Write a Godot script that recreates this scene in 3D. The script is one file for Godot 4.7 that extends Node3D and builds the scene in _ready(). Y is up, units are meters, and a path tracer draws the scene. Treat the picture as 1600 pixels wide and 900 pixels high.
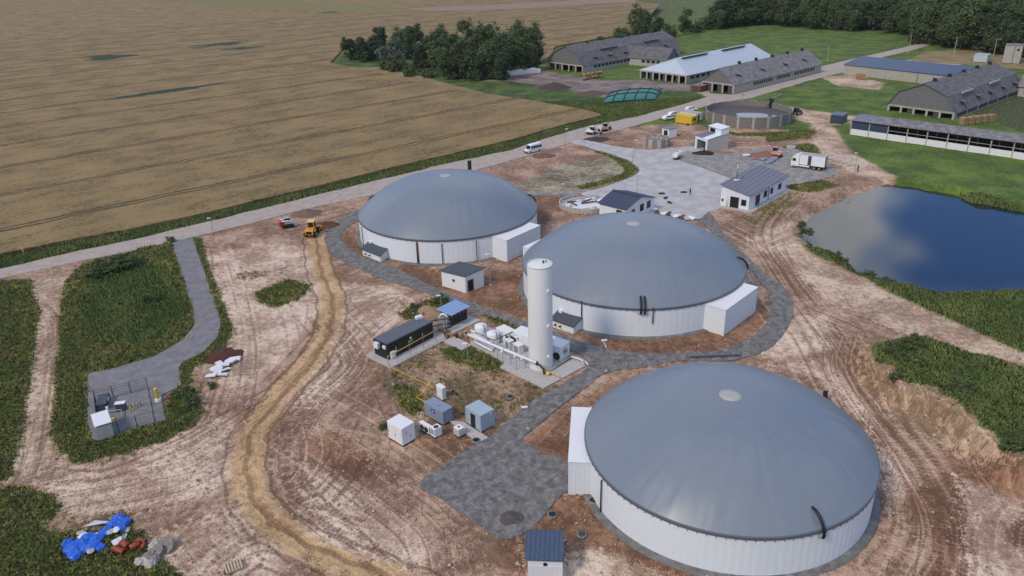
extends Node3D

var M := {}
var rng := RandomNumberGenerator.new()
var used := {}

# ------------------------------------------------------------------ helpers
func pts(a: Array) -> PackedVector2Array:
	var o := PackedVector2Array()
	for i in range(0, a.size(), 2):
		o.append(Vector2(a[i], a[i + 1]))
	return o

func numbered(n: String) -> String:
	if not used.has(n):
		used[n] = 0
		return n
	used[n] += 1
	return "%s_%03d" % [n, used[n]]

func tag(o: Node, label: String, category: String, group := "") -> void:
	o.set_meta("label", label)
	o.set_meta("category", category)
	if group != "":
		o.set_meta("group", group)

func thing(called: String, label: String, category: String, at := Vector3.ZERO, turn := 0.0, group := "") -> Node3D:
	var o := Node3D.new()
	o.name = numbered(called)
	add_child(o)
	o.position = at
	o.rotation.y = turn
	tag(o, label, category, group)
	return o

func dup(root: Node3D, at: Vector3, turn: float, label: String) -> Node3D:
	var r: Node3D = root.duplicate()
	var base := String(root.name)
	r.name = numbered(base)
	add_child(r)
	r.position = at
	r.rotation.y = turn
	r.set_meta("label", label)
	return r

func structure(o: Node) -> void:
	o.set_meta("kind", "structure")

func stuff(o: Node, label: String, category: String) -> void:
	o.set_meta("kind", "stuff")
	o.set_meta("label", label)
	o.set_meta("category", category)

func put(parent: Node, called: String, mesh: Mesh, m: Material, pos := Vector3.ZERO, rot := Vector3.ZERO) -> MeshInstance3D:
	var o := MeshInstance3D.new()
	o.name = called if parent != self else numbered(called)
	o.mesh = mesh
	o.material_override = m
	parent.add_child(o, true)
	o.position = pos
	o.rotation = rot
	return o

var boxes := {}
func bx(parent: Node, called: String, m: Material, pos: Vector3, size: Vector3, rot := Vector3.ZERO) -> MeshInstance3D:
	var key := "%.3f,%.3f,%.3f" % [size.x, size.y, size.z]
	if not boxes.has(key):
		var b := BoxMesh.new()
		b.size = size
		boxes[key] = b
	return put(parent, called, boxes[key], m, pos, rot)

# a box standing with its underside at pos.y
func bs(parent: Node, called: String, m: Material, pos: Vector3, size: Vector3, yaw := 0.0) -> MeshInstance3D:
	return bx(parent, called, m, pos + Vector3(0, size.y / 2, 0), size, Vector3(0, yaw, 0))

func cy(parent: Node, called: String, m: Material, pos: Vector3, r: float, h: float, rot := Vector3.ZERO, top := -1.0, seg := 20) -> MeshInstance3D:
	var c := CylinderMesh.new()
	c.bottom_radius = r
	c.top_radius = r if top < 0 else top
	c.height = h
	c.radial_segments = seg
	c.rings = 1
	return put(parent, called, c, m, pos, rot)

func begin() -> SurfaceTool:
	var st := SurfaceTool.new()
	st.begin(Mesh.PRIMITIVE_TRIANGLES)
	st.set_smooth_group(-1)
	return st

func tri(st: SurfaceTool, a: Vector3, b: Vector3, c: Vector3) -> void:
	st.add_vertex(a)
	st.add_vertex(b)
	st.add_vertex(c)

func quad(st: SurfaceTool, a: Vector3, b: Vector3, c: Vector3, d: Vector3) -> void:
	tri(st, a, b, c)
	tri(st, a, c, d)

func sbox(st: SurfaceTool, c: Vector3, s: Vector3, b := Basis.IDENTITY) -> void:
	var h := s / 2
	var v := []
	for k in 8:
		v.append(c + b * Vector3(h.x if k & 1 else -h.x, h.y if k & 2 else -h.y, h.z if k & 4 else -h.z))
	quad(st, v[0], v[2], v[3], v[1])
	quad(st, v[4], v[5], v[7], v[6])
	quad(st, v[0], v[1], v[5], v[4])
	quad(st, v[2], v[6], v[7], v[3])
	quad(st, v[0], v[4], v[6], v[2])
	quad(st, v[1], v[3], v[7], v[5])

func done(st: SurfaceTool) -> ArrayMesh:
	st.generate_normals()
	return st.commit()

# closed prism over an outline (x, z) between two heights
func slab(outline: PackedVector2Array, y0: float, y1: float) -> ArrayMesh:
	var st := begin()
	var idx := Geometry2D.triangulate_polygon(outline)
	for i in range(0, idx.size(), 3):
		var p: Array[Vector2] = [outline[idx[i]], outline[idx[i + 1]], outline[idx[i + 2]]]
		if (p[1] - p[0]).cross(p[2] - p[0]) < 0:
			var t := p[1]
			p[1] = p[2]
			p[2] = t
		tri(st, Vector3(p[0].x, y1, p[0].y), Vector3(p[1].x, y1, p[1].y), Vector3(p[2].x, y1, p[2].y))
	for i in outline.size():
		var a := outline[i]
		var b := outline[(i + 1) % outline.size()]
		quad(st, Vector3(a.x, y0, a.y), Vector3(b.x, y0, b.y), Vector3(b.x, y1, b.y), Vector3(a.x, y1, a.y))
	return done(st)

# an outline with its long sides cut up and pushed in and out a little
func rough(outline: PackedVector2Array, step: float, amount: float, seed_ := 7) -> PackedVector2Array:
	var r := RandomNumberGenerator.new()
	r.seed = seed_
	var o := PackedVector2Array()
	for i in outline.size():
		var a := outline[i]
		var b := outline[(i + 1) % outline.size()]
		var n := maxi(1, int(a.distance_to(b) / step))
		var side := (b - a).normalized().orthogonal()
		for k in n:
			o.append(a.lerp(b, float(k) / n) + side * r.randf_range(-amount, amount) * (1.0 if k > 0 else 0.3))
	return o

# Catmull-Rom through points; closed or open
func smooth(p: PackedVector2Array, per := 5, closed := false) -> PackedVector2Array:
	var o := PackedVector2Array()
	var n := p.size()
	for i in (n if closed else n - 1):
		var a := p[(i - 1 + n) % n] if closed else p[maxi(i - 1, 0)]
		var b := p[i]
		var c := p[(i + 1) % n]
		var d := p[(i + 2) % n] if closed else p[mini(i + 2, n - 1)]
		for k in per:
			o.append(b.cubic_interpolate(c, a, d, float(k) / per))
	if not closed:
		o.append(p[n - 1])
	return o

# a band of given width along a line of points
func ribbon(p: PackedVector2Array, width: float, jitter := 0.0) -> PackedVector2Array:
	var l := PackedVector2Array()
	var r := PackedVector2Array()
	for i in p.size():
		var t := (p[mini(i + 1, p.size() - 1)] - p[maxi(i - 1, 0)]).normalized().orthogonal()
		l.append(p[i] + t * (width / 2 + rng.randf_range(-jitter, jitter)))
		r.append(p[i] - t * (width / 2 + rng.randf_range(-jitter, jitter)))
	r.reverse()
	l.append_array(r)
	return l

# round tube through points
func tube(parent: Node, called: String, m: Material, path: Array, r: float, seg := 8) -> MeshInstance3D:
	return put(parent, called, tube_mesh(path, r, seg), m)

func tube_mesh(path: Array, r: float, seg := 8) -> ArrayMesh:
	var st := SurfaceTool.new()
	st.begin(Mesh.PRIMITIVE_TRIANGLES)
	stube(st, path, r, seg)
	return done(st)

func stube(st: SurfaceTool, path: Array, r: float, seg := 8, r_end := -1.0) -> void:
	if r_end < 0:
		r_end = r
	var rings := []
	var n := path.size()
	for i in n:
		var t: Vector3 = (path[mini(i + 1, n - 1)] - path[maxi(i - 1, 0)]).normalized()
		var u := t.cross(Vector3.UP if absf(t.y) < 0.9 else Vector3.RIGHT).normalized()
		var w := t.cross(u)
		var ring := []
		var rr := lerpf(r, r_end, float(i) / maxi(n - 1, 1))
		for k in seg:
			var a := TAU * k / seg
			ring.append(path[i] + (u * cos(a) + w * sin(a)) * rr)
		rings.append(ring)
	for i in n - 1:
		for k in seg:
			var k2 := (k + 1) % seg
			quad(st, rings[i][k], rings[i][k2], rings[i + 1][k2], rings[i + 1][k])
	for k in range(1, seg - 1):
		tri(st, rings[0][0], rings[0][k + 1], rings[0][k])
		tri(st, rings[n - 1][0], rings[n - 1][k], rings[n - 1][k + 1])

# surface of revolution: profile of (radius, height)
func lathe(profile: PackedVector2Array, seg: int, wave := 0.0, waves := 0, smoothed := true) -> ArrayMesh:
	var st := SurfaceTool.new()
	st.begin(Mesh.PRIMITIVE_TRIANGLES)
	st.set_smooth_group(0 if smoothed else -1)
	var n := profile.size()
	for i in n - 1:
		for k in seg:
			var q := []
			for e in [[i, k], [i, k + 1], [i + 1, k + 1], [i + 1, k]]:
				var a: float = TAU * (e[1] % seg) / seg
				var r: float = profile[e[0]].x + wave * (1.0 if (e[1] % 4) < 2 else -1.0) * (1.0 if waves > 0 else 0.0)
				q.append(Vector3(cos(a) * r, profile[e[0]].y, sin(a) * r))
			quad(st, q[0], q[1], q[2], q[3])
	st.index()
	st.generate_normals()
	return st.commit()

func lin(r: float, g: float, b: float) -> Color:
	return Color(r, g, b).linear_to_srgb()

func rgb(r: int, g: int, b: int) -> Color:
	return Color(r / 255.0, g / 255.0, b / 255.0)

func mat(c: Color, rough_ := 0.8, metal := 0.0) -> StandardMaterial3D:
	var m := StandardMaterial3D.new()
	m.albedo_color = c
	m.roughness = rough_
	m.metallic = metal
	return m

# mottled material: noise between two colours, world-triplanar, with relief
func noisy(c1: Color, c2: Color, size_m: float, rough_ := 0.85, relief := 0.0, seed_ := 1, oct := 4, mid := 0.5) -> StandardMaterial3D:
	var f := FastNoiseLite.new()
	f.seed = seed_
	f.noise_type = FastNoiseLite.TYPE_SIMPLEX
	f.fractal_octaves = oct
	f.fractal_gain = 0.62 if oct < 7 else 0.82
	f.frequency = 0.018
	var gr := Gradient.new()
	gr.offsets = PackedFloat32Array([0.2, mid, 0.8])
	gr.colors = PackedColorArray([c1, c1.lerp(c2, 0.5), c2])
	var t := NoiseTexture2D.new()
	var big := 1024 if oct >= 7 else (512 if oct >= 5 else 256)
	f.frequency = 0.012 if oct >= 7 else 0.018 * 512 / big
	t.width = big
	t.height = big
	t.seamless = true
	t.noise = f
	t.color_ramp = gr
	var m := StandardMaterial3D.new()
	m.albedo_texture = t
	m.roughness = rough_
	m.uv1_triplanar = true
	m.uv1_world_triplanar = true
	m.uv1_scale = Vector3.ONE / size_m
	if relief > 0:
		var h := NoiseTexture2D.new()
		h.width = big
		h.height = big
		h.seamless = true
		h.noise = f
		m.heightmap_enabled = true
		m.heightmap_texture = h
		m.heightmap_scale = relief
	return m

# ------------------------------------------------------------------ start
func _ready() -> void:
	rng.seed = 41
	var cam := Camera3D.new()
	cam.name = "camera"
	cam.position = Vector3(0, 57.84, 0)
	cam.rotation = Vector3(-0.427, 0, -0.028)
	cam.fov = 41.07
	cam.near = 0.5
	cam.far = 5000
	add_child(cam)
	cam.current = true
	var env := Environment.new()
	env.background_mode = Environment.BG_SKY
	env.tonemap_mode = Environment.TONE_MAPPER_LINEAR
	env.tonemap_exposure = 1.38
	env.sdfgi_enabled = true
	env.ssao_enabled = true
	env.ssil_enabled = true
	var sky := Sky.new()
	sky.sky_material = make_sky()
	env.sky = sky
	env.sky_rotation = Vector3(0, 0.02, 0)
	env.background_energy_multiplier = 0.88
	env.fog_enabled = true
	env.fog_density = 0.00004
	env.fog_light_color = rgb(176, 184, 196)
	var we := WorldEnvironment.new()
	we.name = "world_environment"
	we.environment = env
	add_child(we)
	var sun := DirectionalLight3D.new()
	sun.name = "sun"
	sun.light_energy = 0.5
	sun.light_angular_distance = 12.0
	sun.light_color = Color(1.0, 0.93, 0.84)
	sun.shadow_enabled = true
	sun.rotation_degrees = Vector3(-44, -50, 0)
	add_child(sun)
	make_materials()
	make_ground()
	make_field()
	make_roads()
	make_water()
	make_tanks()
	make_plant()
	make_sheds()
	make_vehicles()
	make_farm()
	make_litter()
	make_trees()
	make_grass()
	clear_frames()

func make_sky() -> PanoramaSkyMaterial:
	var w := 1024
	var h := 512
	var f := FastNoiseLite.new()
	f.seed = 7
	f.noise_type = FastNoiseLite.TYPE_SIMPLEX_SMOOTH
	f.fractal_octaves = 5
	f.fractal_gain = 0.6
	f.frequency = 0.75
	var data := PackedByteArray()
	data.resize(w * h * 3)
	for j in h:
		var el := (0.5 - (j + 0.5) / h) * PI
		var y := sin(el)
		var c := cos(el)
		var up := maxf(y, 0.0)
		var blue := Color(0.6, 0.72, 0.88).lerp(Color(0.17, 0.36, 0.7), pow(up, 0.5))
		for i in w:
			var az := (i + 0.5) / w * TAU
			var s := 1.0 / (up + 0.22)
			var v := f.get_noise_3d(sin(az) * c * s, 3.0, cos(az) * c * s)
			var d := smoothstep(-0.02, 0.2, v)
			var thick := smoothstep(0.1, 0.55, v)
			var col := blue.lerp(Color(0.98, 0.97, 0.96).lerp(Color(0.76, 0.77, 0.79), thick), d * 0.94)
			if y < 0:
				col = col.lerp(Color(0.62, 0.66, 0.68), minf(-y * 6, 1))
			var o := (j * w + i) * 3
			data[o] = int(clampf(col.r, 0, 1) * 255)
			data[o + 1] = int(clampf(col.g, 0, 1) * 255)
			data[o + 2] = int(clampf(col.b, 0, 1) * 255)
	var m := PanoramaSkyMaterial.new()
	m.panorama = ImageTexture.create_from_image(Image.create_from_data(w, h, false, Image.FORMAT_RGB8, data))
	return m

func make_materials() -> void:
	M.white = noisy(lin(0.69, 0.745, 0.78), lin(0.72, 0.775, 0.81), 9.0, 0.5, 0.0, 3)
	M.white2 = noisy(lin(0.7, 0.72, 0.73), lin(0.77, 0.79, 0.8), 3.0, 0.5, 0.0, 4)
	M.cream = noisy(lin(0.68, 0.7, 0.67), lin(0.72, 0.74, 0.71), 7.0, 0.45, 0.0, 5)
	M.membrane = noisy(lin(0.172, 0.208, 0.25), lin(0.186, 0.222, 0.264), 16.0, 0.36, 0.0, 6)
	M.rim = mat(lin(0.11, 0.125, 0.14), 0.5)
	M.cap = noisy(lin(0.34, 0.35, 0.33), lin(0.42, 0.42, 0.38), 2.0, 0.6, 0.0, 8)
	M.dark = mat(lin(0.02, 0.021, 0.023), 0.55)
	M.black = mat(lin(0.008, 0.0085, 0.009), 0.5)
	M.steel = mat(lin(0.32, 0.33, 0.34), 0.4, 0.6)
	M.galv = mat(lin(0.3, 0.31, 0.32), 0.55, 0.3)
	M.rust = noisy(lin(0.1, 0.04, 0.02), lin(0.22, 0.1, 0.05), 1.0, 0.85, 0.0, 9)
	M.roofblue = noisy(lin(0.055, 0.085, 0.14), lin(0.075, 0.105, 0.165), 6.0, 0.4, 0.0, 10)
	M.roofdark = noisy(lin(0.045, 0.055, 0.068), lin(0.07, 0.08, 0.095), 3.0, 0.5, 0.0, 11)
	M.roofgrey = noisy(lin(0.15, 0.155, 0.19), lin(0.19, 0.195, 0.235), 5.0, 0.5, 0.0, 12)
	M.roofnavy = noisy(lin(0.035, 0.05, 0.085), lin(0.05, 0.068, 0.11), 3.0, 0.42, 0.0, 13)
	M.glass = mat(lin(0.012, 0.016, 0.02), 0.08)
	M.concrete = noisy(lin(0.36, 0.35, 0.33), lin(0.5, 0.49, 0.47), 5.0, 0.9, 1.0, 14)
	M.concrete2 = noisy(lin(0.13, 0.12, 0.105), lin(0.3, 0.28, 0.25), 4.0, 0.92, 1.5, 15, 5)
	M.yellow = mat(lin(0.62, 0.42, 0.03), 0.5)
	M.orange = noisy(lin(0.55, 0.25, 0.02), lin(0.62, 0.3, 0.03), 1.5, 0.45, 0.0, 16)
	M.tyre = mat(lin(0.015, 0.015, 0.016), 0.9)
	M.skin = mat(lin(0.4, 0.24, 0.17), 0.6)
	M.gravel = noisy(lin(0.085, 0.083, 0.08), lin(0.25, 0.245, 0.235), 24.0, 0.95, 2.0, 17, 7)
	M.gravel2 = noisy(lin(0.17, 0.165, 0.155), lin(0.36, 0.345, 0.32), 40.0, 0.95, 2.0, 18, 7)
	M.asphalt = noisy(lin(0.15, 0.15, 0.156), lin(0.235, 0.232, 0.235), 38.0, 0.9, 1.0, 19, 7)
	M.road = noisy(lin(0.33, 0.275, 0.235), lin(0.44, 0.38, 0.335), 45.0, 0.95, 2.0, 20, 7)
	M.yard = noisy(lin(0.37, 0.36, 0.345), lin(0.47, 0.475, 0.48), 50.0, 0.85, 0.5, 21, 6)

# ------------------------------------------------------------------ ground
const ZX := -130.0
const ZZ := -40.0
const ZW := 920
const ZH := 1180
var zone := PackedByteArray()

func paint(c: int, p: PackedVector2Array) -> void:
	var lo := 1e9
	var hi := -1e9
	for v in p:
		lo = minf(lo, -v.y)
		hi = maxf(hi, -v.y)
	var j0 := clampi(int((lo + ZZ) * 2), 0, ZH - 1)
	var j1 := clampi(int((hi + ZZ) * 2) + 1, 0, ZH - 1)
	for j in range(j0, j1 + 1):
		var z := ZZ - (j + 0.5) / 2.0
		var xs := []
		for i in p.size():
			var a := p[i]
			var b := p[(i + 1) % p.size()]
			if (a.y > z) != (b.y > z):
				xs.append(a.x + (z - a.y) / (b.y - a.y) * (b.x - a.x))
		xs.sort()
		for k in range(0, xs.size() - 1, 2):
			for i in range(clampi(int((xs[k] - ZX) * 2), 0, ZW - 1), clampi(int((xs[k + 1] - ZX) * 2), 0, ZW - 1) + 1):
				zone[j * ZW + i] = c

func zone_at(x: float, z: float) -> int:
	return zone[clampi(int((ZZ - z) * 2), 0, ZH - 1) * ZW + clampi(int((x - ZX) * 2), 0, ZW - 1)]

var pond := PackedVector2Array()
var mound := PackedVector2Array()
var relief_noise := FastNoiseLite.new()

func outside(p: PackedVector2Array, v: Vector2) -> float:
	var d := 1e9
	for i in p.size():
		d = minf(d, v.distance_squared_to(Geometry2D.get_closest_point_to_segment(v, p[i], p[(i + 1) % p.size()])))
	d = sqrt(d)
	return -d if Geometry2D.is_point_in_polygon(v, p) else d

func ground_h(x: float, z: float) -> float:
	var h := -0.03 - 0.09 * (relief_noise.get_noise_2d(x, z) + 0.5)
	if x > 55 and z < -120 and z > -195:
		var d := outside(pond, Vector2(x, z))
		if d < 6:
			h = lerpf(-1.5 - minf(-d * 0.4, 1.5) if d < 0 else -1.5 * (1 - smoothstep(0.0, 3.4, d)) + 0.35 * relief_noise.get_noise_2d(x * 3, z * 3), h, smoothstep(3.0, 6.0, d))
	if x > 38 and z < -62 and z > -118:
		var d := outside(mound, Vector2(x, z))
		if d < 6:
			var lump := relief_noise.get_noise_2d(x * 6, z * 6) * 1.1 + relief_noise.get_noise_2d(x * 17, z * 17) * 0.55
			h += (2.7 + lump * 0.5) * (1 - smoothstep(0.2, 3.6, d + lump * 1.5))
	return h

const TONES := [
	# two colours of each kind of ground, sRGB bytes: from, to
	[116, 90, 70, 182, 154, 132],   # 0 brown soil
	[148, 122, 102, 216, 195, 174], # 1 pale sand
	[96, 69, 50, 154, 118, 92],     # 2 red-brown fill
	[158, 127, 88, 198, 167, 123],  # 3 tan haul road
	[52, 62, 24, 112, 112, 50],       # 4 weedy grass
	[92, 84, 62, 172, 164, 142],    # 5 dry pale grass
	[40, 60, 22, 90, 108, 42],       # 6 dark lush grass
	[96, 84, 80, 148, 134, 128],    # 7 farm dirt
	[86, 74, 48, 168, 138, 114],    # 8 weeds thinly over soil
	[118, 104, 74, 150, 132, 92],   # 9 stubble
	[140, 115, 94, 208, 186, 162],  # 10 dusty pale track
	[128, 104, 80, 190, 166, 138],  # 11 sandy bank
	[58, 80, 24, 102, 122, 42],      # 12 meadow
	[32, 24, 20, 66, 52, 44],       # 13 dark peat
]

func shapes() -> void:
	relief_noise.seed = 5
	relief_noise.frequency = 0.05
	relief_noise.fractal_octaves = 3
	pond = pts([65.51, -160.68, 67.55, -163.94, 77.43, -173.17, 85.80, -180.42, 95.56, -187.02, 97.64, -186.26, 102.78, -181.99, 108.14, -175.81, 108.26, -171.87, 111.71, -168.71, 115.81, -163.34, 121.55, -154.80, 124.40, -137.01, 105.36, -117.98, 95.30, -116.11, 88.45, -119.08, 80.78, -117.29, 78.64, -118.95, 74.06, -123.48, 72.47, -126.07, 69.91, -126.81, 66.07, -131.45, 65.60, -136.13, 65.50, -142.08, 61.51, -145.16, 62.02, -150.22])
	mound = pts([52.94, -97.60, 59.31, -99.58, 63.69, -95.46, 69.12, -89.46, 73.22, -82.85, 68.51, -69.84, 62.79, -67.82, 57.66, -70.91, 56.43, -73.77, 56.39, -77.69, 55.87, -82.54, 54.86, -85.03, 52.51, -86.73, 52.71, -90.02, 51.42, -93.59])

func make_ground() -> void:
	shapes()
	zone.resize(ZW * ZH)
	zone.fill(12)
	# the building site
	paint(0, pts([-107.38, -138.60, -69.41, -157.75, -50.65, -178.53, -38.13, -187.12, -16.78, -207.39, 13.16, -235.48, 28.98, -252.94, 44.11, -254.85, 61.96, -258.44, 64.58, -251.31, 90.99, -242.49, 98.81, -257.65, 105.04, -247.15, 96.84, -212.27, 98.15, -187.93, 94.14, -182.74, 83.95, -177.36, 74.29, -168.43, 64.43, -158.22, 59.20, -142.24, 62.58, -135.31, 67.40, -122.01, 72.02, -109.79, 76.28, -99.99, 79.97, -91.51, 52.02, -51.22, -59.48, -55.12]))
	paint(1, pts([-62.25, -147.21, -54.33, -153.88, -42.76, -151.12, -34.82, -132.38, -33.07, -121.25, -34.72, -111.77, -35.68, -103.41, -37.46, -96.05, -42.66, -96.33, -45.55, -108.06, -50.78, -122.38]))
	paint(1, pts([-33.60, -132.29, -23.69, -130.15, -17.01, -122.81, -21.00, -110.95, -22.77, -102.68, -24.35, -95.36, -26.64, -88.86, -29.67, -90.60, -28.71, -103.02, -29.74, -118.52]))
	paint(1, pts([-56.57, -73.43, -54.24, -77.80, -48.55, -79.21, -41.19, -88.04, -37.99, -89.43, -34.95, -77.95, -34.90, -71.93, -41.83, -68.93, -50.40, -68.75]))
	paint(1, pts([-25.47, -76.27, -18.79, -73.55, -15.26, -69.98, -10.19, -62.66, -9.20, -59.02, -12.56, -60.02, -19.71, -63.03, -24.54, -66.15]))
	paint(1, pts([41.66, -111.67, 51.73, -113.39, 48.19, -101.61, 39.04, -98.82, 37.00, -99.90]))
	paint(1, pts([50.61, -71.68, 54.63, -64.95, 50.87, -51.26, 43.31, -54.59, 47.13, -63.26]))
	paint(1, pts([2.42, -58.58, 9.94, -61.88, 14.09, -59.01, 16.73, -56.37, 11.48, -54.95, 4.11, -55.21]))
	paint(1, pts([36.25, -97.47, 46.14, -98.80, 46.01, -85.22, 44.44, -69.66, 40.37, -65.54, 45.36, -78.16, 44.09, -93.45]))
	paint(1, pts([-40.79, -64.82, -31.19, -69.56, -24.46, -60.47, -25.63, -55.48, -32.21, -56.52]))
	paint(10, pts([48.06, -148.88, 65.74, -161.09, 98.12, -191.42, 95.96, -182.56, 74.29, -168.43, 63.06, -157.51, 58.65, -148.79, 58.74, -138.20, 66.20, -119.44, 75.47, -98.68, 78.84, -89.88, 75.62, -85.25, 71.12, -91.65, 66.48, -99.58, 59.48, -109.43, 54.64, -118.13, 53.08, -129.22]))
	paint(10, pts([-93.01, -136.38, -84.06, -139.48, -83.08, -129.88, -75.24, -114.20, -67.43, -97.64, -60.66, -84.55, -54.63, -78.59, -51.88, -76.21, -60.34, -69.69, -62.07, -72.52, -61.27, -75.65, -63.24, -80.28, -67.42, -89.34, -73.43, -101.64, -83.43, -121.91]))
	paint(3, pts([-45.34, -161.05, -40.84, -145.61, -36.04, -132.46, -33.63, -123.89, -32.25, -113.90, -32.40, -106.25, -34.17, -97.66, -35.50, -89.31, -35.84, -83.37, -34.78, -76.68, -32.78, -71.84, -29.81, -67.39, -25.18, -63.25, -20.48, -60.32, -17.51, -58.47, -13.17, -55.04, -5.76, -54.78, -11.15, -59.09, -16.66, -61.07, -21.97, -64.08, -26.50, -68.30, -29.41, -72.27, -31.51, -77.80, -32.45, -84.63, -31.89, -92.35, -29.28, -101.11, -28.98, -109.23, -29.19, -118.49, -31.58, -129.25, -35.49, -138.57, -38.66, -150.80, -41.55, -159.92]))
	# redder made ground round the tanks
	paint(2, pts([-32.51, -154.08, -36.40, -160.32, -37.05, -156.37, -33.56, -148.59, -24.98, -139.42, -12.75, -126.58, -3.40, -119.35, 5.11, -112.77, 7.76, -121.19, 3.79, -135.76, 9.40, -169.49, 20.42, -168.53, 13.41, -183.93, 6.22, -183.54, 3.79, -135.76, -12.06, -133.79]))
	paint(2, pts([9.64, -110.22, 20.15, -108.05, 30.50, -108.74, 34.41, -108.06, 42.08, -116.43, 42.17, -111.64, 36.56, -104.94, 30.84, -102.01, 19.14, -101.89, 12.58, -104.07]))
	paint(2, pts([5.47, -85.73, 18.46, -97.72, 13.89, -91.63, 9.85, -87.03, 6.78, -76.06, 1.07, -80.24]))
	paint(2, pts([-1.40, -69.40, 5.23, -70.78, 8.78, -69.52, 10.46, -63.27, 14.81, -59.42, 19.32, -56.69, 15.57, -56.82, 7.94, -61.95, 5.20, -61.14, -0.80, -57.85, -1.76, -62.33]))
	paint(2, pts([-27.52, -81.58, -23.96, -84.22, -17.84, -77.18, -17.74, -74.10, -20.32, -73.62, -24.18, -77.46]))
	paint(2, pts([51.30, -78.14, 53.94, -76.45, 58.22, -70.76, 61.37, -65.70, 56.01, -67.19, 53.16, -68.39, 50.50, -72.87]))
	paint(2, pts([51.73, -63.57, 56.37, -63.38, 53.14, -58.40, 50.75, -60.28]))
	paint(2, pts([-13.54, -80.92, -9.99, -88.03, -3.80, -81.84, -9.18, -76.78]))
	paint(2, pts([43.91, -68.57, 51.23, -72.84, 45.13, -59.59, 40.50, -53.90, 38.11, -53.99, 43.36, -60.57]))
	paint(8, pts([-19.70, -95.11, -15.89, -102.30, -10.41, -108.13, 3.26, -93.89, 6.87, -93.36, -2.98, -81.80, -9.12, -87.98, -13.31, -86.66, -16.39, -90.73]))
	paint(4, pts([-11.21, -105.03, -8.26, -105.90, -1.27, -99.56, -3.16, -97.80, -10.02, -101.97]))
	paint(4, pts([-45.23, -124.65, -46.87, -128.30, -42.40, -133.79, -37.54, -131.09, -38.13, -126.07, -41.60, -121.80]))
	paint(8, pts([-53.52, -136.70, -52.34, -138.50, -47.75, -138.17, -47.63, -135.98, -51.90, -135.06]))
	paint(4, pts([-19.23, -117.86, -16.23, -120.68, -12.60, -124.38, -10.73, -121.87, -14.79, -117.09, -17.32, -115.32]))
	paint(4, pts([-4.99, -116.48, -3.37, -116.37, 2.42, -111.11, -0.19, -110.59]))
	paint(4, pts([-16.92, -94.96, -14.19, -93.44, -13.04, -88.18, -14.26, -87.47, -16.05, -91.53]))
	paint(5, pts([3.24, -192.04, 9.56, -202.79, 15.20, -208.67, 30.60, -217.38, 33.80, -208.05, 34.47, -202.14, 30.18, -195.23, 20.16, -187.62, 8.70, -185.44, 3.90, -185.89]))
	paint(4, pts([25.69, -223.06, 31.61, -217.99, 35.00, -206.60, 34.51, -200.26, 30.01, -194.06, 18.40, -186.15, 17.80, -188.40, 27.61, -194.89, 31.99, -201.77, 30.14, -213.89]))
	paint(8, pts([48.58, -166.09, 53.39, -162.57, 67.49, -178.89, 70.50, -178.61, 69.90, -172.64, 53.18, -157.09]))
	paint(4, pts([72.06, -187.64, 77.42, -193.50, 81.51, -182.86, 73.50, -178.33, 68.93, -180.85]))
	paint(4, pts([79.99, -233.43, 93.86, -244.85, 96.60, -240.02, 91.41, -231.25, 86.74, -230.16, 78.26, -227.92]))
	paint(4, pts([77.71, -220.24, 88.81, -225.12, 95.60, -218.23, 92.51, -212.75, 81.16, -214.00]))
	paint(4, pts([64.80, -252.23, 72.07, -240.37, 92.34, -240.54, 88.11, -234.14, 71.14, -237.02]))
	paint(12, pts([88.90, -254.96, 101.96, -274.27, 101.40, -255.31, 95.28, -241.96, 92.64, -241.39, 83.97, -246.08]))
	# grass left of the site
	paint(4, pts([-85.60, -137.09, -86.48, -144.87, -73.66, -156.14, -63.80, -137.42, -55.53, -120.90, -53.49, -115.90, -53.50, -110.24, -55.98, -104.95, -60.45, -101.68, -63.98, -100.37, -57.58, -87.33, -54.55, -82.85, -47.25, -87.58, -48.11, -89.94, -48.24, -96.10, -46.27, -94.78, -43.17, -89.69, -43.17, -86.33, -45.86, -82.44, -50.49, -79.96, -54.47, -78.58, -58.14, -81.65, -60.49, -84.54, -67.14, -97.63, -75.02, -114.19, -81.48, -127.01]))
	paint(6, pts([-78.95, -126.85, -81.99, -148.68, -68.29, -140.92, -56.73, -120.22, -58.60, -108.82, -68.10, -111.54]))
	paint(4, pts([-69.41, -157.75, -67.83, -158.02, -59.84, -140.31, -52.60, -125.13, -47.21, -114.81, -46.22, -109.16, -47.16, -103.07, -48.94, -101.24, -47.68, -96.60, -48.24, -96.10, -51.01, -101.36, -49.44, -105.59, -48.21, -110.80, -49.36, -116.12, -53.66, -125.20, -61.01, -140.40]))
	paint(4, pts([-106.55, -137.32, -93.67, -137.34, -90.89, -133.26, -83.54, -121.91, -73.63, -101.65, -67.60, -89.35, -63.49, -80.29, -61.51, -75.66, -65.15, -72.65]))
	paint(4, pts([-64.92, -72.30, -58.85, -74.11, -54.37, -71.86, -52.24, -69.79, -53.18, -67.51, -51.67, -66.04, -49.31, -65.94, -41.75, -66.24, -39.95, -63.82, -38.74, -61.91, -35.66, -60.18, -34.16, -58.66, -33.19, -54.20, -56.32, -55.01]))
	paint(8, pts([-53.18, -67.51, -52.01, -69.35, -47.62, -68.95, -44.77, -69.05, -41.75, -66.24, -49.31, -65.94, -51.67, -66.04]))
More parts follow.
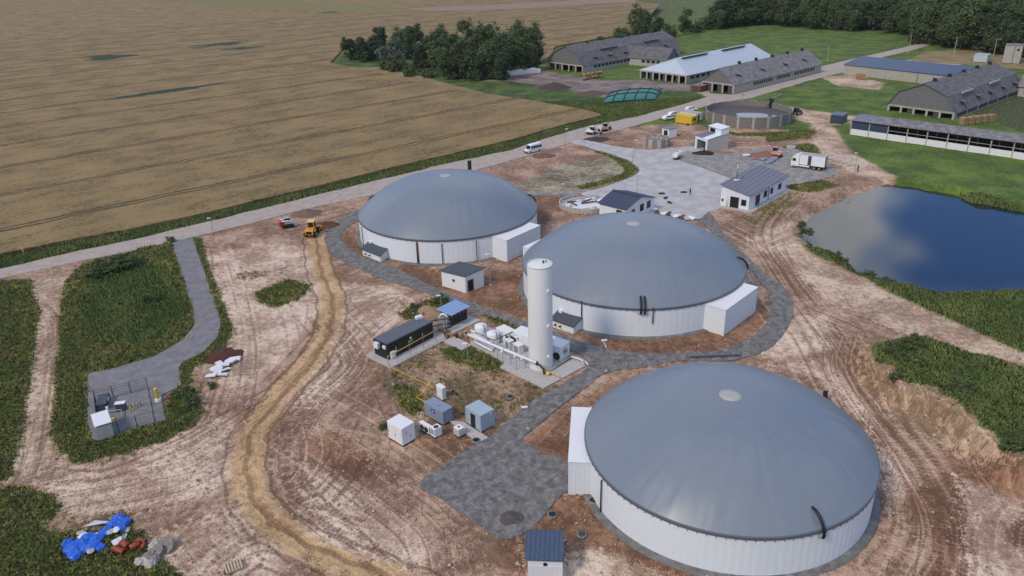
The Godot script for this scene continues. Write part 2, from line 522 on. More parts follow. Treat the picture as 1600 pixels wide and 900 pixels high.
	# verges, embankments, pond shores
	paint(6, pts([-107.38, -138.60, -112.15, -146.06, -106.53, -149.79, -96.81, -156.79, -85.72, -163.07, -74.52, -171.65, -62.55, -182.08, -49.25, -193.66, -34.48, -207.26, -17.67, -221.17, 1.28, -237.68, 15.42, -252.75, 24.45, -261.27, 34.39, -271.35, 47.05, -272.90, 46.37, -268.69, 14.86, -243.76, 1.15, -226.54, -33.34, -199.10, -51.74, -183.14, -60.65, -175.56, -83.15, -157.27, -102.31, -142.70]))
	paint(6, pts([-90.54, -424.55, -73.93, -397.27, -24.80, -332.24, 2.09, -306.89, 20.92, -287.87, 33.28, -271.50, 46.88, -271.84, 63.53, -286.65, 77.14, -299.75, 74.06, -312.49, 64.35, -315.41, 39.45, -302.71, 23.47, -323.22, 2.59, -350.27, -14.52, -349.73, 15.91, -381.03, 17.61, -420.04, -31.06, -429.69, -92.52, -462.88]))
	paint(9, pts([-81.79, -405.03, -61.96, -403.52, -28.94, -352.10, -8.28, -320.84, -24.70, -330.71, -57.40, -370.96]))
	paint(7, pts([-14.58, -351.42, 16.83, -380.86, 21.46, -370.32, 41.79, -343.75, 58.44, -342.65, 82.41, -325.91, 80.32, -304.61, 74.37, -313.86, 64.62, -316.81, 39.61, -304.00, 28.70, -322.40, 2.57, -348.58]))
	paint(6, pts([58.96, -141.57, 61.51, -150.84, 65.43, -142.46, 69.94, -127.45, 77.69, -120.25, 89.31, -121.08, 105.40, -118.66, 81.62, -86.49, 75.93, -99.43, 71.66, -109.13, 66.68, -120.46, 62.09, -134.07]))
	paint(11, pts([58.40, -148.06, 60.48, -155.67, 66.94, -163.61, 76.10, -173.06, 85.52, -180.34, 95.32, -187.06, 97.56, -184.60, 94.70, -180.53, 83.01, -174.41, 71.50, -165.00, 63.71, -156.22, 59.57, -143.26]))
	paint(6, pts([96.89, -185.22, 101.70, -182.01, 110.37, -174.89, 116.81, -165.58, 122.86, -153.33, 118.99, -147.74, 112.38, -158.40, 104.65, -169.98, 94.70, -180.53]))
	paint(11, pts([52.39, -102.37, 55.43, -102.20, 57.31, -94.49, 60.84, -89.18, 63.82, -77.29, 65.75, -71.01, 63.11, -67.21, 58.22, -70.76, 53.96, -73.68, 51.42, -77.61, 49.13, -82.84, 48.70, -91.48]))
	paint(6, pts([52.58, -97.62, 59.50, -99.97, 63.89, -95.83, 69.32, -89.79, 73.22, -82.85, 68.51, -69.84, 63.17, -68.36, 58.38, -72.08, 57.16, -74.75, 57.15, -78.75, 56.50, -83.41, 55.49, -85.93, 52.81, -87.36, 53.02, -90.68, 51.47, -94.31]))
	paint(10, pts([135.56, -338.00, 149.90, -340.64, 154.49, -318.82, 145.96, -305.55, 134.54, -316.02]))
	paint(10, pts([177.62, -371.25, 193.26, -378.69, 208.44, -361.40, 199.16, -344.27, 178.06, -359.26]))
	paint(9, pts([190.48, -372.91, 213.73, -404.26, 240.58, -408.50, 246.08, -374.74, 226.44, -342.96, 208.44, -361.40]))
	paint(10, pts([96.04, -284.42, 118.37, -259.13, 114.19, -251.70, 105.04, -247.15, 98.28, -253.75, 93.23, -275.48]))
	paint(10, pts([102.99, -263.26, 105.04, -247.15, 97.41, -213.64, 98.66, -189.03, 91.80, -184.61, 87.36, -206.40, 91.19, -226.42, 97.76, -239.87]))
	# kinds of wheel tracks on the bare soil: course, copies, spread, strength
	var runs := [
		[pts([-43.13, -160.05, -37.39, -138.71, -32.13, -123.79, -30.22, -109.30, -32.29, -95.78, -34.58, -84.74, -32.82, -75.36, -28.68, -68.39, -22.44, -63.14, -15.05, -59.24, -6.99, -54.82]), 9, 1.6, 20],
		[pts([-43.13, -160.05, -37.39, -138.71, -32.13, -123.79, -30.22, -109.30, -32.29, -95.78, -34.58, -84.74, -32.82, -75.36, -28.68, -68.39, -22.44, -63.14, -15.05, -59.24, -6.99, -54.82]), 30, 1.2, 9],
		[pts([-61.40, -152.55, -52.31, -130.65, -42.96, -107.91, -39.20, -92.73, -39.65, -83.55, -47.13, -76.00, -54.99, -70.55]), 8, 5.0, 22],
		[pts([-88.60, -127.48, -80.07, -119.21, -69.17, -97.74, -61.58, -81.81, -59.24, -74.13, -60.34, -69.69]), 7, 1.8, 26],
		[pts([-58.25, -76.49, -50.00, -75.51, -42.81, -80.93, -37.67, -87.87, -32.76, -95.80, -28.18, -116.00, -20.76, -125.74]), 9, 4.0, 22],
		[pts([-57.36, -69.57, -49.07, -71.97, -39.02, -75.03, -35.22, -80.58]), 12, 4.5, 20],
		[pts([-29.10, -121.00, -19.82, -102.52, -23.11, -88.69, -22.59, -77.39, -14.96, -67.82, -7.20, -58.09]), 8, 4.0, 26],
		[pts([-31.53, -87.56, -23.12, -80.02, -15.58, -72.25, -8.99, -64.53, -7.09, -56.42]), 8, 3.0, 28],
		[pts([-21.90, -91.83, -18.24, -79.79, -20.41, -70.20, -24.33, -68.21]), 5, 2.5, 30],
		[pts([46.37, -157.65, 51.25, -142.15, 50.36, -118.41, 49.53, -102.54, 47.67, -85.13, 46.98, -71.84, 44.97, -62.38, 39.90, -53.92]), 14, 3.0, 26],
		[pts([70.50, -178.61, 54.65, -152.95, 50.78, -129.38, 50.17, -106.68, 49.85, -98.59]), 8, 2.0, 22],
		[pts([51.59, -115.82, 58.02, -106.21, 63.65, -97.82, 73.73, -90.15]), 8, 2.2, 18],
		[pts([50.17, -106.68, 45.44, -96.97, 44.36, -85.30, 44.41, -74.36, 42.14, -63.46, 35.23, -55.69]), 9, 2.0, 28],
		[pts([50.41, -82.05, 49.89, -71.71, 47.46, -63.25, 41.69, -53.86]), 7, 1.5, 28],
		[pts([45.26, -53.73, 47.73, -61.33, 53.12, -67.10, 57.32, -64.84]), 6, 2.5, 22],
		[pts([-31.34, -54.14, -31.12, -60.72, -26.82, -64.27, -19.33, -61.17]), 7, 3.5, 24],
		[pts([-50.85, -161.49, -35.80, -173.40, -16.18, -198.01, 8.63, -221.96, 27.52, -239.66]), 10, 2.5, 24],
		[pts([27.52, -239.66, 46.81, -246.12, 67.04, -229.22, 87.56, -232.53, 100.07, -239.59]), 8, 2.0, 22],
		[pts([96.09, -186.99, 74.29, -168.43, 58.62, -152.63, 49.79, -145.80]), 8, 1.8, 18],
		[pts([2.63, -78.83, 8.13, -87.12, 14.35, -95.05]), 4, 1.5, 20],
		[pts([-27.29, -123.48, -22.11, -127.21, -15.87, -122.73, -21.00, -110.95, -23.76, -102.74]), 6, 3.0, 20],
		[pts([-43.13, -160.05, -37.39, -138.71, -32.13, -123.79, -30.22, -109.30, -32.29, -95.78, -34.58, -84.74, -32.66, -75.36, -28.82, -68.39, -22.44, -63.14, -15.05, -59.24, -6.99, -54.82]), "band", 0.15, 0.7, -52],
		[pts([-43.13, -160.05, -37.39, -138.71, -32.13, -123.79, -30.22, -109.30, -32.29, -95.78, -34.58, -84.74, -32.66, -75.36, -28.82, -68.39, -22.44, -63.14, -15.05, -59.24, -6.99, -54.82]), "band", 2.55, 0.35, -60],
		[pts([-43.13, -160.05, -37.39, -138.71, -32.13, -123.79, -30.22, -109.30, -32.29, -95.78, -34.58, -84.74, -32.66, -75.36, -28.82, -68.39, -22.44, -63.14, -15.05, -59.24, -6.99, -54.82]), "band", -2.55, 0.35, -60],
		[pts([-43.13, -160.05, -37.39, -138.71, -32.13, -123.79, -30.22, -109.30, -32.29, -95.78, -34.58, -84.74, -32.66, -75.36, -28.82, -68.39, -22.44, -63.14, -15.05, -59.24, -6.99, -54.82]), "band", 1.35, 0.9, 16],
		[pts([-43.13, -160.05, -37.39, -138.71, -32.13, -123.79, -30.22, -109.30, -32.29, -95.78, -34.58, -84.74, -32.66, -75.36, -28.82, -68.39, -22.44, -63.14, -15.05, -59.24, -6.99, -54.82]), "band", -1.25, 0.9, 14],
	]
	ground_sheet("ground", Rect2(-76.8, -105.0, 153.6, 60.0), 0.075, 0.25, runs, true)
	ground_sheet("ground", Rect2(-124.0, -300.0, 281.6, 195.0), 0.1375, 0.64, runs, true)
	ground_sheet("ground", Rect2(-124.0, -620.0, 444.0, 320.0), 0.3, 8.0, [], false)
	# the land all round, to the horizon
	var st := begin()
	quad(st, Vector3(-4000, -4, 1500), Vector3(-4000, -4, -4500), Vector3(4000, -4, -4500), Vector3(4000, -4, 1500))
	structure(put(self, "terrain", done(st), noisy(rgb(60, 74, 32), rgb(104, 112, 54), 60.0, 0.95, 0.0, 31)))
	for e in [Rect2(157.6, -300, 400, 255), Rect2(76.8, -105, 80.8, 60), Rect2(-524, -300, 400, 255), Rect2(-124, -105, 47.2, 60), Rect2(-524, -45, 1080, 300)]:
		var s2 := begin()
		quad(s2, Vector3(e.position.x, -0.06, e.position.y), Vector3(e.end.x, -0.06, e.position.y), Vector3(e.end.x, -0.06, e.end.y), Vector3(e.position.x, -0.06, e.end.y))
		structure(put(self, "terrain", done(s2), M.get_or_add("rough_grass", noisy(rgb(40, 52, 22), rgb(96, 100, 50), 14.0, 0.95, 4.0, 32))))

func ground_sheet(called: String, r: Rect2, mpp: float, cell: float, runs: Array, bumps: bool) -> void:
	var w := int(round(r.size.x / mpp))
	var h := int(round(r.size.y / mpp))
	var noise := []
	for e in [[1.0 / 14.0, 4, 11], [1.0 / 1.6, 4, 12], [1.0 / 0.32, 2, 13]]:
		var f := FastNoiseLite.new()
		f.seed = e[2]
		f.noise_type = FastNoiseLite.TYPE_SIMPLEX
		f.fractal_octaves = e[1]
		f.fractal_gain = 0.6
		f.frequency = e[0] * mpp
		f.offset = Vector3(r.position.x / mpp, -r.end.y / mpp, 0)
		noise.append(f.get_image(w, h, false, false, false).get_data())
	var n1: PackedByteArray = noise[0]
	var n2: PackedByteArray = noise[1]
	var n3: PackedByteArray = noise[2]
	var track := PackedByteArray()
	track.resize(w * h)
	track.fill(128)
	var tr := RandomNumberGenerator.new()
	tr.seed = 99
	for run in runs:
		var line := smooth(run[0], 10)
		if run[1] is String:
			# one band at a set distance from the course
			for i in line.size() - 1:
				var side := (line[i + 1] - line[i]).normalized().orthogonal()
				var steps := maxi(1, int(line[i].distance_to(line[i + 1]) / (mpp * 0.7)))
				for k in steps:
					var p := line[i].lerp(line[i + 1], float(k) / steps)
					var q: Vector2 = p + side * (run[2] + 0.18 * sin(p.x * 0.9 + p.y * 0.7) + tr.randfn() * 0.05)
					var half := maxi(1, int(run[3] / mpp / 2))
					for t in range(-half, half + 1):
						var x := int((q.x + side.x * t * mpp - r.position.x) / mpp)
						var y := int((r.end.y - q.y - side.y * t * mpp) / mpp)
						if x >= 0 and x < w and y >= 0 and y < h:
							track[y * w + x] = clampi(int(lerpf(track[y * w + x], 128 + run[4], 0.5)), 30, 226)
			continue
		for c in run[1]:
			var off: float = tr.randfn(0, run[2])
			var amt: float = tr.randf_range(0.5, 1.0) * run[3] * (2.2 if tr.randf() < 0.42 else -2.6)
			var gauge := tr.randf_range(1.7, 2.3)
			var wd := tr.randf_range(0.16, 0.5)
			var tread := tr.randf_range(0.35, 0.8)
			var wob := tr.randf_range(0, TAU)
			var from := int(tr.randf_range(-0.3, 0.4) * line.size())
			var to := int(tr.randf_range(0.6, 1.3) * line.size())
			var along := 0.0
			for i in range(maxi(from, 0), mini(to, line.size() - 1)):
				var a := line[i]
				var b := line[i + 1]
				var len_ := a.distance_to(b)
				if a.x < r.position.x - 9 or a.x > r.end.x + 9 or a.y < r.position.y - 9 or a.y > r.end.y + 9:
					along += len_
					continue
				var side := (b - a).normalized().orthogonal()
				var steps := maxi(1, int(len_ / (mpp * 0.8)))
				for k in steps:
					var s := float(k) / steps
					along += len_ / steps
					var p := a.lerp(b, s) + side * (off + 0.5 * sin(along * 0.09 + wob))
					if p.x < r.position.x - 3 or p.x > r.end.x + 3 or p.y < r.position.y - 3 or p.y > r.end.y + 3:
						continue
					var m := amt * (0.65 + 0.35 * sin(along * TAU / tread))
					for g in [-0.5, 0.5]:
						var q: Vector2 = p + side * (gauge * g)
						var half := maxi(1, int(wd / mpp / 2))
						for t in range(-half, half + 1):
							var x := int((q.x + side.x * t * mpp - r.position.x) / mpp)
							var y := int((r.end.y - q.y - side.y * t * mpp) / mpp)
							if x >= 0 and x < w and y >= 0 and y < h:
								var o := y * w + x
								track[o] = clampi(int(lerpf(track[o], 128 + m, 0.62)), 30, 226)
	var lut := PackedByteArray()
	lut.resize(TONES.size() * 256 * 3)
	for c in TONES.size():
		for t in 256:
			var k := smoothstep(0.12, 0.88, t / 255.0)
			for e in 3:
				lut[(c * 256 + t) * 3 + e] = int(lerpf(TONES[c][e], TONES[c][e + 3], k))
	var out := PackedByteArray()
	out.resize(w * h * 3)
	var bump := PackedByteArray()
	bump.resize(w * h if bumps else 0)
	var size := w * h
	for j in h:
		var z := r.end.y - (j + 0.5) * mpp
		for i in w:
			var o := j * w + i
			var a := n1[o]
			var b := n2[o]
			var f := n3[o]
			var x := r.position.x + i * mpp + (b - 128) * 0.008 + (f - 128) * 0.007
			var zz := z + (n2[(o + 977) % size] - 128) * 0.008 + (n3[(o + 311) % size] - 128) * 0.007
			var c := zone[clampi(int((ZZ - zz) * 2), 0, ZH - 1) * ZW + clampi(int((x - ZX) * 2), 0, ZW - 1)]
			var td := track[o] - 128
			if c == 4 or c == 6 or c == 12 or c == 5:
				td = 0
			var t := clampi(128 + int((a - 128) * 0.85 + (b - 128) * 0.62 + (f - 128) * 0.55) + td, 0, 255)
			var k := (c * 256 + t) * 3
			var o3 := o * 3
			if td < -6:
				# churned darker soil in the ruts
				var q := minf((-6 - td) / 70.0, 0.6)
				out[o3] = int(lerpf(lut[k], 96, q))
				out[o3 + 1] = int(lerpf(lut[k + 1], 70, q))
				out[o3 + 2] = int(lerpf(lut[k + 2], 52, q))
			elif td > 6:
				# dry pale sand pressed up along them
				var q := minf((td - 6) / 80.0, 0.5)
				out[o3] = int(lerpf(lut[k], 214, q))
				out[o3 + 1] = int(lerpf(lut[k + 1], 190, q))
				out[o3 + 2] = int(lerpf(lut[k + 2], 166, q))
			else:
				out[o3] = lut[k]
				out[o3 + 1] = lut[k + 1]
				out[o3 + 2] = lut[k + 2]
			if bumps:
				bump[o] = clampi(128 + int((b - 128) * 0.7 + (f - 128) * 0.4) + td, 0, 255)
	var m := StandardMaterial3D.new()
	m.albedo_texture = ImageTexture.create_from_image(Image.create_from_data(w, h, false, Image.FORMAT_RGB8, out))
	m.roughness = 0.95
	if bumps:
		m.heightmap_enabled = true
		m.heightmap_texture = ImageTexture.create_from_image(Image.create_from_data(w, h, false, Image.FORMAT_L8, bump))
		m.heightmap_scale = 16.0
	var nx := int(round(r.size.x / cell))
	var nz := int(round(r.size.y / cell))
	var vs := PackedVector3Array()
	var ns := PackedVector3Array()
	var us := PackedVector2Array()
	var ix := PackedInt32Array()
	for j in nz + 1:
		for i in nx + 1:
			var u := float(i) / nx
			var v := float(j) / nz
			var x := r.position.x + u * r.size.x
			var z := r.end.y - v * r.size.y
			var y := ground_h(x, z)
			if bumps:
				y += (bump[mini(int(v * h), h - 1) * w + mini(int(u * w), w - 1)] - 150) * 0.0011
			vs.append(Vector3(x, y, z))
			us.append(Vector2(u, v))
	for j in nz + 1:
		for i in nx + 1:
			var l := vs[j * (nx + 1) + maxi(i - 1, 0)]
			var rr := vs[j * (nx + 1) + mini(i + 1, nx)]
			var d := vs[maxi(j - 1, 0) * (nx + 1) + i]
			var uu := vs[mini(j + 1, nz) * (nx + 1) + i]
			ns.append((rr - l).cross(uu - d).normalized())
	for j in nz:
		for i in nx:
			var o := j * (nx + 1) + i
			ix.append_array([o, o + nx + 1, o + 1, o + 1, o + nx + 1, o + nx + 2])
	var arr := []
	arr.resize(Mesh.ARRAY_MAX)
	arr[Mesh.ARRAY_VERTEX] = vs
	arr[Mesh.ARRAY_NORMAL] = ns
	arr[Mesh.ARRAY_TEX_UV] = us
	arr[Mesh.ARRAY_INDEX] = ix
	var mesh := ArrayMesh.new()
	mesh.add_surface_from_arrays(Mesh.PRIMITIVE_TRIANGLES, arr)
	structure(put(self, called, mesh, m))

# ------------------------------------------------------------------ crop field
const FO := Vector2(-101.7, -141.7)
const FU := Vector2(0.772, -0.636)

func field_uv(p: Vector2) -> Vector2:
	var d := p - FO
	return Vector2(d.dot(FU), d.dot(Vector2(FU.y, -FU.x)))

func field_texture(w: int, h: int, u0: float, mpp: float, v0: float, tram: bool) -> StandardMaterial3D:
	var layers := []
	for e in [[0.012, 5, 3, 1.0], [0.03, 5, 4, 3.0], [0.3, 3, 5, 3.0], [0.5, 2, 6, 1.0]]:
		var f := FastNoiseLite.new()
		f.seed = e[2]
		f.noise_type = FastNoiseLite.TYPE_SIMPLEX
		f.fractal_octaves = e[1]
		f.fractal_gain = 0.58
		f.frequency = e[0] * mpp * 3.5
		var im := f.get_image(int(w / e[3]), h, false, false, false)
		im.resize(w, h, Image.INTERPOLATE_BILINEAR)
		layers.append(im.get_data())
	var a: PackedByteArray = layers[0]
	var b: PackedByteArray = layers[1]
	var c: PackedByteArray = layers[2]
	var d: PackedByteArray = layers[3]
	var out := PackedByteArray()
	out.resize(w * h * 3)
	var bump := PackedByteArray()
	bump.resize(w * h)
	# weedy green islands in the crop: u, v, half length, half width
	var green := [pts([-231.55, -466.80, -182.14, -514.82, -158.53, -491.06, -149.00, -343.83, -156.31, -743.83]), [15.0, 20.0, 15.0, 26.0, 14.0], [13.0, 9.0, 7.0, 4.5, 8.0]]
	for j in h:
		var v := v0 + j * mpp
		for i in w:
			var o := j * w + i
			var vv := v + (a[o] - 128) * 0.009
			var lodge_shade := 0.0
			# laid and thin crop in patches, shade of its hollows painted into colour
			var shade_pocket := (c[o] - 128) * 1.1 + (b[o] - 128) * 0.5 + (a[o] - 128) * 0.3
			if shade_pocket < -56:
				lodge_shade = minf((-56 - shade_pocket) / 16.0, 0.9)
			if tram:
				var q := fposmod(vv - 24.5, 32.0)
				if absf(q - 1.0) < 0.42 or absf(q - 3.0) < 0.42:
					lodge_shade = 1.35
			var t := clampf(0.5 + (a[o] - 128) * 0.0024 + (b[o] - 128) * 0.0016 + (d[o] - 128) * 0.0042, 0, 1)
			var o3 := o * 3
			out[o3] = int(lerpf(lerpf(112, 152, t), 74, lodge_shade * 0.7))
			out[o3 + 1] = int(lerpf(lerpf(94, 129, t), 63, lodge_shade * 0.7))
			out[o3 + 2] = int(lerpf(lerpf(58, 84, t), 36, lodge_shade * 0.7))
			bump[o] = clampi(170 - int(lodge_shade * 120) + int((d[o] - 128) * 0.4), 0, 255)
	for k in green[1].size():
		var p: Vector2 = field_uv(green[0][k])
		var x0 := int((p.x - u0 - green[1][k]) / mpp)
		var x1 := int((p.x - u0 + green[1][k]) / mpp)
		var y0 := int((p.y - v0 - green[2][k]) / mpp)
		var y1 := int((p.y - v0 + green[2][k]) / mpp)
		for j in range(maxi(y0, 0), mini(y1, h)):
			for i in range(maxi(x0, 0), mini(x1, w)):
				var e := Vector2((i - (x0 + x1) * 0.5) * mpp / green[1][k], (j - (y0 + y1) * 0.5) * mpp / green[2][k]).length() + (b[j * w + i] - 128) * 0.006
				if e < 0.85:
					var o3 := (j * w + i) * 3
					out[o3] = 40
					out[o3 + 1] = 58
					out[o3 + 2] = 30
	var m := StandardMaterial3D.new()
	m.albedo_texture = ImageTexture.create_from_image(Image.create_from_data(w, h, false, Image.FORMAT_RGB8, out))
	m.roughness = 0.95
	m.heightmap_enabled = true
	m.heightmap_texture = ImageTexture.create_from_image(Image.create_from_data(w, h, false, Image.FORMAT_L8, bump))
	m.heightmap_scale = 45.0
	return m

func field_sheet(outline: PackedVector2Array, y: float, m: Material, u0: float, v0: float, us: float, vs: float) -> void:
	var st := begin()
	var idx := Geometry2D.triangulate_polygon(outline)
	for i in range(0, idx.size(), 3):
		var p: Array[Vector2] = [outline[idx[i]], outline[idx[i + 1]], outline[idx[i + 2]]]
		if (p[1] - p[0]).cross(p[2] - p[0]) < 0:
			p = [p[0], p[2], p[1]]
		for q in p:
			var e := field_uv(q)
			st.set_uv(Vector2((e.x - u0) / us, (e.y - v0) / vs))
			st.add_vertex(Vector3(q.x, y, q.y))
	for i in outline.size():
		var a := outline[i]
		var b := outline[(i + 1) % outline.size()]
		var ea := field_uv(a)
		var eb := field_uv(b)
		var ua := Vector2((ea.x - u0) / us, (ea.y - v0) / vs)
		var ub := Vector2((eb.x - u0) / us, (eb.y - v0) / vs)
		for e in [[a, 0.0, ua], [b, 0.0, ub], [b, y, ub], [a, 0.0, ua], [b, y, ub], [a, y, ua]]:
			st.set_uv(e[2])
			st.add_vertex(Vector3(e[0].x, e[1], e[0].y))
	var o := put(self, "wheat_field", done(st), m)
	structure(o)

func make_field() -> void:
	var near := pts([-112.15, -146.06, -106.53, -149.79, -96.81, -156.79, -85.72, -163.07, -74.52, -171.65, -62.55, -182.08, -49.25, -193.66, -34.48, -207.26, -17.67, -221.17, 1.28, -237.68, 15.42, -252.75, 24.45, -261.27, 33.16, -270.44, 31.41, -275.01, 20.92, -287.87, 2.09, -306.89, -13.57, -321.65, -24.70, -330.71, -50.55, -364.37, -73.57, -395.15, -92.27, -417.98, -95.29, -458.02, -96.09, -492.72, -56.46, -472.18, -32.74, -455.90, 17.90, -397.25, 22.96, -418.98, 28.90, -459.52, 82.95, -518.11])
	near.append_array(PackedVector2Array([FO + FU * 560 + Vector2(FU.y, -FU.x) * 300, FO + FU * 620 + Vector2(FU.y, -FU.x) * 500, FO - FU * 120 + Vector2(FU.y, -FU.x) * 500]))
	near = rough(near, 6.0, 0.5)
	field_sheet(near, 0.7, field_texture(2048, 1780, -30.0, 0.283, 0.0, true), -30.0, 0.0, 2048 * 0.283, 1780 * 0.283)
	var vdir := Vector2(FU.y, -FU.x)
	var far := PackedVector2Array([FO - FU * 120 + vdir * 500, FO + FU * 620 + vdir * 500, FO + FU * 900 + vdir * 520, FO + FU * 2400 + vdir * 1300, FO + FU * 1200 + vdir * 3600, FO - FU * 900 + vdir * 3600])
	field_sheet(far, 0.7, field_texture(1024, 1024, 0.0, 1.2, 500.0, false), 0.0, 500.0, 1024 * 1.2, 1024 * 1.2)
	var strip := slab(rough(pts([-405.08, -978.47, -369.83, -1041.88, -222.58, -899.69, -148.72, -836.85, -87.28, -753.72, -68.36, -726.91, -105.20, -712.85, -157.27, -749.06, -223.92, -777.62, -296.18, -847.41]), 8.0, 1.5), 0.5, 0.75)
	structure(put(self, "rape_field", strip, noisy(rgb(92, 90, 42), rgb(146, 130, 72), 30.0, 0.95, 10.0, 44, 6)))
	var plough := slab(rough(pts([-99.62, -757.85, 7.60, -780.41, 123.68, -821.30, 127.83, -768.04, 6.92, -722.18, -61.33, -724.62]), 8.0, 1.5), 0.5, 0.74)
	structure(put(self, "bare_field", plough, noisy(rgb(124, 102, 84), rgb(158, 134, 112), 30.0, 0.95, 6.0, 45, 6)))

# ------------------------------------------------------------------ roads
func lay(called: String, p: PackedVector2Array, m: Material, top: float) -> MeshInstance3D:
	var o := put(self, called, slab(p, -0.25, top), m)
	structure(o)
	paint(7, p)
	return o

func make_roads() -> void:
	lay("road", rough(pts([-107.79, -139.25, -102.72, -143.38, -93.61, -150.61, -83.33, -157.67, -72.67, -166.64, -60.93, -176.53, -48.04, -188.04, -33.51, -200.31, -17.21, -214.08, 1.16, -227.31, 14.86, -243.76, 27.18, -256.02, 46.54, -269.73, 63.29, -285.49, 77.14, -299.75, 80.49, -307.31, 88.27, -303.40, 107.36, -320.38, 130.41, -340.58, 145.53, -365.26, 167.12, -383.79, 220.74, -428.59, 233.57, -436.88, 228.49, -426.87, 212.60, -411.95, 171.75, -376.51, 151.17, -349.22, 125.94, -328.17, 93.35, -296.04, 78.16, -288.20, 60.51, -272.17, 44.42, -256.75, 32.35, -246.08, 20.04, -234.68, 1.03, -215.61, -16.26, -199.22, -35.41, -185.28, -49.27, -175.99, -58.33, -167.62, -72.39, -156.43, -80.39, -151.06, -90.61, -144.83, -99.75, -138.38, -104.55, -134.19]), 3.0, 0.35, 3), M.road, 0.006)
	lay("road", rough(pts([77.45, -301.02, 75.61, -313.67, 82.41, -325.91, 80.32, -304.61]), 2.0, 0.2, 3), M.road, 0.01)
	lay("driveway", rough(pts([-73.54, -156.91, -63.80, -137.42, -55.53, -120.90, -53.49, -115.90, -53.59, -110.46, -56.06, -105.16, -60.54, -101.88, -64.07, -100.56, -57.58, -87.33, -54.55, -82.85, -47.10, -87.42, -50.28, -93.80, -48.31, -96.28, -50.71, -101.34, -50.79, -103.08, -48.64, -106.16, -48.15, -111.24, -49.22, -116.34, -53.42, -125.18, -60.75, -140.38, -69.41, -158.14]), 2.5, 0.08, 4), M.asphalt, 0.02)
	lay("gravel_path", rough(smooth(pts([-36.27, -174.39, -39.08, -166.89, -40.40, -157.82, -38.23, -150.04, -35.15, -144.50, -29.79, -138.16, -22.68, -131.54, -17.51, -127.74, -11.31, -122.17, -5.56, -117.24, -0.17, -112.86, 4.85, -107.66, 8.60, -103.69, 10.74, -100.41, 11.00, -98.31, 7.10, -94.03, 2.83, -90.07, -0.48, -85.72, -2.58, -82.48, -4.59, -80.50, -9.81, -74.83, -11.49, -72.41, -8.67, -69.70, -6.00, -66.93, -2.44, -63.59, -0.74, -63.14, 1.34, -64.61, 2.51, -66.07, 4.39, -69.15, 5.80, -70.42, 7.02, -70.14, 5.65, -76.49, 3.75, -77.47, 1.54, -79.81, 0.85, -81.07, 3.28, -84.36, 6.05, -88.00, 10.47, -93.17, 13.61, -96.52, 19.61, -97.84, 24.47, -99.45, 30.99, -98.89, 34.06, -99.68, 38.60, -101.96, 41.71, -105.48, 45.45, -111.44, 47.68, -117.32, 48.49, -123.29, 47.31, -129.62, 46.11, -139.81, 45.10, -151.77, 45.30, -166.38, 40.42, -165.45, 42.08, -157.19, 43.75, -142.72, 44.70, -132.83, 44.94, -123.53, 43.95, -117.56, 40.59, -109.91, 36.68, -105.36, 31.95, -102.55, 26.82, -101.45, 19.18, -102.08, 14.49, -103.55, 10.31, -106.28, 6.62, -109.96, 3.01, -113.13, -2.29, -117.04, -12.80, -127.14, -16.66, -131.12, -21.58, -137.26, -26.60, -141.84, -31.06, -145.58, -34.51, -150.85, -36.92, -157.15, -36.56, -161.99, -34.55, -167.83]), 3, true), 2.0, 0.12, 5), M.gravel, 0.014)
	lay("concrete_yard", smooth(pts([19.65, -234.72, 25.85, -224.55, 32.83, -213.60, 34.62, -205.33, 34.95, -200.84, 31.83, -195.06, 27.01, -190.32, 20.68, -184.85, 17.64, -181.44, 23.67, -176.83, 29.45, -165.06, 40.87, -161.05, 44.80, -165.52, 49.52, -169.69, 56.80, -185.23, 57.01, -191.99, 48.02, -210.59, 46.95, -214.18, 52.44, -220.08, 56.31, -216.73, 56.54, -225.69, 41.71, -222.77, 32.08, -228.48, 24.20, -236.67]), 3, true), M.yard, 0.018)
	lay("gravel_yard", rough(pts([47.53, -209.96, 47.31, -214.14, 53.19, -219.26, 63.47, -215.94, 72.50, -221.58, 83.35, -220.36, 87.36, -206.40, 86.21, -193.81, 78.73, -188.12, 69.22, -184.04, 68.91, -195.55, 58.31, -190.70]), 2.0, 0.3, 6), M.gravel2, 0.01)
	lay("gravel_path", pts([4.52, -185.30, 11.86, -184.61, 20.79, -185.92, 18.83, -182.37, 11.69, -181.99, 4.43, -182.14]), M.gravel2, 0.016)
	# raised kerbs along the yard
	for e in [pts([21.71, -231.25, 25.77, -223.80, 32.73, -212.92, 34.79, -205.32, 34.95, -200.84, 31.83, -195.06, 27.01, -190.32, 20.68, -184.85]), pts([47.88, -209.93, 52.68, -201.54, 57.01, -191.99])]:
		var o := put(self, "kerb", slab(ribbon(smooth(e, 6), 0.22), -0.1, 0.14), M.concrete2)
		structure(o)

func make_water() -> void:
	var m := mat(lin(0.006, 0.012, 0.02), 0.04)
	m.metallic_specular = 1.0
	var f := FastNoiseLite.new()
	f.seed = 8
	f.frequency = 0.03
	f.fractal_octaves = 3
	var t := NoiseTexture2D.new()
	t.width = 512
	t.height = 512
	t.seamless = true
	t.as_normal_map = true
	t.bump_strength = 1.0
	t.noise = f
	m.normal_enabled = true
	m.normal_texture = t
	m.normal_scale = 0.1
	m.uv1_triplanar = true
	m.uv1_world_triplanar = true
	m.uv1_scale = Vector3.ONE / 9.0
	var big := Geometry2D.offset_polygon(pond, 1.2)[0]
	var st := begin()
	var idx := Geometry2D.triangulate_polygon(big)
	for i in range(0, idx.size(), 3):
		var a := big[idx[i]]
		var b := big[idx[i + 1]]
		var c := big[idx[i + 2]]
		if (b - a).cross(c - a) < 0:
			var s := b
			b = c
			c = s
		tri(st, Vector3(a.x, -1.5, a.y), Vector3(b.x, -1.5, b.y), Vector3(c.x, -1.5, c.y))
	structure(put(self, "pond_water", done(st), m))

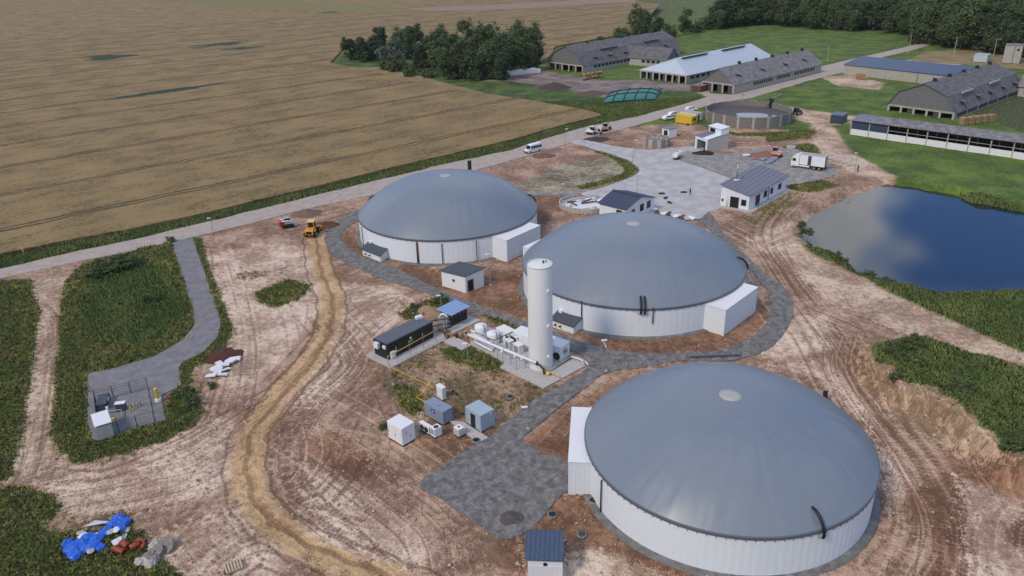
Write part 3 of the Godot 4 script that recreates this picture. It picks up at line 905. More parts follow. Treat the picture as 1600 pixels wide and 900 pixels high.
# ------------------------------------------------------------------ digesters
func annex(t: Node3D, a: Vector3, b: Vector3, depth: float, h: float) -> void:
	# a box whose outer face runs from a to b (local to the tank), reaching back into the tank
	a -= t.position
	b -= t.position
	a.y = 0
	b.y = 0
	var mid := (a + b) / 2
	var dir := (b - a).normalized()
	var inw := Vector3(-dir.z, 0, dir.x)
	if inw.dot(-mid) < 0:
		inw = -inw
	var st := begin()
	var basis_ := Basis(dir, Vector3.UP, dir.cross(Vector3.UP))
	var w := a.distance_to(b)
	sbox(st, mid + inw * depth / 2 + Vector3(0, h / 2 - 0.1, 0), Vector3(w, h + 0.2, depth), basis_)
	var an := put(t, "annex", done(st), M.white)
	var ribs := begin()
	var n := int(w / 0.5)
	for k in n + 1:
		sbox(ribs, a.lerp(b, float(k) / n) - inw * 0.015 + Vector3(0, h / 2, 0), Vector3(0.05, h - 0.1, 0.06), basis_)
	for e in [a, b]:
		for k in int(depth / 0.5):
			sbox(ribs, e + inw * (0.25 + k * 0.5) + Vector3(0, h / 2, 0), Vector3(0.06, h - 0.1, 0.05), basis_)
	put(an, "cladding_rib", done(ribs), M.white).set_meta("kind", "stuff")
	var top := begin()
	sbox(top, mid + inw * depth / 2 + Vector3(0, h + 0.06, 0), Vector3(w + 0.16, 0.08, depth + 0.16), basis_)
	put(an, "roof_sheet", done(top), M.white2)

func tank(label: String, at: Vector3, r: float, apex: float, seed_: int) -> Node3D:
	var t := thing("digester_tank", label, "storage tank", at, 0.0, "round digesters with grey membrane domes")
	var wh := 4.62
	var wall := lathe(PackedVector2Array([Vector2(r - 0.02, -0.3), Vector2(r - 0.02, wh)]), 480, 0.007, 1, false)
	put(t, "wall", wall, M.white)
	put(t, "plinth", lathe(PackedVector2Array([Vector2(r + 0.9, -0.3), Vector2(r + 0.9, 0.05), Vector2(r - 0.1, 0.07)]), 96), M.gravel)
	put(t, "rim_band", lathe(PackedVector2Array([Vector2(r - 0.1, wh - 0.02), Vector2(r + 0.1, wh), Vector2(r + 0.12, wh + 0.34), Vector2(r - 0.05, wh + 0.4)]), 128, 0.0, 0, false), M.rim)
	# membrane: a blown-up cap with radial creases that fade towards the top
	var f := FastNoiseLite.new()
	f.seed = seed_
	f.frequency = 0.9
	f.fractal_octaves = 3
	var st := SurfaceTool.new()
	st.begin(Mesh.PRIMITIVE_TRIANGLES)
	st.set_smooth_group(0)
	var rise := apex - wh - 0.36
	var seg := 288
	var rings := 30
	var grid := []
	for i in rings + 1:
		var s := float(i) / rings
		var ring := PackedVector3Array()
		for k in seg:
			var a := TAU * k / seg
			var crease := 0.0
			var fade := smoothstep(0.12, 0.8, s) * (1.0 - smoothstep(0.93, 1.0, s))
			var nn := f.get_noise_2d(cos(a) * 2.6 + s * 0.8, sin(a) * 2.6) + 0.45 * f.get_noise_3d(cos(a) * 8.0, sin(a) * 8.0, s * 2.0)
			crease = nn * 0.11 * fade
			var fine := f.get_noise_2d(a * 22.0, s * 2.0 + 40.0) * 0.04 * smoothstep(0.6, 0.9, s) * (1.0 - smoothstep(0.96, 1.0, s))
			var rad := r * s
			# between a sphere cap and a parabola, a little fuller near the edge
			var y := wh + 0.36 + rise * (1.0 - lerpf(pow(s, 2.0), pow(s, 3.4), 0.5)) + crease + fine
			ring.append(Vector3(cos(a) * rad, y, sin(a) * rad))
		grid.append(ring)
	for i in rings:
		for k in seg:
			var k2 := (k + 1) % seg
			if i == 0:
				tri(st, grid[0][0], grid[1][k], grid[1][k2])
			else:
				quad(st, grid[i][k], grid[i + 1][k], grid[i + 1][k2], grid[i][k2])
	st.index()
	st.generate_normals()
	var dome := put(t, "membrane_dome", st.commit(), M.membrane)
	var cr := 1.25
	var cap := lathe(PackedVector2Array([Vector2(0.0, 0.09), Vector2(cr * 0.5, 0.08), Vector2(cr, 0.04), Vector2(cr + 0.02, -0.06)]), 40)
	put(dome, "top_disc", cap, M.cap, Vector3(0, apex, 0))
	# bolts and drip hooks under the rim
	var hooks := begin()
	for k in 110:
		var a := TAU * k / 110
		sbox(hooks, Vector3(cos(a) * (r + 0.07), wh - 0.09, sin(a) * (r + 0.07)), Vector3(0.07, 0.22, 0.05), Basis(Vector3.UP, -a))
	put(t, "rim_hook", done(hooks), M.rim).set_meta("kind", "stuff")
	return t

# angle round a tank of a point on the ground
func ang(t: Node3D, p: Vector3) -> float:
	return atan2(p.z - t.position.z, p.x - t.position.x)

func downpipe(t: Node3D, r: float, a: float, y0: float, y1: float, m: Material, w := 0.07) -> void:
	var d := Vector3(cos(a), 0, sin(a))
	tube(t, "downpipe", m, [d * (r + 0.16) + Vector3(0, y1, 0), d * (r + 0.16) + Vector3(0, y0, 0)], w)

func vent(t: Node3D, r: float, a: float) -> void:
	# black hose that leaves the membrane and bends down over the rim
	var d := Vector3(cos(a), 0, sin(a))
	var path := []
	for e in [[-1.9, 6.1], [-1.7, 6.45], [-1.2, 6.5], [-0.6, 6.2], [-0.05, 5.7], [0.3, 5.2], [0.4, 4.6], [0.3, 4.3]]:
		path.append(d * (r + e[0]) + Vector3(0, e[1] - 0.15, 0))
	tube(t, "vent_hose", M.black, path, 0.16, 10)
	var ring := []
	var side := d.cross(Vector3.UP)
	for k in 9:
		var q := PI * k / 8
		ring.append(d * (r + 0.3) + side * cos(q) * 0.6 + Vector3(0, 4.6 - sin(q) * 0.45, 0))
	tube(t, "vent_loop", M.steel, ring, 0.05, 6)

func lean_to(label: String, a: Vector3, b: Vector3, c: Vector3, hf: float, hb: float) -> void:
	var o := thing("pump_shed", label, "shed", a)
	house(o, b - a, c - b, [hf, hf, hb, hb], M.white, M.roofdark, 0.25)
	var f := (b - a).normalized()
	var out := (b - c).normalized()
	for s in [0.2, 0.42]:
		var p: Vector3 = (b - a) * s + out * 0.2
		cy(o, "pipe_stub", M.dark, p + Vector3(0, 0.55, 0), 0.13, 0.5, Vector3(PI / 2, atan2(out.x, out.z), 0), -1, 10)
	bs(o, "roof_vent", M.white2, (c - b) * 0.75 + (b - a) * 0.12 + Vector3(0, hb - 0.15, 0), Vector3(0.7, 0.45, 0.5), atan2(-f.z, f.x))

func make_tanks() -> void:
	var t1 := tank("far round digester with grey dome, nearest the crop field", Vector3(-13.36, 0, -158.69), 19.2, 12.34, 3)
	annex(t1, Vector3(-0.80, 4.40, -139.72), Vector3(6.09, 4.40, -147.74), 7.0, 4.4)
	for e in [Vector3(-30.64, 0.00, -150.19), Vector3(-18.15, 0.00, -140.23), Vector3(-13.42, 0.00, -139.40), Vector3(-6.67, 0.00, -140.38)]:
		downpipe(t1, 19.2, ang(t1, e), 0.1, 4.3, M.dark if rng.randf() < 0.7 else M.rust, 0.08)
	downpipe(t1, 19.2, ang(t1, Vector3(-18.28, 0.00, -140.24)), 0.1, 4.5, M.rust, 0.16)
	vent(t1, 19.2, ang(t1, Vector3(-35.07, 0.00, -166.55)))
	vent(t1, 19.2, ang(t1, Vector3(6.88, 0.00, -163.04)))
	var hatch := cy(t1, "membrane_window", M.cap, Vector3.ZERO, 0.55, 0.1, Vector3.ZERO, -1, 20)
	var wa := ang(t1, Vector3(-20.14, 0.00, -141.04))
	hatch.position = Vector3(cos(wa) * 18.2, 5.55, sin(wa) * 18.2)
	hatch.rotation = Vector3(0, -wa, -0.6)
	var t2 := tank("middle round digester with grey dome, behind the tall white column", Vector3(21.6, 0, -126.55), 19.5, 11.99, 9)
	annex(t2, Vector3(33.07, 4.40, -106.81), Vector3(40.51, 4.40, -114.96), 7.0, 4.4)
	annex(t2, Vector3(2.34, 4.40, -136.08), Vector3(5.99, 4.40, -139.88), 8.0, 4.4)
	for e in [Vector3(11.20, 0.00, -110.35), Vector3(21.81, 0.00, -107.08)]:
		downpipe(t2, 19.5, ang(t2, e), 2.4, 5.2, M.dark, 0.08)
	vent(t2, 19.5, ang(t2, Vector3(19.94, 0.00, -107.41)))
	vent(t2, 19.5, ang(t2, Vector3(20.55, 0.00, -107.37)))
	vent(t2, 19.5, ang(t2, Vector3(41.59, 0.00, -122.94)))
	var t3 := tank("nearest round digester with grey dome, at the lower right", Vector3(24.08, 0, -72.97), 16.09, 10.77, 14)
	annex(t3, Vector3(5.78, 4.40, -70.07), Vector3(7.08, 4.40, -80.94), 8.0, 4.4)
	downpipe(t3, 16.09, ang(t3, Vector3(9.34, 0.00, -66.92)), 0.1, 4.4, M.dark, 0.08)
	vent(t3, 16.09, ang(t3, Vector3(29.33, 0.00, -57.91)))
	lean_to("low white pump shed with dark roof against the far digester", Vector3(-30.13, 0.00, -145.51), Vector3(-25.90, 0.00, -141.46), Vector3(-24.42, 0.00, -143.70), 1.25, 2.2)
	lean_to("low white pump shed with dark roof beside the tall white column", Vector3(6.31, 0.00, -111.78), Vector3(9.63, 0.00, -108.89), Vector3(11.20, 0.00, -110.35), 1.25, 2.2)

# walls and a flat sloping roof: side vectors u (front) and v (depth), heights of the corners 0, u, u+v, v
func house(o: Node3D, u: Vector3, v: Vector3, h: Array, wall_m: Material, roof_m: Material, over := 0.3, ribs := 0.0) -> MeshInstance3D:
	var st := begin()
	var p := [Vector3.ZERO, u, u + v, v]
	for k in 4:
		var k2 := (k + 1) % 4
		quad(st, p[k] + Vector3(0, -0.2, 0), p[k2] + Vector3(0, -0.2, 0), p[k2] + Vector3(0, h[k2], 0), p[k] + Vector3(0, h[k], 0))
	put(o, "wall", done(st), wall_m)
	return roof_plane(o, [p[0] + Vector3(0, h[0], 0), p[1] + Vector3(0, h[1], 0), p[2] + Vector3(0, h[2], 0), p[3] + Vector3(0, h[3], 0)], roof_m, over, 0.14, ribs)

# a roof slab over four corners (0-1 is the eave, 0-3 runs up the slope), ribs run up the slope
func roof_plane(o: Node3D, c: Array, m: Material, over := 0.3, thick := 0.14, ribs := 0.0) -> MeshInstance3D:
	var x: Vector3 = (c[1] - c[0]).normalized()
	var z: Vector3 = (c[3] - c[0]).normalized()
	var n := z.cross(x).normalized()
	if n.y < 0:
		n = -n
	var q := [c[0] - x * over - z * over, c[1] + x * over - z * over, c[2] + x * over + z * over, c[3] - x * over + z * over]
	var st := begin()
	var up := n * thick
	quad(st, q[0] + up, q[1] + up, q[2] + up, q[3] + up)
	quad(st, q[0], q[1], q[2], q[3])
	for k in 4:
		quad(st, q[k], q[(k + 1) % 4], q[(k + 1) % 4] + up, q[k] + up)
	if ribs > 0:
		var len_: float = q[0].distance_to(q[1])
		var cnt := int(len_ / ribs)
		for k in cnt + 1:
			var s := float(k) / cnt
			var a: Vector3 = q[0].lerp(q[1], s) + up * 1.1
			var b: Vector3 = q[3].lerp(q[2], s) + up * 1.1
			sbox(st, (a + b) / 2, Vector3(0.06, 0.09, a.distance_to(b)), Basis(x, n, x.cross(n)))
	return put(o, "roof", done(st), m)

# a box-shaped thing from three corners of its base: near, left, right. x runs near->left, z near->right
func crate(called: String, label: String, category: String, n: Vector3, l: Vector3, r: Vector3, h: float, m: Material, group := "") -> Node3D:
	var u := l - n
	var lx := u.length()
	var x := u / lx
	var v := r - n
	var z := (v - x * v.dot(x))
	var lz := z.length()
	z /= lz
	var o := thing(called, label, category, n, 0.0, group)
	# left-handed base seen from above: put the body by vectors
	o.set_meta("frame", [x, z, lx, lz, h])
	var st := begin()
	sbox(st, x * lx / 2 + z * lz / 2 + Vector3(0, h / 2 + 0.06, 0), Vector3(lx, h - 0.12, lz), Basis(x, Vector3.UP, x.cross(Vector3.UP)))
	put(o, "body", done(st), m)
	var sk := begin()
	sbox(sk, x * lx / 2 + z * lz / 2 + Vector3(0, 0.02, 0), Vector3(lx - 0.1, 0.28, lz - 0.1), Basis(x, Vector3.UP, x.cross(Vector3.UP)))
	put(o, "base_frame", done(sk), M.dark)
	return o

# a thin plate on one side of such a box: side 0 = the face along x (towards the camera right of left edge), 1 = the face along z
func plate(o: Node3D, called: String, m: Material, side: int, s0: float, s1: float, y0: float, y1: float, deep := 0.05, parent: Node = null) -> MeshInstance3D:
	var f: Array = o.get_meta("frame")
	var x: Vector3 = f[0]
	var z: Vector3 = f[1]
	var along := x if side == 0 else z
	var out := -z if side == 0 else -x
	var len_: float = f[2] if side == 0 else f[3]
	var st := begin()
	sbox(st, along * len_ * (s0 + s1) / 2 + out * deep / 2 + Vector3(0, (y0 + y1) / 2, 0), Vector3(len_ * absf(s1 - s0), y1 - y0, deep), Basis(along, Vector3.UP, along.cross(Vector3.UP)))
	return put(o if parent == null else parent, called, done(st), m)

func lid(o: Node3D, called: String, m: Material, over: float, thick: float, slope := 0.0) -> MeshInstance3D:
	var f: Array = o.get_meta("frame")
	var x: Vector3 = f[0]
	var z: Vector3 = f[1]
	var st := begin()
	var b := Basis(x, Vector3.UP, x.cross(Vector3.UP)) * Basis(Vector3(1, 0, 0), slope)
	sbox(st, x * f[2] / 2 + z * f[3] / 2 + Vector3(0, f[4] + thick / 2 + absf(slope) * f[3] / 2, 0), Vector3(f[2] + over * 2, thick, f[3] + over * 2), b)
	return put(o, called, done(st), m)

func corner_posts(o: Node3D, m: Material) -> void:
	var f: Array = o.get_meta("frame")
	var x: Vector3 = f[0]
	var z: Vector3 = f[1]
	for e in [[0, 0], [1, 0], [0, 1], [1, 1]]:
		var st := begin()
		sbox(st, x * f[2] * e[0] + z * f[3] * e[1] + Vector3(0, f[4] / 2, 0), Vector3(0.14, f[4] + 0.02, 0.14), Basis(x, Vector3.UP, x.cross(Vector3.UP)))
		put(o, "corner_post", done(st), m)

func fan(parent: Node, at: Vector3, r: float, axis: Vector3) -> void:
	var o := Node3D.new()
	o.name = "fan"
	parent.add_child(o, true)
	o.position = at
	o.basis = Basis(Quaternion(Vector3.UP, axis.normalized()))
	cy(o, "housing", M.black, Vector3.ZERO, r, 0.1, Vector3.ZERO, -1, 18)
	cy(o, "hub", M.galv, Vector3(0, 0.06, 0), r * 0.22, 0.08, Vector3.ZERO, -1, 10)

func clear_frames() -> void:
	for c in get_children():
		if c.has_meta("frame"):
			c.remove_meta("frame")

func pad(called: String, p: PackedVector2Array, y: float) -> void:
	paint(7, p)
	var o := put(self, called, slab(p, -0.25, y), M.concrete)
	structure(o)

func lamp_post(label: String, at: Vector3, h: float, arm: float) -> void:
	var o := thing("lamp_post", label, "lamp post", at, 0.0, "lamp posts of the plant")
	var st := begin()
	stube(st, [Vector3(0, -0.2, 0), Vector3(0, h, 0)], 0.075, 8, 0.045)
	put(o, "pole", done(st), M.galv)
	bs(o, "foot", M.concrete, Vector3(0, -0.15, 0), Vector3(0.4, 0.3, 0.4))
	var hd := bx(o, "lamp_head", M.white2, Vector3(arm * 0.4, h + 0.05, 0), Vector3(0.8, 0.12, 0.3), Vector3(0, 0, 0.08))
	bx(hd, "lens", M.cap, Vector3(0.1 * signf(arm), -0.065, 0), Vector3(0.5, 0.03, 0.22))

func make_plant() -> void:
	pad("concrete_pad", pts([-22.71, -103.47, -18.34, -99.46, -10.70, -107.94, -11.37, -110.15, -15.30, -113.33]), 0.12)
	pad("concrete_pad", pts([-11.07, -107.32, -7.98, -104.24, -6.56, -105.80, -9.54, -108.95]), 0.14)
	pad("concrete_pad", pts([-10.64, -111.67, -9.60, -110.04, -5.37, -114.35, -7.36, -116.14]), 0.12)
	pad("concrete_pad", pts([-6.77, -106.23, -1.37, -100.13, -2.13, -98.85, 4.11, -92.65, 10.76, -98.70, 8.00, -102.32, 1.33, -108.95, -4.36, -111.74, -6.58, -109.20]), 0.13)
	pad("concrete_pad", pts([-8.95, -85.40, -5.59, -81.23, -4.43, -80.49, -3.55, -81.27, -6.81, -84.85]), 0.08)
	var g1 := noisy(lin(0.006, 0.009, 0.008), lin(0.012, 0.016, 0.014), 3.0, 0.45, 0.0, 51)
	# long black container
	var c := crate("process_container", "long black process container with grey ribbed roof on concrete pad", "container", Vector3(-18.98, 0.00, -101.75), Vector3(-12.76, 0.00, -108.81), Vector3(-21.15, 0.00, -104.08), 2.75, g1)
	lid(c, "roof", M.roofdark, 0.05, 0.1)
	var f: Array = c.get_meta("frame")
	var top_m := mat(lin(0.1, 0.115, 0.14), 0.45)
	for k in 20:
		var st := begin()
		sbox(st, f[0] * (f[2] * (k + 0.5) / 20) + f[1] * f[3] / 2 + Vector3(0, f[4] + 0.12, 0), Vector3(f[2] / 20 - 0.06, 0.06, f[3] - 0.1), Basis(f[0], Vector3.UP, f[0].cross(Vector3.UP)))
		put(c, "roof_panel", done(st), top_m)
	plate(c, "sign", M.white2, 0, 0.475, 0.515, 1.75, 2.15)
	var green := mat(lin(0.16, 0.5, 0.04), 0.5)
	plate(c, "sign", green, 0, 0.45, 0.54, 1.32, 1.55)
	plate(c, "switch_box", M.white2, 0, 0.04, 0.12, 0.25, 1.35, 0.35)
	plate(c, "switch_box", M.white2, 0, 0.14, 0.18, 0.8, 1.25, 0.12)
	plate(c, "air_conditioner", M.white2, 1, 0.55, 0.85, 1.6, 2.5, 0.5)
	plate(c, "air_conditioner", M.white2, 1, 0.1, 0.3, 1.9, 2.4, 0.2)
	plate(c, "door_panel", M.dark, 0, 0.2, 0.29, 0.2, 2.2, 0.04)
	plate(c, "door_panel", M.dark, 0, 0.7, 0.8, 0.2, 2.2, 0.04)
	bs(c, "roof_unit", M.white2, f[0] * f[2] * 0.94 + f[1] * f[3] * 0.8 + Vector3(0, f[4] + 0.1, 0), Vector3(1.1, 0.45, 0.7), 0.5)
	# second black container with blue roof sheets
	c = crate("process_container", "short black process container under a bright blue sheet roof", "container", Vector3(-10.25, 0.00, -112.10), Vector3(-7.64, 0.00, -115.08), Vector3(-11.63, 0.00, -113.80), 2.5, g1)
	f = c.get_meta("frame")
	var sheet := noisy(lin(0.16, 0.28, 0.5), lin(0.24, 0.36, 0.58), 2.0, 0.35, 0.0, 52)
	for k in 6:
		var st := begin()
		sbox(st, f[0] * (-0.5 + (f[2] + 0.6) * (k + 0.5) / 6) + f[1] * f[3] * 0.42 + Vector3(0, f[4] + 0.2, 0), Vector3((f[2] + 0.6) / 6 - 0.05, 0.06, f[3] + 1.4), Basis(f[0], Vector3.UP, f[0].cross(Vector3.UP)) * Basis(Vector3.RIGHT, 0.05))
		put(c, "roof_panel", done(st), sheet)
	for k in 4:
		plate(c, "sign", M.yellow if k % 2 else M.white2, 0, 0.1 + k * 0.23, 0.13 + k * 0.23, 1.7, 1.85)
	plate(c, "louvre_panel", M.galv, 1, 0.05, 0.95, 0.2, 2.2, 0.6)
	plate(c, "door_panel", M.dark, 0, 0.5, 0.8, 0.2, 2.1, 0.04)
	# frame and pipes between them
	var pr := thing("pipe_rack", "steel pipe rack joining the two black containers", "pipework", Vector3(-11.56, 0.00, -109.94))
	for e in [Vector3(-0.8, 0, 0.3), Vector3(0.9, 0, -0.5), Vector3(-0.5, 0, -1.2), Vector3(0.6, 0, 0.9)]:
		tube(pr, "post", M.steel, [e + Vector3(0, -0.1, 0), e + Vector3(0, 2.4, 0)], 0.05, 6)
	for k in 5:
		tube(pr, "pipe", M.steel if k % 2 else M.dark, [Vector3(-1.6, 0.7 + k * 0.35, 0.8 - k * 0.35), Vector3(0.3, 0.75 + k * 0.35, -0.3 - k * 0.2), Vector3(1.5, 0.7 + k * 0.35, -0.9)], 0.08, 8)
	var bend := []
	for k in 9:
		bend.append(Vector3(0.3 - cos(PI * k / 8) * 0.6, 2.3 + sin(PI * k / 8) * 0.6, -1.4))
	tube(pr, "duct_bend", M.white2, bend, 0.16, 10)
	for k in 6:
		bs(pr, "valve_block", [M.dark, M.orange, M.galv][k % 3], Vector3(1.2 + k * 0.45, 0.1, 1.6 - 0.3 * (k % 3)), Vector3(0.35, 0.5 + 0.2 * (k % 2), 0.35), 0.4 * k)
	# yellow gas line
	var gl := thing("gas_pipe", "thin yellow gas pipe from the black container to the blue-grey cabin", "pipe", Vector3.ZERO)
	tube(gl, "riser", M.yellow, [Vector3(-11.98, 2.00, -107.76), Vector3(-18.67, 2.00, -99.42), Vector3(-18.56, 0.20, -99.79)], 0.06, 8)
	tube(gl, "ground_run", M.yellow, [Vector3(-18.42, 0.25, -99.51), Vector3(-11.48, 0.25, -93.24), Vector3(-13.70, 0.40, -90.70), Vector3(-12.06, 0.40, -89.25)], 0.07, 8)
	tube(gl, "support", M.yellow, [Vector3(-12.31, 0.00, -90.69), Vector3(-12.31, 0.00, -90.69) + Vector3(0, 1.6, 0), Vector3(-11.66, 0.00, -93.65) + Vector3(0, 1.0, 0)], 0.07, 8)
	for e in [Vector3(-17.61, 0.00, -101.23), Vector3(-15.87, 0.00, -103.08), Vector3(-14.01, 0.00, -105.20), Vector3(-12.17, 0.00, -107.17)]:
		tube(gl, "bracket_post", M.steel, [e, e + Vector3(0, 2.7, 0)], 0.035, 6)
	# tall column
	var t := thing("tall_column", "tall white cylindrical column tank on the concrete pad", "storage tank", Vector3(3.95, 0.00, -98.98))
	put(t, "shell", lathe(PackedVector2Array([Vector2(1.77, 0.1), Vector2(1.77, 16.2), Vector2(1.72, 16.35)]), 64), M.cream)
	for y in [4.6, 9.6, 0.35]:
		put(t, "seam_ring", lathe(PackedVector2Array([Vector2(1.765, y - 0.04), Vector2(1.79, y - 0.03), Vector2(1.79, y + 0.03), Vector2(1.765, y + 0.04)]), 64), M.cream)
	put(t, "top_cap", lathe(PackedVector2Array([Vector2(0.0, 16.62), Vector2(0.9, 16.55), Vector2(1.5, 16.42), Vector2(1.72, 16.3)]), 64), M.cream)
	put(t, "top_rail", lathe(PackedVector2Array([Vector2(1.74, 16.3), Vector2(1.8, 16.3), Vector2(1.8, 16.44), Vector2(1.74, 16.44), Vector2(1.74, 16.3)]), 64), M.white2)
	for y in [2.3, 7.3, 12.8]:
		var an := 0.9
		cy(t, "manhole", M.white2, Vector3(cos(an) * 1.85, y, sin(an) * 1.85), 0.28, 0.25, Vector3(PI / 2, PI / 2 - an, 0), -1, 16)
	cy(t, "nozzle", M.dark, Vector3(0.5, 16.7, 0.2), 0.12, 0.5, Vector3.ZERO, -1, 10)
	cy(t, "nozzle", M.dark, Vector3(0.9, 16.62, -0.3), 0.08, 0.4, Vector3.ZERO, -1, 10)
	for k in 24:
		var st := begin()
		var an := 0.35 + 0.0
		sbox(st, Vector3(cos(an) * 1.95, 0.8 + k * 0.62, sin(an) * 1.95), Vector3(0.06, 0.05, 0.5), Basis(Vector3.UP, -an))
		if k % 6 == 0:
			put(t, "bracket", done(st), M.galv)
	# white equipment
	for e in [[Vector3(-5.13, 0.00, -109.01), "white round vessel with domed lid farther from the column"], [Vector3(-3.16, 0.00, -106.43), "white round vessel with domed lid nearer the column"]]:
		var v := thing("round_vessel", e[1], "tank", e[0], 0.0, "white vessels of the treatment skid")
		put(v, "shell", lathe(PackedVector2Array([Vector2(1.02, 0.0), Vector2(1.02, 1.75), Vector2(0.95, 1.9), Vector2(0.5, 2.03), Vector2(0.0, 2.08)]), 40), M.white2)
		cy(v, "lid", M.white2, Vector3(0, 2.08, 0), 0.3, 0.12, Vector3.ZERO, -1, 16)
		tube(v, "pipe", M.dark, [Vector3(0.3, 1.95, 0.3), Vector3(0.5, 2.2, 0.6), Vector3(0.7, 1.2, 1.15)], 0.05, 6)
	c = crate("equipment_box", "white equipment box with dark door behind the round vessels", "container", Vector3(-0.75, 0.00, -105.25), Vector3(-2.66, 0.00, -107.46), Vector3(0.36, 0.00, -106.44), 2.1, M.white2)
	lid(c, "roof", M.white2, 0.06, 0.08)
	plate(c, "door", M.roofnavy, 0, 0.02, 0.22, 0.2, 1.8)
	plate(c, "cover_strip", M.galv, 0, 0.5, 0.52, 0.1, 2.0)
	c = crate("equipment_container", "long white equipment container behind the tall column", "container", Vector3(6.95, 0.00, -99.86), Vector3(-0.15, 0.00, -105.42), Vector3(8.50, 0.00, -101.70), 2.4, M.white2)
	lid(c, "roof", M.white2, 0.06, 0.08)
	for k in 9:
		plate(c, "wall_panel", M.white2, 0, k / 9.0 + 0.004, (k + 1) / 9.0 - 0.004, 0.2, 2.3, 0.03)
	plate(c, "meter_box", M.galv, 1, 0.3, 0.6, 1.2, 1.8, 0.25)
	f = c.get_meta("frame")
	fan(c, f[0] * f[2] * 0.08 - f[1] * 0.06 + Vector3(0, 0.85, 0), 0.6, -f[1])
	c = crate("chiller", "white chiller with two dark fans on top beside the tall column", "machine", Vector3(0.53, 0.00, -104.36), Vector3(-0.95, 0.00, -106.30), Vector3(1.29, 0.00, -105.34), 2.0, M.white2)
	f = c.get_meta("frame")
	for k in 2:
		fan(c, f[0] * f[2] * (0.27 + 0.46 * k) + f[1] * f[3] / 2 + Vector3(0, 2.0, 0), 0.42, Vector3.UP)
	plate(c, "coil_grille", M.dark, 0, 0.08, 0.92, 0.6, 1.7)
	for e in [[Vector3(-0.67, 0.00, -103.62), Vector3(-1.35, 0.00, -104.47), Vector3(-0.16, 0.00, -104.40), "small white control box in front of the chiller"], [Vector3(0.78, 0.00, -102.14), Vector3(-0.08, 0.00, -103.18), Vector3(1.38, 0.00, -102.90), "small white control box nearest the tall column"]]:
		c = crate("control_box", e[3], "box", e[0], e[1], e[2], 1.6, M.white2)
		lid(c, "roof", M.white2, 0.08, 0.06)
		plate(c, "door", M.galv, 0, 0.15, 0.85, 0.3, 1.4)
	var sk := thing("pipe_skid", "skid of stacked white horizontal pipes in front of the round vessels", "pipework", Vector3(-5.07, 0.00, -106.34))
	var d: Vector3 = (Vector3(-1.37, 0.00, -100.13) - Vector3(-6.56, 0.00, -105.80)).normalized()
	var s := Vector3(-d.z, 0, d.x)
	for e in [[-1.5, 3.2, 0.3, 0.2, 0.24], [-2.0, 2.6, 0.85, 0.15, 0.22], [-2.2, 1.5, 1.35, 0.1, 0.2], [-0.5, 3.6, 0.25, 0.85, 0.18]]:
		tube(sk, "pressure_pipe", M.white2, [d * e[0] + s * e[3] + Vector3(0, e[2] + 0.2, 0), d * e[1] + s * e[3] + Vector3(0, e[2] + 0.2, 0)], e[4], 14)
	for k in 5:
		bx(sk, "skid_post", M.steel, d * (-1.8 + k * 1.2) + Vector3(0, 0.75, 0), Vector3(0.1, 1.5, 0.1))
	for k in 4:
		bs(sk, "pump", [M.dark, M.galv, M.white2, M.orange][k], d * (-3.6 + k * 0.55) + s * (0.4 * (k % 2)) + Vector3(0, 0.1, 0), Vector3(0.45, 0.6, 0.4), k)
	var mp := thing("gas_main", "long white pipe on legs running to the foot of the tall column", "pipe", Vector3.ZERO)
	tube(mp, "main_pipe", M.white2, [Vector3(-7.04, 2.10, -105.49), Vector3(3.20, 2.10, -96.24)], 0.2, 12)
	for e in [Vector3(-2.43, 0.00, -101.34), Vector3(-1.65, 0.00, -100.53), Vector3(-0.51, 0.00, -99.51), Vector3(0.32, 0.00, -97.97), Vector3(1.74, 0.00, -98.08)]:
		tube(mp, "leg", M.galv, [e, e + Vector3(0, 2.0, 0)], 0.05, 6)
	for e in [Vector3(-1.97, 2.10, -99.54), Vector3(-0.00, 2.10, -98.10), Vector3(1.01, 2.10, -97.29)]:
		tube(mp, "branch", M.white2, [e, e + Vector3(0.5, 0.1, -0.9), e + Vector3(0.7, -0.6, -1.3)], 0.14, 10)
	tube(mp, "valve_pipe", M.dark, [Vector3(3.20, 2.10, -96.24), Vector3(3.65, 1.90, -96.01), Vector3(4.19, 1.20, -95.91), Vector3(4.29, 0.30, -96.16)], 0.13, 10)
	cy(mp, "flange", M.dark, Vector3(3.29, 2.10, -96.15), 0.34, 0.2, Vector3(0, 0, 1.3), -1, 14)
	bs(mp, "valve_body", M.orange, Vector3(4.30, 0.00, -96.48), Vector3(0.4, 1.0, 0.4))
	cy(mp, "hand_wheel", M.yellow, Vector3(4.82, 0.60, -95.81), 0.3, 0.12, Vector3(1.2, 0, 0.4), -1, 14)
	tube(mp, "ground_pipe", M.orange, [Vector3(5.04, 0.30, -96.30), Vector3(5.93, 0.25, -95.80), Vector3(6.63, 0.20, -95.13)], 0.09, 8)
	tube(mp, "guard_rail", M.black, [Vector3(3.20, 1.90, -98.65), Vector3(4.19, 1.90, -97.65), Vector3(4.23, 1.20, -98.68)], 0.05, 6)
	tube(mp, "cable_tray", M.black, [Vector3(-5.92, 2.60, -105.33), Vector3(-2.93, 2.60, -102.45), Vector3(-0.09, 2.60, -105.19)], 0.07, 6)
	var wp := thing("drain_pipes", "pair of white bent pipes lying on the pad right of the tall column", "pipe", Vector3.ZERO)
	for k in 3:
		var q := Vector3(0.25 * k, 0.3, 0.3 * k)
		tube(wp, "pipe", M.white2 if k != 1 else M.dark, [Vector3(8.00, 0.30, -101.01) + q, Vector3(9.54, 0.30, -99.95) + q, Vector3(10.21, 0.30, -98.97) + q, Vector3(10.38, 0.00, -98.72) + q], 0.11, 8)
	tube(wp, "rail", M.black, [Vector3(5.35, 0.30, -97.01), Vector3(8.64, 0.30, -100.58)], 0.06, 6)
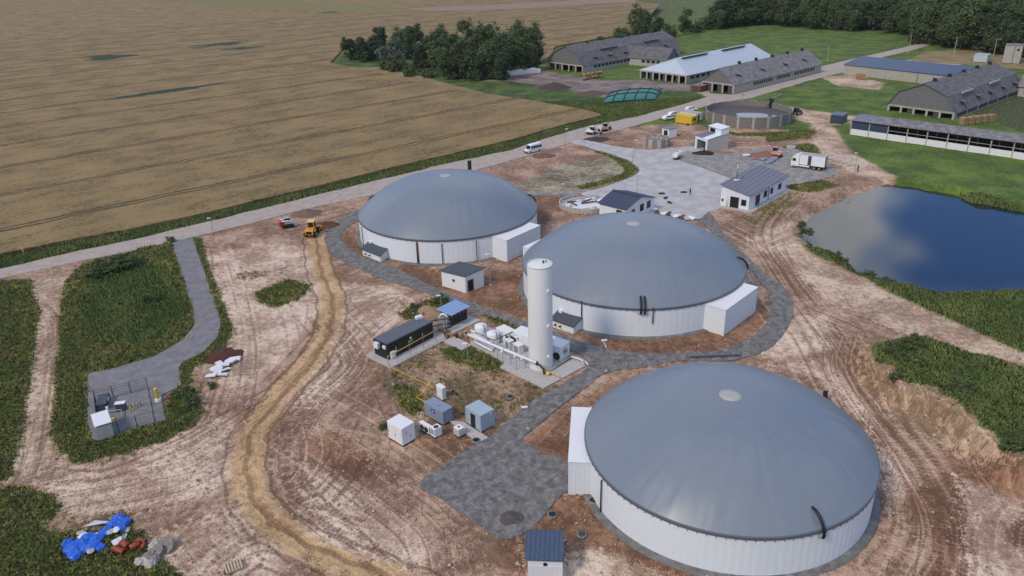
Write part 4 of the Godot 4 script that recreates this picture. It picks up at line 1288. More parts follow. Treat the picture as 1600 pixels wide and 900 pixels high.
	# four small cabins
	c = crate("plant_cabin", "white cube-shaped cabin at the left of the small cabins", "cabin", Vector3(-14.24, 0.00, -79.94), Vector3(-16.31, 0.00, -81.88), Vector3(-12.69, 0.00, -81.29), 2.5, M.white2, "small cabins by the gravel apron")
	f = c.get_meta("frame")
	lid(c, "roof", M.white2, 0.05, 0.08)
	for k in 3:
		var st := begin()
		sbox(st, f[0] * f[2] / 2 + f[1] * f[3] * (0.17 + 0.33 * k) + Vector3(0, 2.6, 0), Vector3(f[2] - 0.05, 0.06, f[3] * 0.29), Basis(f[0], Vector3.UP, f[0].cross(Vector3.UP)))
		put(c, "roof_panel", done(st), M.white2)
	for e in [[0.03, 0.49], [0.51, 0.97]]:
		var dr := plate(c, "door", M.white2, 0, e[0], e[1], 0.15, 2.35, 0.04)
		plate(c, "hinge", M.galv, 0, e[1] - 0.06, e[1] - 0.02, 1.1, 1.35, 0.08, dr)
	plate(c, "louvre", M.galv, 1, 0.3, 0.36, 1.5, 1.8)
	plate(c, "louvre", M.galv, 1, 0.6, 0.66, 0.8, 1.1)
	var bluegrey := noisy(lin(0.2, 0.25, 0.33), lin(0.24, 0.29, 0.37), 2.0, 0.45, 0.0, 53)
	c = crate("plant_cabin", "blue-grey cabin with a dark blue sign beside the thin yellow pipe", "cabin", Vector3(-9.46, 0.00, -84.25), Vector3(-12.12, 0.00, -86.75), Vector3(-8.32, 0.00, -85.51), 2.0, bluegrey, "small cabins by the gravel apron")
	lid(c, "roof", bluegrey, 0.05, 0.07)
	var sg := plate(c, "sign", mat(lin(0.02, 0.06, 0.2), 0.4), 0, 0.42, 0.64, 1.15, 1.65, 0.04)
	plate(c, "sign_mark", M.white2, 0, 0.48, 0.58, 1.33, 1.45, 0.055, sg)
	plate(c, "door", bluegrey, 1, 0.1, 0.9, 0.2, 1.8, 0.03)
	f = c.get_meta("frame")
	var hs := begin()
	sbox(hs, f[0] * f[2] * 0.5 + f[1] * f[3] * 0.45 + Vector3(0, 2.1, 0), Vector3(0.7, 0.08, 0.5), Basis(f[0], Vector3.UP, f[0].cross(Vector3.UP)))
	put(c, "roof_hatch", done(hs), bluegrey)
	var lightblue := noisy(lin(0.32, 0.4, 0.46), lin(0.37, 0.46, 0.52), 2.0, 0.45, 0.0, 54)
	c = crate("plant_cabin", "light blue cabin with a black door at the right of the small cabins", "cabin", Vector3(-4.48, 0.00, -82.43), Vector3(-6.47, 0.00, -84.68), Vector3(-2.84, 0.00, -83.93), 2.5, lightblue, "small cabins by the gravel apron")
	lid(c, "roof", lightblue, 0.06, 0.08)
	corner_posts(c, lightblue)
	var bd := plate(c, "door", M.black, 0, 0.37, 0.67, 0.15, 2.1, 0.05)
	plate(c, "handle", M.galv, 0, 0.4, 0.43, 1.0, 1.1, 0.1, bd)
	plate(c, "lamp", M.white2, 1, 0.7, 0.8, 2.15, 2.35, 0.12)
	c = crate("meter_cabinet", "narrow upright white cabinet behind the blue-grey cabin", "cabinet", Vector3(-9.96, 0.00, -90.16), Vector3(-10.84, 0.00, -91.18), Vector3(-9.65, 0.00, -90.71), 1.95, M.white2)
	lid(c, "roof", M.white2, 0.05, 0.05)
	plate(c, "door", M.white2, 0, 0.05, 0.95, 0.1, 1.85, 0.03)
	c = crate("condenser_unit", "white condenser unit with two round dark fans", "machine", Vector3(-11.13, 0.00, -82.19), Vector3(-12.50, 0.00, -83.53), Vector3(-10.84, 0.00, -82.60), 1.15, M.white2)
	f = c.get_meta("frame")
	for k in 2:
		fan(c, f[0] * f[2] * (0.28 + 0.45 * k) - f[1] * 0.02 + Vector3(0, 0.62, 0), 0.34, -f[1])
	lid(c, "cover", M.white2, 0.03, 0.04)
	c = crate("condenser_unit", "white condenser unit with one dark fan on top", "machine", Vector3(-10.33, 0.00, -81.39), Vector3(-10.96, 0.00, -82.11), Vector3(-9.52, 0.00, -82.18), 1.35, M.white2)
	f = c.get_meta("frame")
	fan(c, f[0] * f[2] * 0.45 + f[1] * f[3] * 0.5 + Vector3(0, 1.35, 0), 0.33, Vector3.UP)
	for k in 3:
		plate(c, "louvre", M.dark, 0, 0.15, 0.85, 0.55 + k * 0.25, 0.62 + k * 0.25)
	c = crate("liquid_container", "white plastic liquid container with a cap, before the light blue cabin", "tank", Vector3(-7.31, 0.00, -81.45), Vector3(-8.01, 0.00, -82.25), Vector3(-6.69, 0.00, -82.19), 1.15, M.white2)
	f = c.get_meta("frame")
	cy(c, "cap", M.dark, f[0] * f[2] / 2 + f[1] * f[3] / 2 + Vector3(0, 1.2, 0), 0.12, 0.15, Vector3.ZERO, -1, 12)
	for k in 4:
		plate(c, "cage_bar", M.galv, 0, 0.12 + k * 0.24, 0.16 + k * 0.24, 0.1, 1.1, 0.05)
		plate(c, "cage_bar", M.galv, 1, 0.12 + k * 0.24, 0.16 + k * 0.24, 0.1, 1.1, 0.05)
	# lamp posts: foot, height
	lamp_post("tall lamp post on the grass island beside the road junction", Vector3(15.78, 0.00, -209.27), 9.9, 1)
	lamp_post("lamp post at the upper edge of the grass island", Vector3(22.87, 0.00, -227.18), 4.9, 1)
	lamp_post("lamp post at the right tip of the grass island, left one of two", Vector3(34.03, 0.00, -206.05), 4.6, -1)
	lamp_post("lamp post at the right tip of the grass island, right one of two", Vector3(35.91, 0.00, -214.67), 5.0, 1)
	lamp_post("lamp post behind the gabled white building with the navy roof", Vector3(31.22, 0.00, -180.71), 5.0, 1)
	lamp_post("lamp post between the far digester and the small pump house", Vector3(-3.98, 0.00, -128.80), 6.0, -1)
	lamp_post("lamp post at the gravel path fork near the nearest digester", Vector3(13.38, 0.00, -96.89), 5.1, -1)
	lamp_post("lamp post on the gravel path left of the nearest digester", Vector3(1.56, 0.00, -82.99), 3.3, -1)
	lamp_post("lamp post behind the short black container", Vector3(-12.17, 0.00, -118.40), 2.9, -1)
	lamp_post("lamp post in front of the long white pipe skid", Vector3(-7.01, 0.00, -102.19), 2.3, -1)
	lamp_post("lamp post left of the round debris basin", Vector3(12.71, 0.00, -170.12), 6.2, -1)
	lamp_post("thin pole at the lower verge of the main road", Vector3(-66.37, 0.00, -162.34), 3.0, -1)
	lamp_post("lamp post beside the box truck on the sandy bank", Vector3(89.89, 0.00, -193.44), 5.2, -1)
	fenced_station()

func fenced_station() -> void:
	# regulator station inside a mesh fence on the paved square
	var fe := thing("mesh_fence", "dark wire mesh fence round the gas station on the paved square", "fence", Vector3.ZERO)
	var ring := [Vector3(-58.98, 0.00, -92.58), Vector3(-52.80, 0.00, -95.47), Vector3(-48.26, 0.00, -86.87), Vector3(-53.96, 0.00, -83.52), Vector3(-58.98, 0.00, -92.58)]
	for k in 4:
		var a: Vector3 = ring[k]
		var b: Vector3 = ring[k + 1]
		var n := 3 if k % 2 == 0 else 2
		for i in n:
			var p := a.lerp(b, float(i) / n)
			tube(fe, "post", M.black, [p + Vector3(0, -0.1, 0), p + Vector3(0, 1.9, 0)], 0.05, 6)
			var q := a.lerp(b, float(i + 1) / n)
			var st := begin()
			var len_ := p.distance_to(q)
			for w in int(len_ / 0.25):
				var e := p.lerp(q, (w + 0.5) / int(len_ / 0.25))
				sbox(st, e + Vector3(0, 0.95, 0), Vector3(0.012, 1.75, 0.012))
			var dir := (q - p).normalized()
			for y in [0.1, 0.5, 0.9, 1.3, 1.8]:
				sbox(st, (p + q) / 2 + Vector3(0, y, 0), Vector3(len_, 0.02, 0.02), Basis(dir, Vector3.UP, dir.cross(Vector3.UP)))
			put(fe, "mesh_panel", done(st), M.dark)
	var c := crate("station_cabinet", "light grey station cabinet with pitched lid in the fenced square", "cabinet", Vector3(-52.28, 0.00, -83.86), Vector3(-53.87, 0.00, -82.82), Vector3(-54.14, 0.00, -87.16), 2.0, M.cap)
	lid(c, "roof", M.white2, 0.06, 0.1, 0.06)
	plate(c, "door", M.cap, 0, 0.05, 0.48, 0.15, 1.85, 0.03)
	plate(c, "door", M.cap, 0, 0.52, 0.95, 0.15, 1.85, 0.03)
	c = crate("pipe_cage", "dark framed cage with pipes at the corner of the fenced square", "cage", Vector3(-56.32, 0.00, -90.35), Vector3(-57.54, 0.00, -89.94), Vector3(-57.76, 0.00, -92.85), 1.0, M.roofdark)
	corner_posts(c, M.black)
	plate(c, "gauge", M.white2, 1, 0.5, 0.8, 0.5, 0.8, 0.1)
	var g := thing("gas_fittings", "grey meter box with yellow valves and pipes inside the mesh fence", "pipework", Vector3(-53.79, 0.00, -90.22))
	bs(g, "meter_box", M.roofdark, Vector3(-0.5, 0, 0), Vector3(1.3, 1.1, 0.7), 0.2)
	bs(g, "box_lid", M.white2, Vector3(-0.5, 1.1, 0), Vector3(1.35, 0.08, 0.75), 0.2)
	for k in 4:
		tube(g, "valve_pipe", M.yellow if k < 2 else M.galv, [Vector3(1.0 + 0.25 * k, -0.05, 0.5 - 0.5 * k), Vector3(1.0 + 0.25 * k, 0.8 + 0.2 * (k % 2), 0.5 - 0.5 * k)], 0.08, 8)
	tube(g, "header_pipe", M.galv, [Vector3(-2.0, 0.4, 0.9), Vector3(-0.2, 0.4, 0.6), Vector3(0.6, 0.4, 2.2), Vector3(0.8, 0.1, 2.6)], 0.09, 8)
	bs(g, "drain_pot", M.yellow, Vector3(-0.6, 0, 2.5), Vector3(0.6, 0.3, 0.3))
	bs(g, "regulator", M.white2, Vector3(-2.2, 0, 0.4), Vector3(0.3, 0.8, 0.3))
	var y := thing("marker_post", "thick yellow marker post on a white round base beside the fence", "post", Vector3(-50.08, 0.00, -92.29))
	cy(y, "base", M.white2, Vector3(0, 0.15, 0), 0.5, 0.4, Vector3.ZERO, 0.42, 20)
	cy(y, "post", M.yellow, Vector3(0, 1.15, 0), 0.22, 1.7, Vector3.ZERO, 0.2, 16)
	cy(y, "cap", M.yellow, Vector3(0, 2.05, 0), 0.27, 0.15, Vector3.ZERO, 0.1, 16)
	for e in [[Vector3(-101.87, 0.00, -150.51), "slim yellow marker on the field side of the main road"], [Vector3(-96.29, 0.00, -136.31), "slim yellow marker on the grass below the main road"]]:
		var o := thing("pipeline_marker", e[1], "post", e[0])
		tube(o, "post", M.yellow, [Vector3(0, -0.2, 0), Vector3(0, 1.6, 0)], 0.07, 6)
		bx(o, "plate", M.yellow, Vector3(0, 1.7, 0.06), Vector3(0.45, 0.3, 0.05))

# a window or door on a wall running from a to b (local), between fractions s0..s1 and heights y0..y1
func opening(o: Node3D, called: String, a: Vector3, b: Vector3, s0: float, s1: float, y0: float, y1: float, pane: Material, frame: Material, out: Vector3) -> void:
	var dir := (b - a).normalized()
	var bs_ := Basis(dir, Vector3.UP, dir.cross(Vector3.UP))
	var w := a.distance_to(b)
	var c := a.lerp(b, (s0 + s1) / 2) + Vector3(0, (y0 + y1) / 2, 0)
	var ww := w * (s1 - s0)
	var st := begin()
	for e in [[-ww / 2, 0, 0.08, y1 - y0 + 0.08], [ww / 2, 0, 0.08, y1 - y0 + 0.08]]:
		sbox(st, c + dir * e[0] + out * 0.04, Vector3(e[2], e[3], 0.1), bs_)
	for e in [-(y1 - y0) / 2, (y1 - y0) / 2]:
		sbox(st, c + Vector3(0, e, 0) + out * 0.045, Vector3(ww, 0.08, 0.1), bs_)
	var f := put(o, called, done(st), frame)
	var p := begin()
	sbox(p, c + out * 0.015, Vector3(ww - 0.04, y1 - y0 - 0.04, 0.05), bs_)
	put(f, "pane" if called == "window" else "leaf", done(p), pane)

func make_sheds() -> void:
	# small pump house
	var a := Vector3(-12.82, 0.00, -129.12)
	var b := Vector3(-8.31, 0.00, -125.73)
	var c := Vector3(-5.26, 0.00, -128.32)
	c = b + (c - b).normalized() * 4.2
	var o := thing("pump_house", "small white pump house with dark flat roof in front of the far digester", "shed", a)
	house(o, b - a, c - b, [3.0, 3.2, 3.5, 3.3], M.white2, M.roofdark, 0.3)
	var out_f := -(c - b).normalized()
	var out_r := (b - a).normalized()
	opening(o, "window", Vector3.ZERO, b - a, 0.47, 0.56, 1.5, 1.95, M.black, M.galv, out_f)
	opening(o, "door", b - a, c - a, 0.1, 0.42, 0.0, 2.2, M.black, M.galv, out_r)
	# control building
	a = Vector3(48.92, 0.00, -170.21)
	b = Vector3(54.26, 0.00, -166.05)
	c = Vector3(67.54, 0.00, -180.45)
	o = thing("control_building", "white control building with grey single-slope roof beside the pond bank", "building", a)
	var hl := 5.0
	var hr := 3.6
	house(o, b - a, c - b, [hl, hr, hr, hl], M.white, M.roofgrey, 0.45, 1.0)
	out_f = -(c - b).normalized()
	out_r = (b - a).normalized()
	opening(o, "door", Vector3.ZERO, b - a, 0.35, 0.64, 0.0, 2.6, M.black, M.dark, out_f)
	opening(o, "window", Vector3.ZERO, b - a, 0.74, 0.9, 1.0, 2.3, M.glass, M.dark, out_f)
	opening(o, "window", Vector3.ZERO, b - a, 0.05, 0.1, 1.2, 1.7, M.black, M.dark, out_f)
	for e in [[0.17, 0.27, 0.3, 2.6], [0.38, 0.46, 1.2, 2.6], [0.56, 0.62, 1.2, 2.5], [0.77, 0.85, 1.2, 2.5]]:
		opening(o, "door" if e[2] < 0.5 else "window", b - a, c - a, e[0], e[1], e[2], e[3], M.glass, M.dark, out_r)
	for s in [0.22, 0.27]:
		tube(o, "downpipe", M.white2, [(b - a) * s + out_f * 0.12 + Vector3(0, 0.2, 0), (b - a) * s + out_f * 0.12 + Vector3(0, 2.9, 0)], 0.07, 6)
	tube(o, "corner_downpipe", M.dark, [(b - a) + (c - b) * 0.5 + out_r * 0.12 + Vector3(0, 0, 0), (b - a) + (c - b) * 0.5 + out_r * 0.12 + Vector3(0, 3.5, 0)], 0.07, 6)
	var ch: Vector3 = (b - a) * 0.12 + (c - b) * 0.28
	tube(o, "chimney", M.steel, [ch + Vector3(0, 4.6, 0), ch + Vector3(0, 8.6, 0)], 0.22, 12)
	bs(o, "chimney_flashing", M.white2, ch + Vector3(0, 4.95, 0), Vector3(1.6, 0.12, 1.1), 0.7)
	o = put(self, "pavement", slab(Geometry2D.offset_polygon(PackedVector2Array([Vector2(a.x, a.z), Vector2(b.x, b.z), Vector2(c.x, c.z), Vector2(c.x + a.x - b.x, c.z + a.z - b.z)]), 1.3)[0], -0.2, 0.1), M.concrete)
	structure(o)
	# navy roofed building behind the middle digester: front eave, ridge, far eave
	var e0 := Vector3(20.30, 3.00, -165.52)
	var e1 := Vector3(25.50, 3.00, -160.56)
	var dirx := (e1 - e0)
	dirx.y = 0
	var depth := 11.0
	var dz := Vector3(-dirx.z, 0, dirx.x).normalized()
	if dz.z > 0:
		dz = -dz
	var base := Vector3(e0.x, 0, e0.z)
	o = thing("gabled_building", "white gabled building with navy roof behind the middle digester", "building", base)
	gable(o, dirx, dz * depth, 3.0, 4.5, M.white, M.roofnavy, 0.35, 0.9, false)
	out_r = dirx.normalized()
	opening(o, "window", dirx, dirx + dz * depth, 0.2, 0.3, 1.1, 2.2, M.glass, M.dark, out_r)
	opening(o, "window", dirx, dirx + dz * depth, 0.5, 0.62, 1.1, 2.6, M.glass, M.dark, out_r)
	opening(o, "window", dirx, dirx + dz * depth, 0.75, 0.87, 1.1, 2.6, M.glass, M.dark, out_r)
	opening(o, "window", Vector3.ZERO, dirx, 0.66, 0.86, 1.3, 2.4, M.black, M.dark, -dz)
	# shed at the lower edge
	e0 = Vector3(0.63, 2.70, -57.12)
	e1 = Vector3(4.34, 2.70, -56.81)
	var e2 := Vector3(4.77, 3.20, -60.48)
	base = Vector3(e0.x + 0.15, 0, e0.z - 0.2)
	o = thing("tool_shed", "small white shed with ribbed navy roof at the lower edge", "shed", base)
	var u := Vector3(e1.x - e0.x - 0.3, 0, e1.z - e0.z)
	var v := Vector3(0.05, 0, e2.z - e1.z + 0.4)
	house(o, u, v, [2.65, 2.65, 3.15, 3.15], M.white2, M.roofblue, 0.16, 0.42)
	cy(o, "round_vent", M.black, u * 0.5 + Vector3(0, 2.1, 0.03), 0.2, 0.08, Vector3(PI / 2, 0, 0), -1, 18)
	for k in 7:
		bx(o, "wall_panel", M.white2, u * ((k + 0.5) / 7) + Vector3(0, 0.9, 0.02), Vector3(u.length() / 7 - 0.03, 1.9, 0.03))
	# open feeding hall
	a = Vector3(55.28, 0.00, -223.52)
	b = Vector3(57.60, 0.00, -218.40)
	c = Vector3(63.70, 0.00, -219.57)
	u = b - a
	v = (c - b)
	v = Vector3(u.z, 0, -u.x).normalized() * 7.4
	o = thing("feeding_hall", "white feeding hall with open front and stepped roof near the concrete tank", "building", a)
	var st := begin()
	var hf := 3.6
	for e in [[0.0, 0.14], [0.86, 1.0]]:
		sbox(st, u * ((e[0] + e[1]) / 2) + Vector3(0, hf / 2 - 0.1, 0), Vector3(u.length() * (e[1] - e[0]), hf + 0.2, 0.3), Basis(u.normalized(), Vector3.UP, u.normalized().cross(Vector3.UP)))
	sbox(st, u * 0.5 + Vector3(0, hf - 0.35, 0), Vector3(u.length() * 0.72, 0.7, 0.3), Basis(u.normalized(), Vector3.UP, u.normalized().cross(Vector3.UP)))
	quad(st, Vector3(0, -0.2, 0), v + Vector3(0, -0.2, 0), v + Vector3(0, 4.6, 0), Vector3(0, hf, 0))
	quad(st, v + Vector3(0, -0.2, 0), u + v + Vector3(0, -0.2, 0), u + v + Vector3(0, 6.4, 0), v + Vector3(0, 6.4, 0))
	put(o, "wall", done(st), M.white)
	var sidew := begin()
	quad(sidew, u + Vector3(0, -0.2, 0), u + v + Vector3(0, -0.2, 0), u + v + Vector3(0, 4.6, 0), u + Vector3(0, hf, 0))
	put(o, "side_wall", done(sidew), M.concrete)
	var r1 := roof_plane(o, [Vector3(0, hf, 0), u * 0.55 + Vector3(0, hf, 0), u * 0.55 + v * 0.62 + Vector3(0, 4.3, 0), v * 0.62 + Vector3(0, 4.3, 0)], M.roofgrey, 0.15, 0.12, 0.8)
	r1.set_meta("label", "dark grey lower roof")
	roof_plane(o, [u * 0.56 + Vector3(0, hf, 0), u + Vector3(0, hf, 0), u + v * 0.62 + Vector3(0, 4.35, 0), u * 0.56 + v * 0.62 + Vector3(0, 4.35, 0)], M.white, 0.1, 0.1)
	var cl := begin()
	quad(cl, v * 0.62 + Vector3(0, 4.1, 0), u + v * 0.62 + Vector3(0, 4.1, 0), u + v * 0.62 + Vector3(0, 6.0, 0), v * 0.62 + Vector3(0, 6.0, 0))
	for e in [0.0, 1.0]:
		quad(cl, u * e + v * 0.62 + Vector3(0, 4.0, 0), u * e + v + Vector3(0, 4.0, 0), u * e + v + Vector3(0, 6.4, 0), u * e + v * 0.62 + Vector3(0, 6.0, 0))
	put(o, "upper_wall", done(cl), M.white)
	roof_plane(o, [v * 0.6 + Vector3(0, 6.0, 0), u + v * 0.6 + Vector3(0, 6.0, 0), u + v + Vector3(0, 6.4, 0), v + Vector3(0, 6.4, 0)], M.white, 0.15, 0.12)
	opening(o, "window", v * 0.62, u + v * 0.62, 0.12, 0.5, 4.6, 5.6, M.glass, M.dark, -v.normalized())
	# little hut
	a = Vector3(48.50, 0.00, -239.73)
	b = Vector3(50.17, 0.00, -236.97)
	c = Vector3(52.85, 0.00, -238.35)
	o = thing("site_hut", "little white hut with grey roof behind the small concrete ring tank", "shed", a)
	house(o, b - a, (c - b), [2.5, 2.5, 2.7, 2.7], M.white2, M.roofgrey, 0.15)
	opening(o, "door", Vector3.ZERO, b - a, 0.3, 0.8, 0.0, 2.0, M.black, M.galv, -(c - b).normalized())
	# containers on the far site
	var cc := crate("office_container", "bright yellow site container beside the white cars", "container", Vector3(60.79, 0.00, -253.22), Vector3(56.41, 0.00, -257.67), Vector3(62.68, 0.00, -256.37), 2.6, M.yellow)
	lid(cc, "roof", M.yellow, 0.04, 0.08)
	plate(cc, "window", M.glass, 1, 0.3, 0.7, 1.2, 2.0)
	plate(cc, "step", M.dark, 0, 0.1, 0.25, 0.0, 0.35, 0.6)
	cc = crate("office_container", "white site container behind the yellow one", "container", Vector3(63.32, 0.00, -257.77), Vector3(59.00, 0.00, -262.86), Vector3(65.16, 0.00, -261.03), 2.6, M.white2)
	lid(cc, "roof", M.cap, 0.04, 0.08)
	plate(cc, "door", M.dark, 1, 0.3, 0.55, 0.15, 2.1)
	cc = crate("storage_container", "dark blue storage container on the grass beside the long open shed", "container", Vector3(108.91, 0.00, -248.54), Vector3(105.75, 0.00, -250.85), Vector3(111.34, 0.00, -254.02), 2.6, M.roofnavy)
	lid(cc, "roof", M.roofblue, 0.1, 0.1)
	plate(cc, "door", M.roofnavy, 0, 0.1, 0.48, 0.2, 2.4, 0.04)
	plate(cc, "door", M.roofnavy, 0, 0.52, 0.9, 0.2, 2.4, 0.04)

# gable roofed body: u along the eave, v across; ridge along u (or hipped at the u=0 end)
func gable(o: Node3D, u: Vector3, v: Vector3, hw: float, hr: float, wall_m: Material, roof_m: Material, over: float, ribs: float, ridge_along_v: bool) -> void:
	var a := u
	var b := v
	if ridge_along_v:
		a = v
		b = u
	var st := begin()
	var up := Vector3.UP
	quad(st, -up * 0.2, a - up * 0.2, a + up * hw, up * hw)
	quad(st, b - up * 0.2, a + b - up * 0.2, a + b + up * hw, b + up * hw)
	for e in [Vector3.ZERO, a]:
		quad(st, e - up * 0.2, e + b - up * 0.2, e + b + up * hw, e + up * hw)
		tri(st, e + up * hw, e + b + up * hw, e + b * 0.5 + up * hr)
	put(o, "wall", done(st), wall_m)
	roof_plane(o, [up * hw, a + up * hw, a + b * 0.5 + up * hr, b * 0.5 + up * hr], roof_m, over, 0.12, ribs)
	roof_plane(o, [a + b + up * hw, b + up * hw, b * 0.5 + up * hr, a + b * 0.5 + up * hr], roof_m, over, 0.12, ribs)

# ------------------------------------------------------------------ vehicles (x forward)
func extrude(profile: PackedVector2Array, width: float, taper := 1.0) -> ArrayMesh:
	var st := begin()
	var idx := Geometry2D.triangulate_polygon(profile)
	var mid := 0.0
	for p in profile:
		mid = maxf(mid, p.y)
	for s in [-0.5, 0.5]:
		for i in range(0, idx.size(), 3):
			var q := []
			for k in 3:
				var p := profile[idx[i + k]]
				q.append(Vector3(p.x, p.y, s * width * lerpf(1.0, taper, p.y / mid)))
			tri(st, q[0], q[1], q[2])
	for i in profile.size():
		var a := profile[i]
		var b := profile[(i + 1) % profile.size()]
		var wa := width / 2 * lerpf(1.0, taper, a.y / mid)
		var wb := width / 2 * lerpf(1.0, taper, b.y / mid)
		quad(st, Vector3(a.x, a.y, -wa), Vector3(b.x, b.y, -wb), Vector3(b.x, b.y, wb), Vector3(a.x, a.y, wa))
	return done(st)

func wheel(o: Node3D, at: Vector3, r: float, w: float) -> void:
	var h := Node3D.new()
	h.name = "wheel"
	o.add_child(h, true)
	h.position = at
	cy(h, "tyre", M.tyre, Vector3.ZERO, r, w, Vector3(PI / 2, 0, 0), -1, 20)
	cy(h, "rim", M.galv, Vector3.ZERO, r * 0.55, w + 0.03, Vector3(PI / 2, 0, 0), -1, 14)

func facing(a: Vector3, b: Vector3) -> float:
	return atan2(-(b.z - a.z), b.x - a.x)

func make_car(label: String, at: Vector3, turn: float, paint_: Material) -> void:
	var o := thing("parked_car", label, "car", at, turn, "cars parked by the yellow container")
	put(o, "body", extrude(pts([-2.1, 0.3, 2.1, 0.3, 2.15, 0.7, 1.1, 0.92, 0.5, 1.42, -1.2, 1.46, -2.05, 0.98, -2.15, 0.6]), 1.74, 0.86), paint_)
	put(o, "windscreen", extrude(pts([0.58, 1.36, 1.08, 0.95, 0.98, 0.95, 0.5, 1.34]), 1.46), M.glass, Vector3(0.05, 0.02, 0))
	for s in [-1, 1]:
		bx(o, "side_window", M.glass, Vector3(-0.25, 1.18, 0.79 * s), Vector3(1.9, 0.34, 0.04))
		bx(o, "headlight", M.white2, Vector3(2.08, 0.68, 0.62 * s), Vector3(0.14, 0.14, 0.3))
		for x in [-1.3, 1.35]:
			wheel(o, Vector3(x, 0.31, 0.76 * s), 0.31, 0.22)

func make_excavator(label: String, at: Vector3, turn: float, paint_: Material, boom: Array) -> void:
	var o := thing("excavator", label, "excavator", at, turn, "excavators at work on the site")
	for s in [-1, 1]:
		var tr := put(o, "track", extrude(pts([-1.5, 0.1, -1.2, 0.0, 1.2, 0.0, 1.5, 0.1, 1.6, 0.4, 1.4, 0.7, -1.4, 0.7, -1.6, 0.4]), 0.45), M.tyre, Vector3(0, 0, 0.85 * s))
		cy(tr, "sprocket", M.galv, Vector3(1.15, 0.36, 0.0), 0.26, 0.5, Vector3(PI / 2, 0, 0), -1, 12)
	bs(o, "undercarriage", M.dark, Vector3(0, 0.3, 0), Vector3(1.4, 0.5, 1.3))
	put(o, "body", extrude(pts([-1.7, 0.85, 0.9, 0.85, 0.9, 1.5, -0.4, 1.75, -1.5, 1.7, -1.8, 1.3]), 1.9), paint_)
	var cab := bs(o, "cab", M.glass, Vector3(0.3, 1.5, 0.45), Vector3(1.2, 1.1, 0.9))
	bx(cab, "cab_roof", paint_, Vector3(0, 0.6, 0), Vector3(1.3, 0.12, 1.0))
	var p0 := Vector3(0.8, 1.4, -0.3)
	var p1 := Vector3(boom[0], boom[1], -0.3)
	var p2 := Vector3(boom[2], boom[3], -0.3)
	tube(o, "boom", paint_, [p0, p0.lerp(p1, 0.55) + Vector3(0, 0.45, 0), p1], 0.18, 8)
	tube(o, "stick", paint_, [p1, p2], 0.14, 8)
	put(o, "bucket", extrude(pts([0, 0, 0.2, -0.5, -0.3, -0.75, -0.65, -0.5, -0.5, 0.05]), 0.8), M.dark, p2)

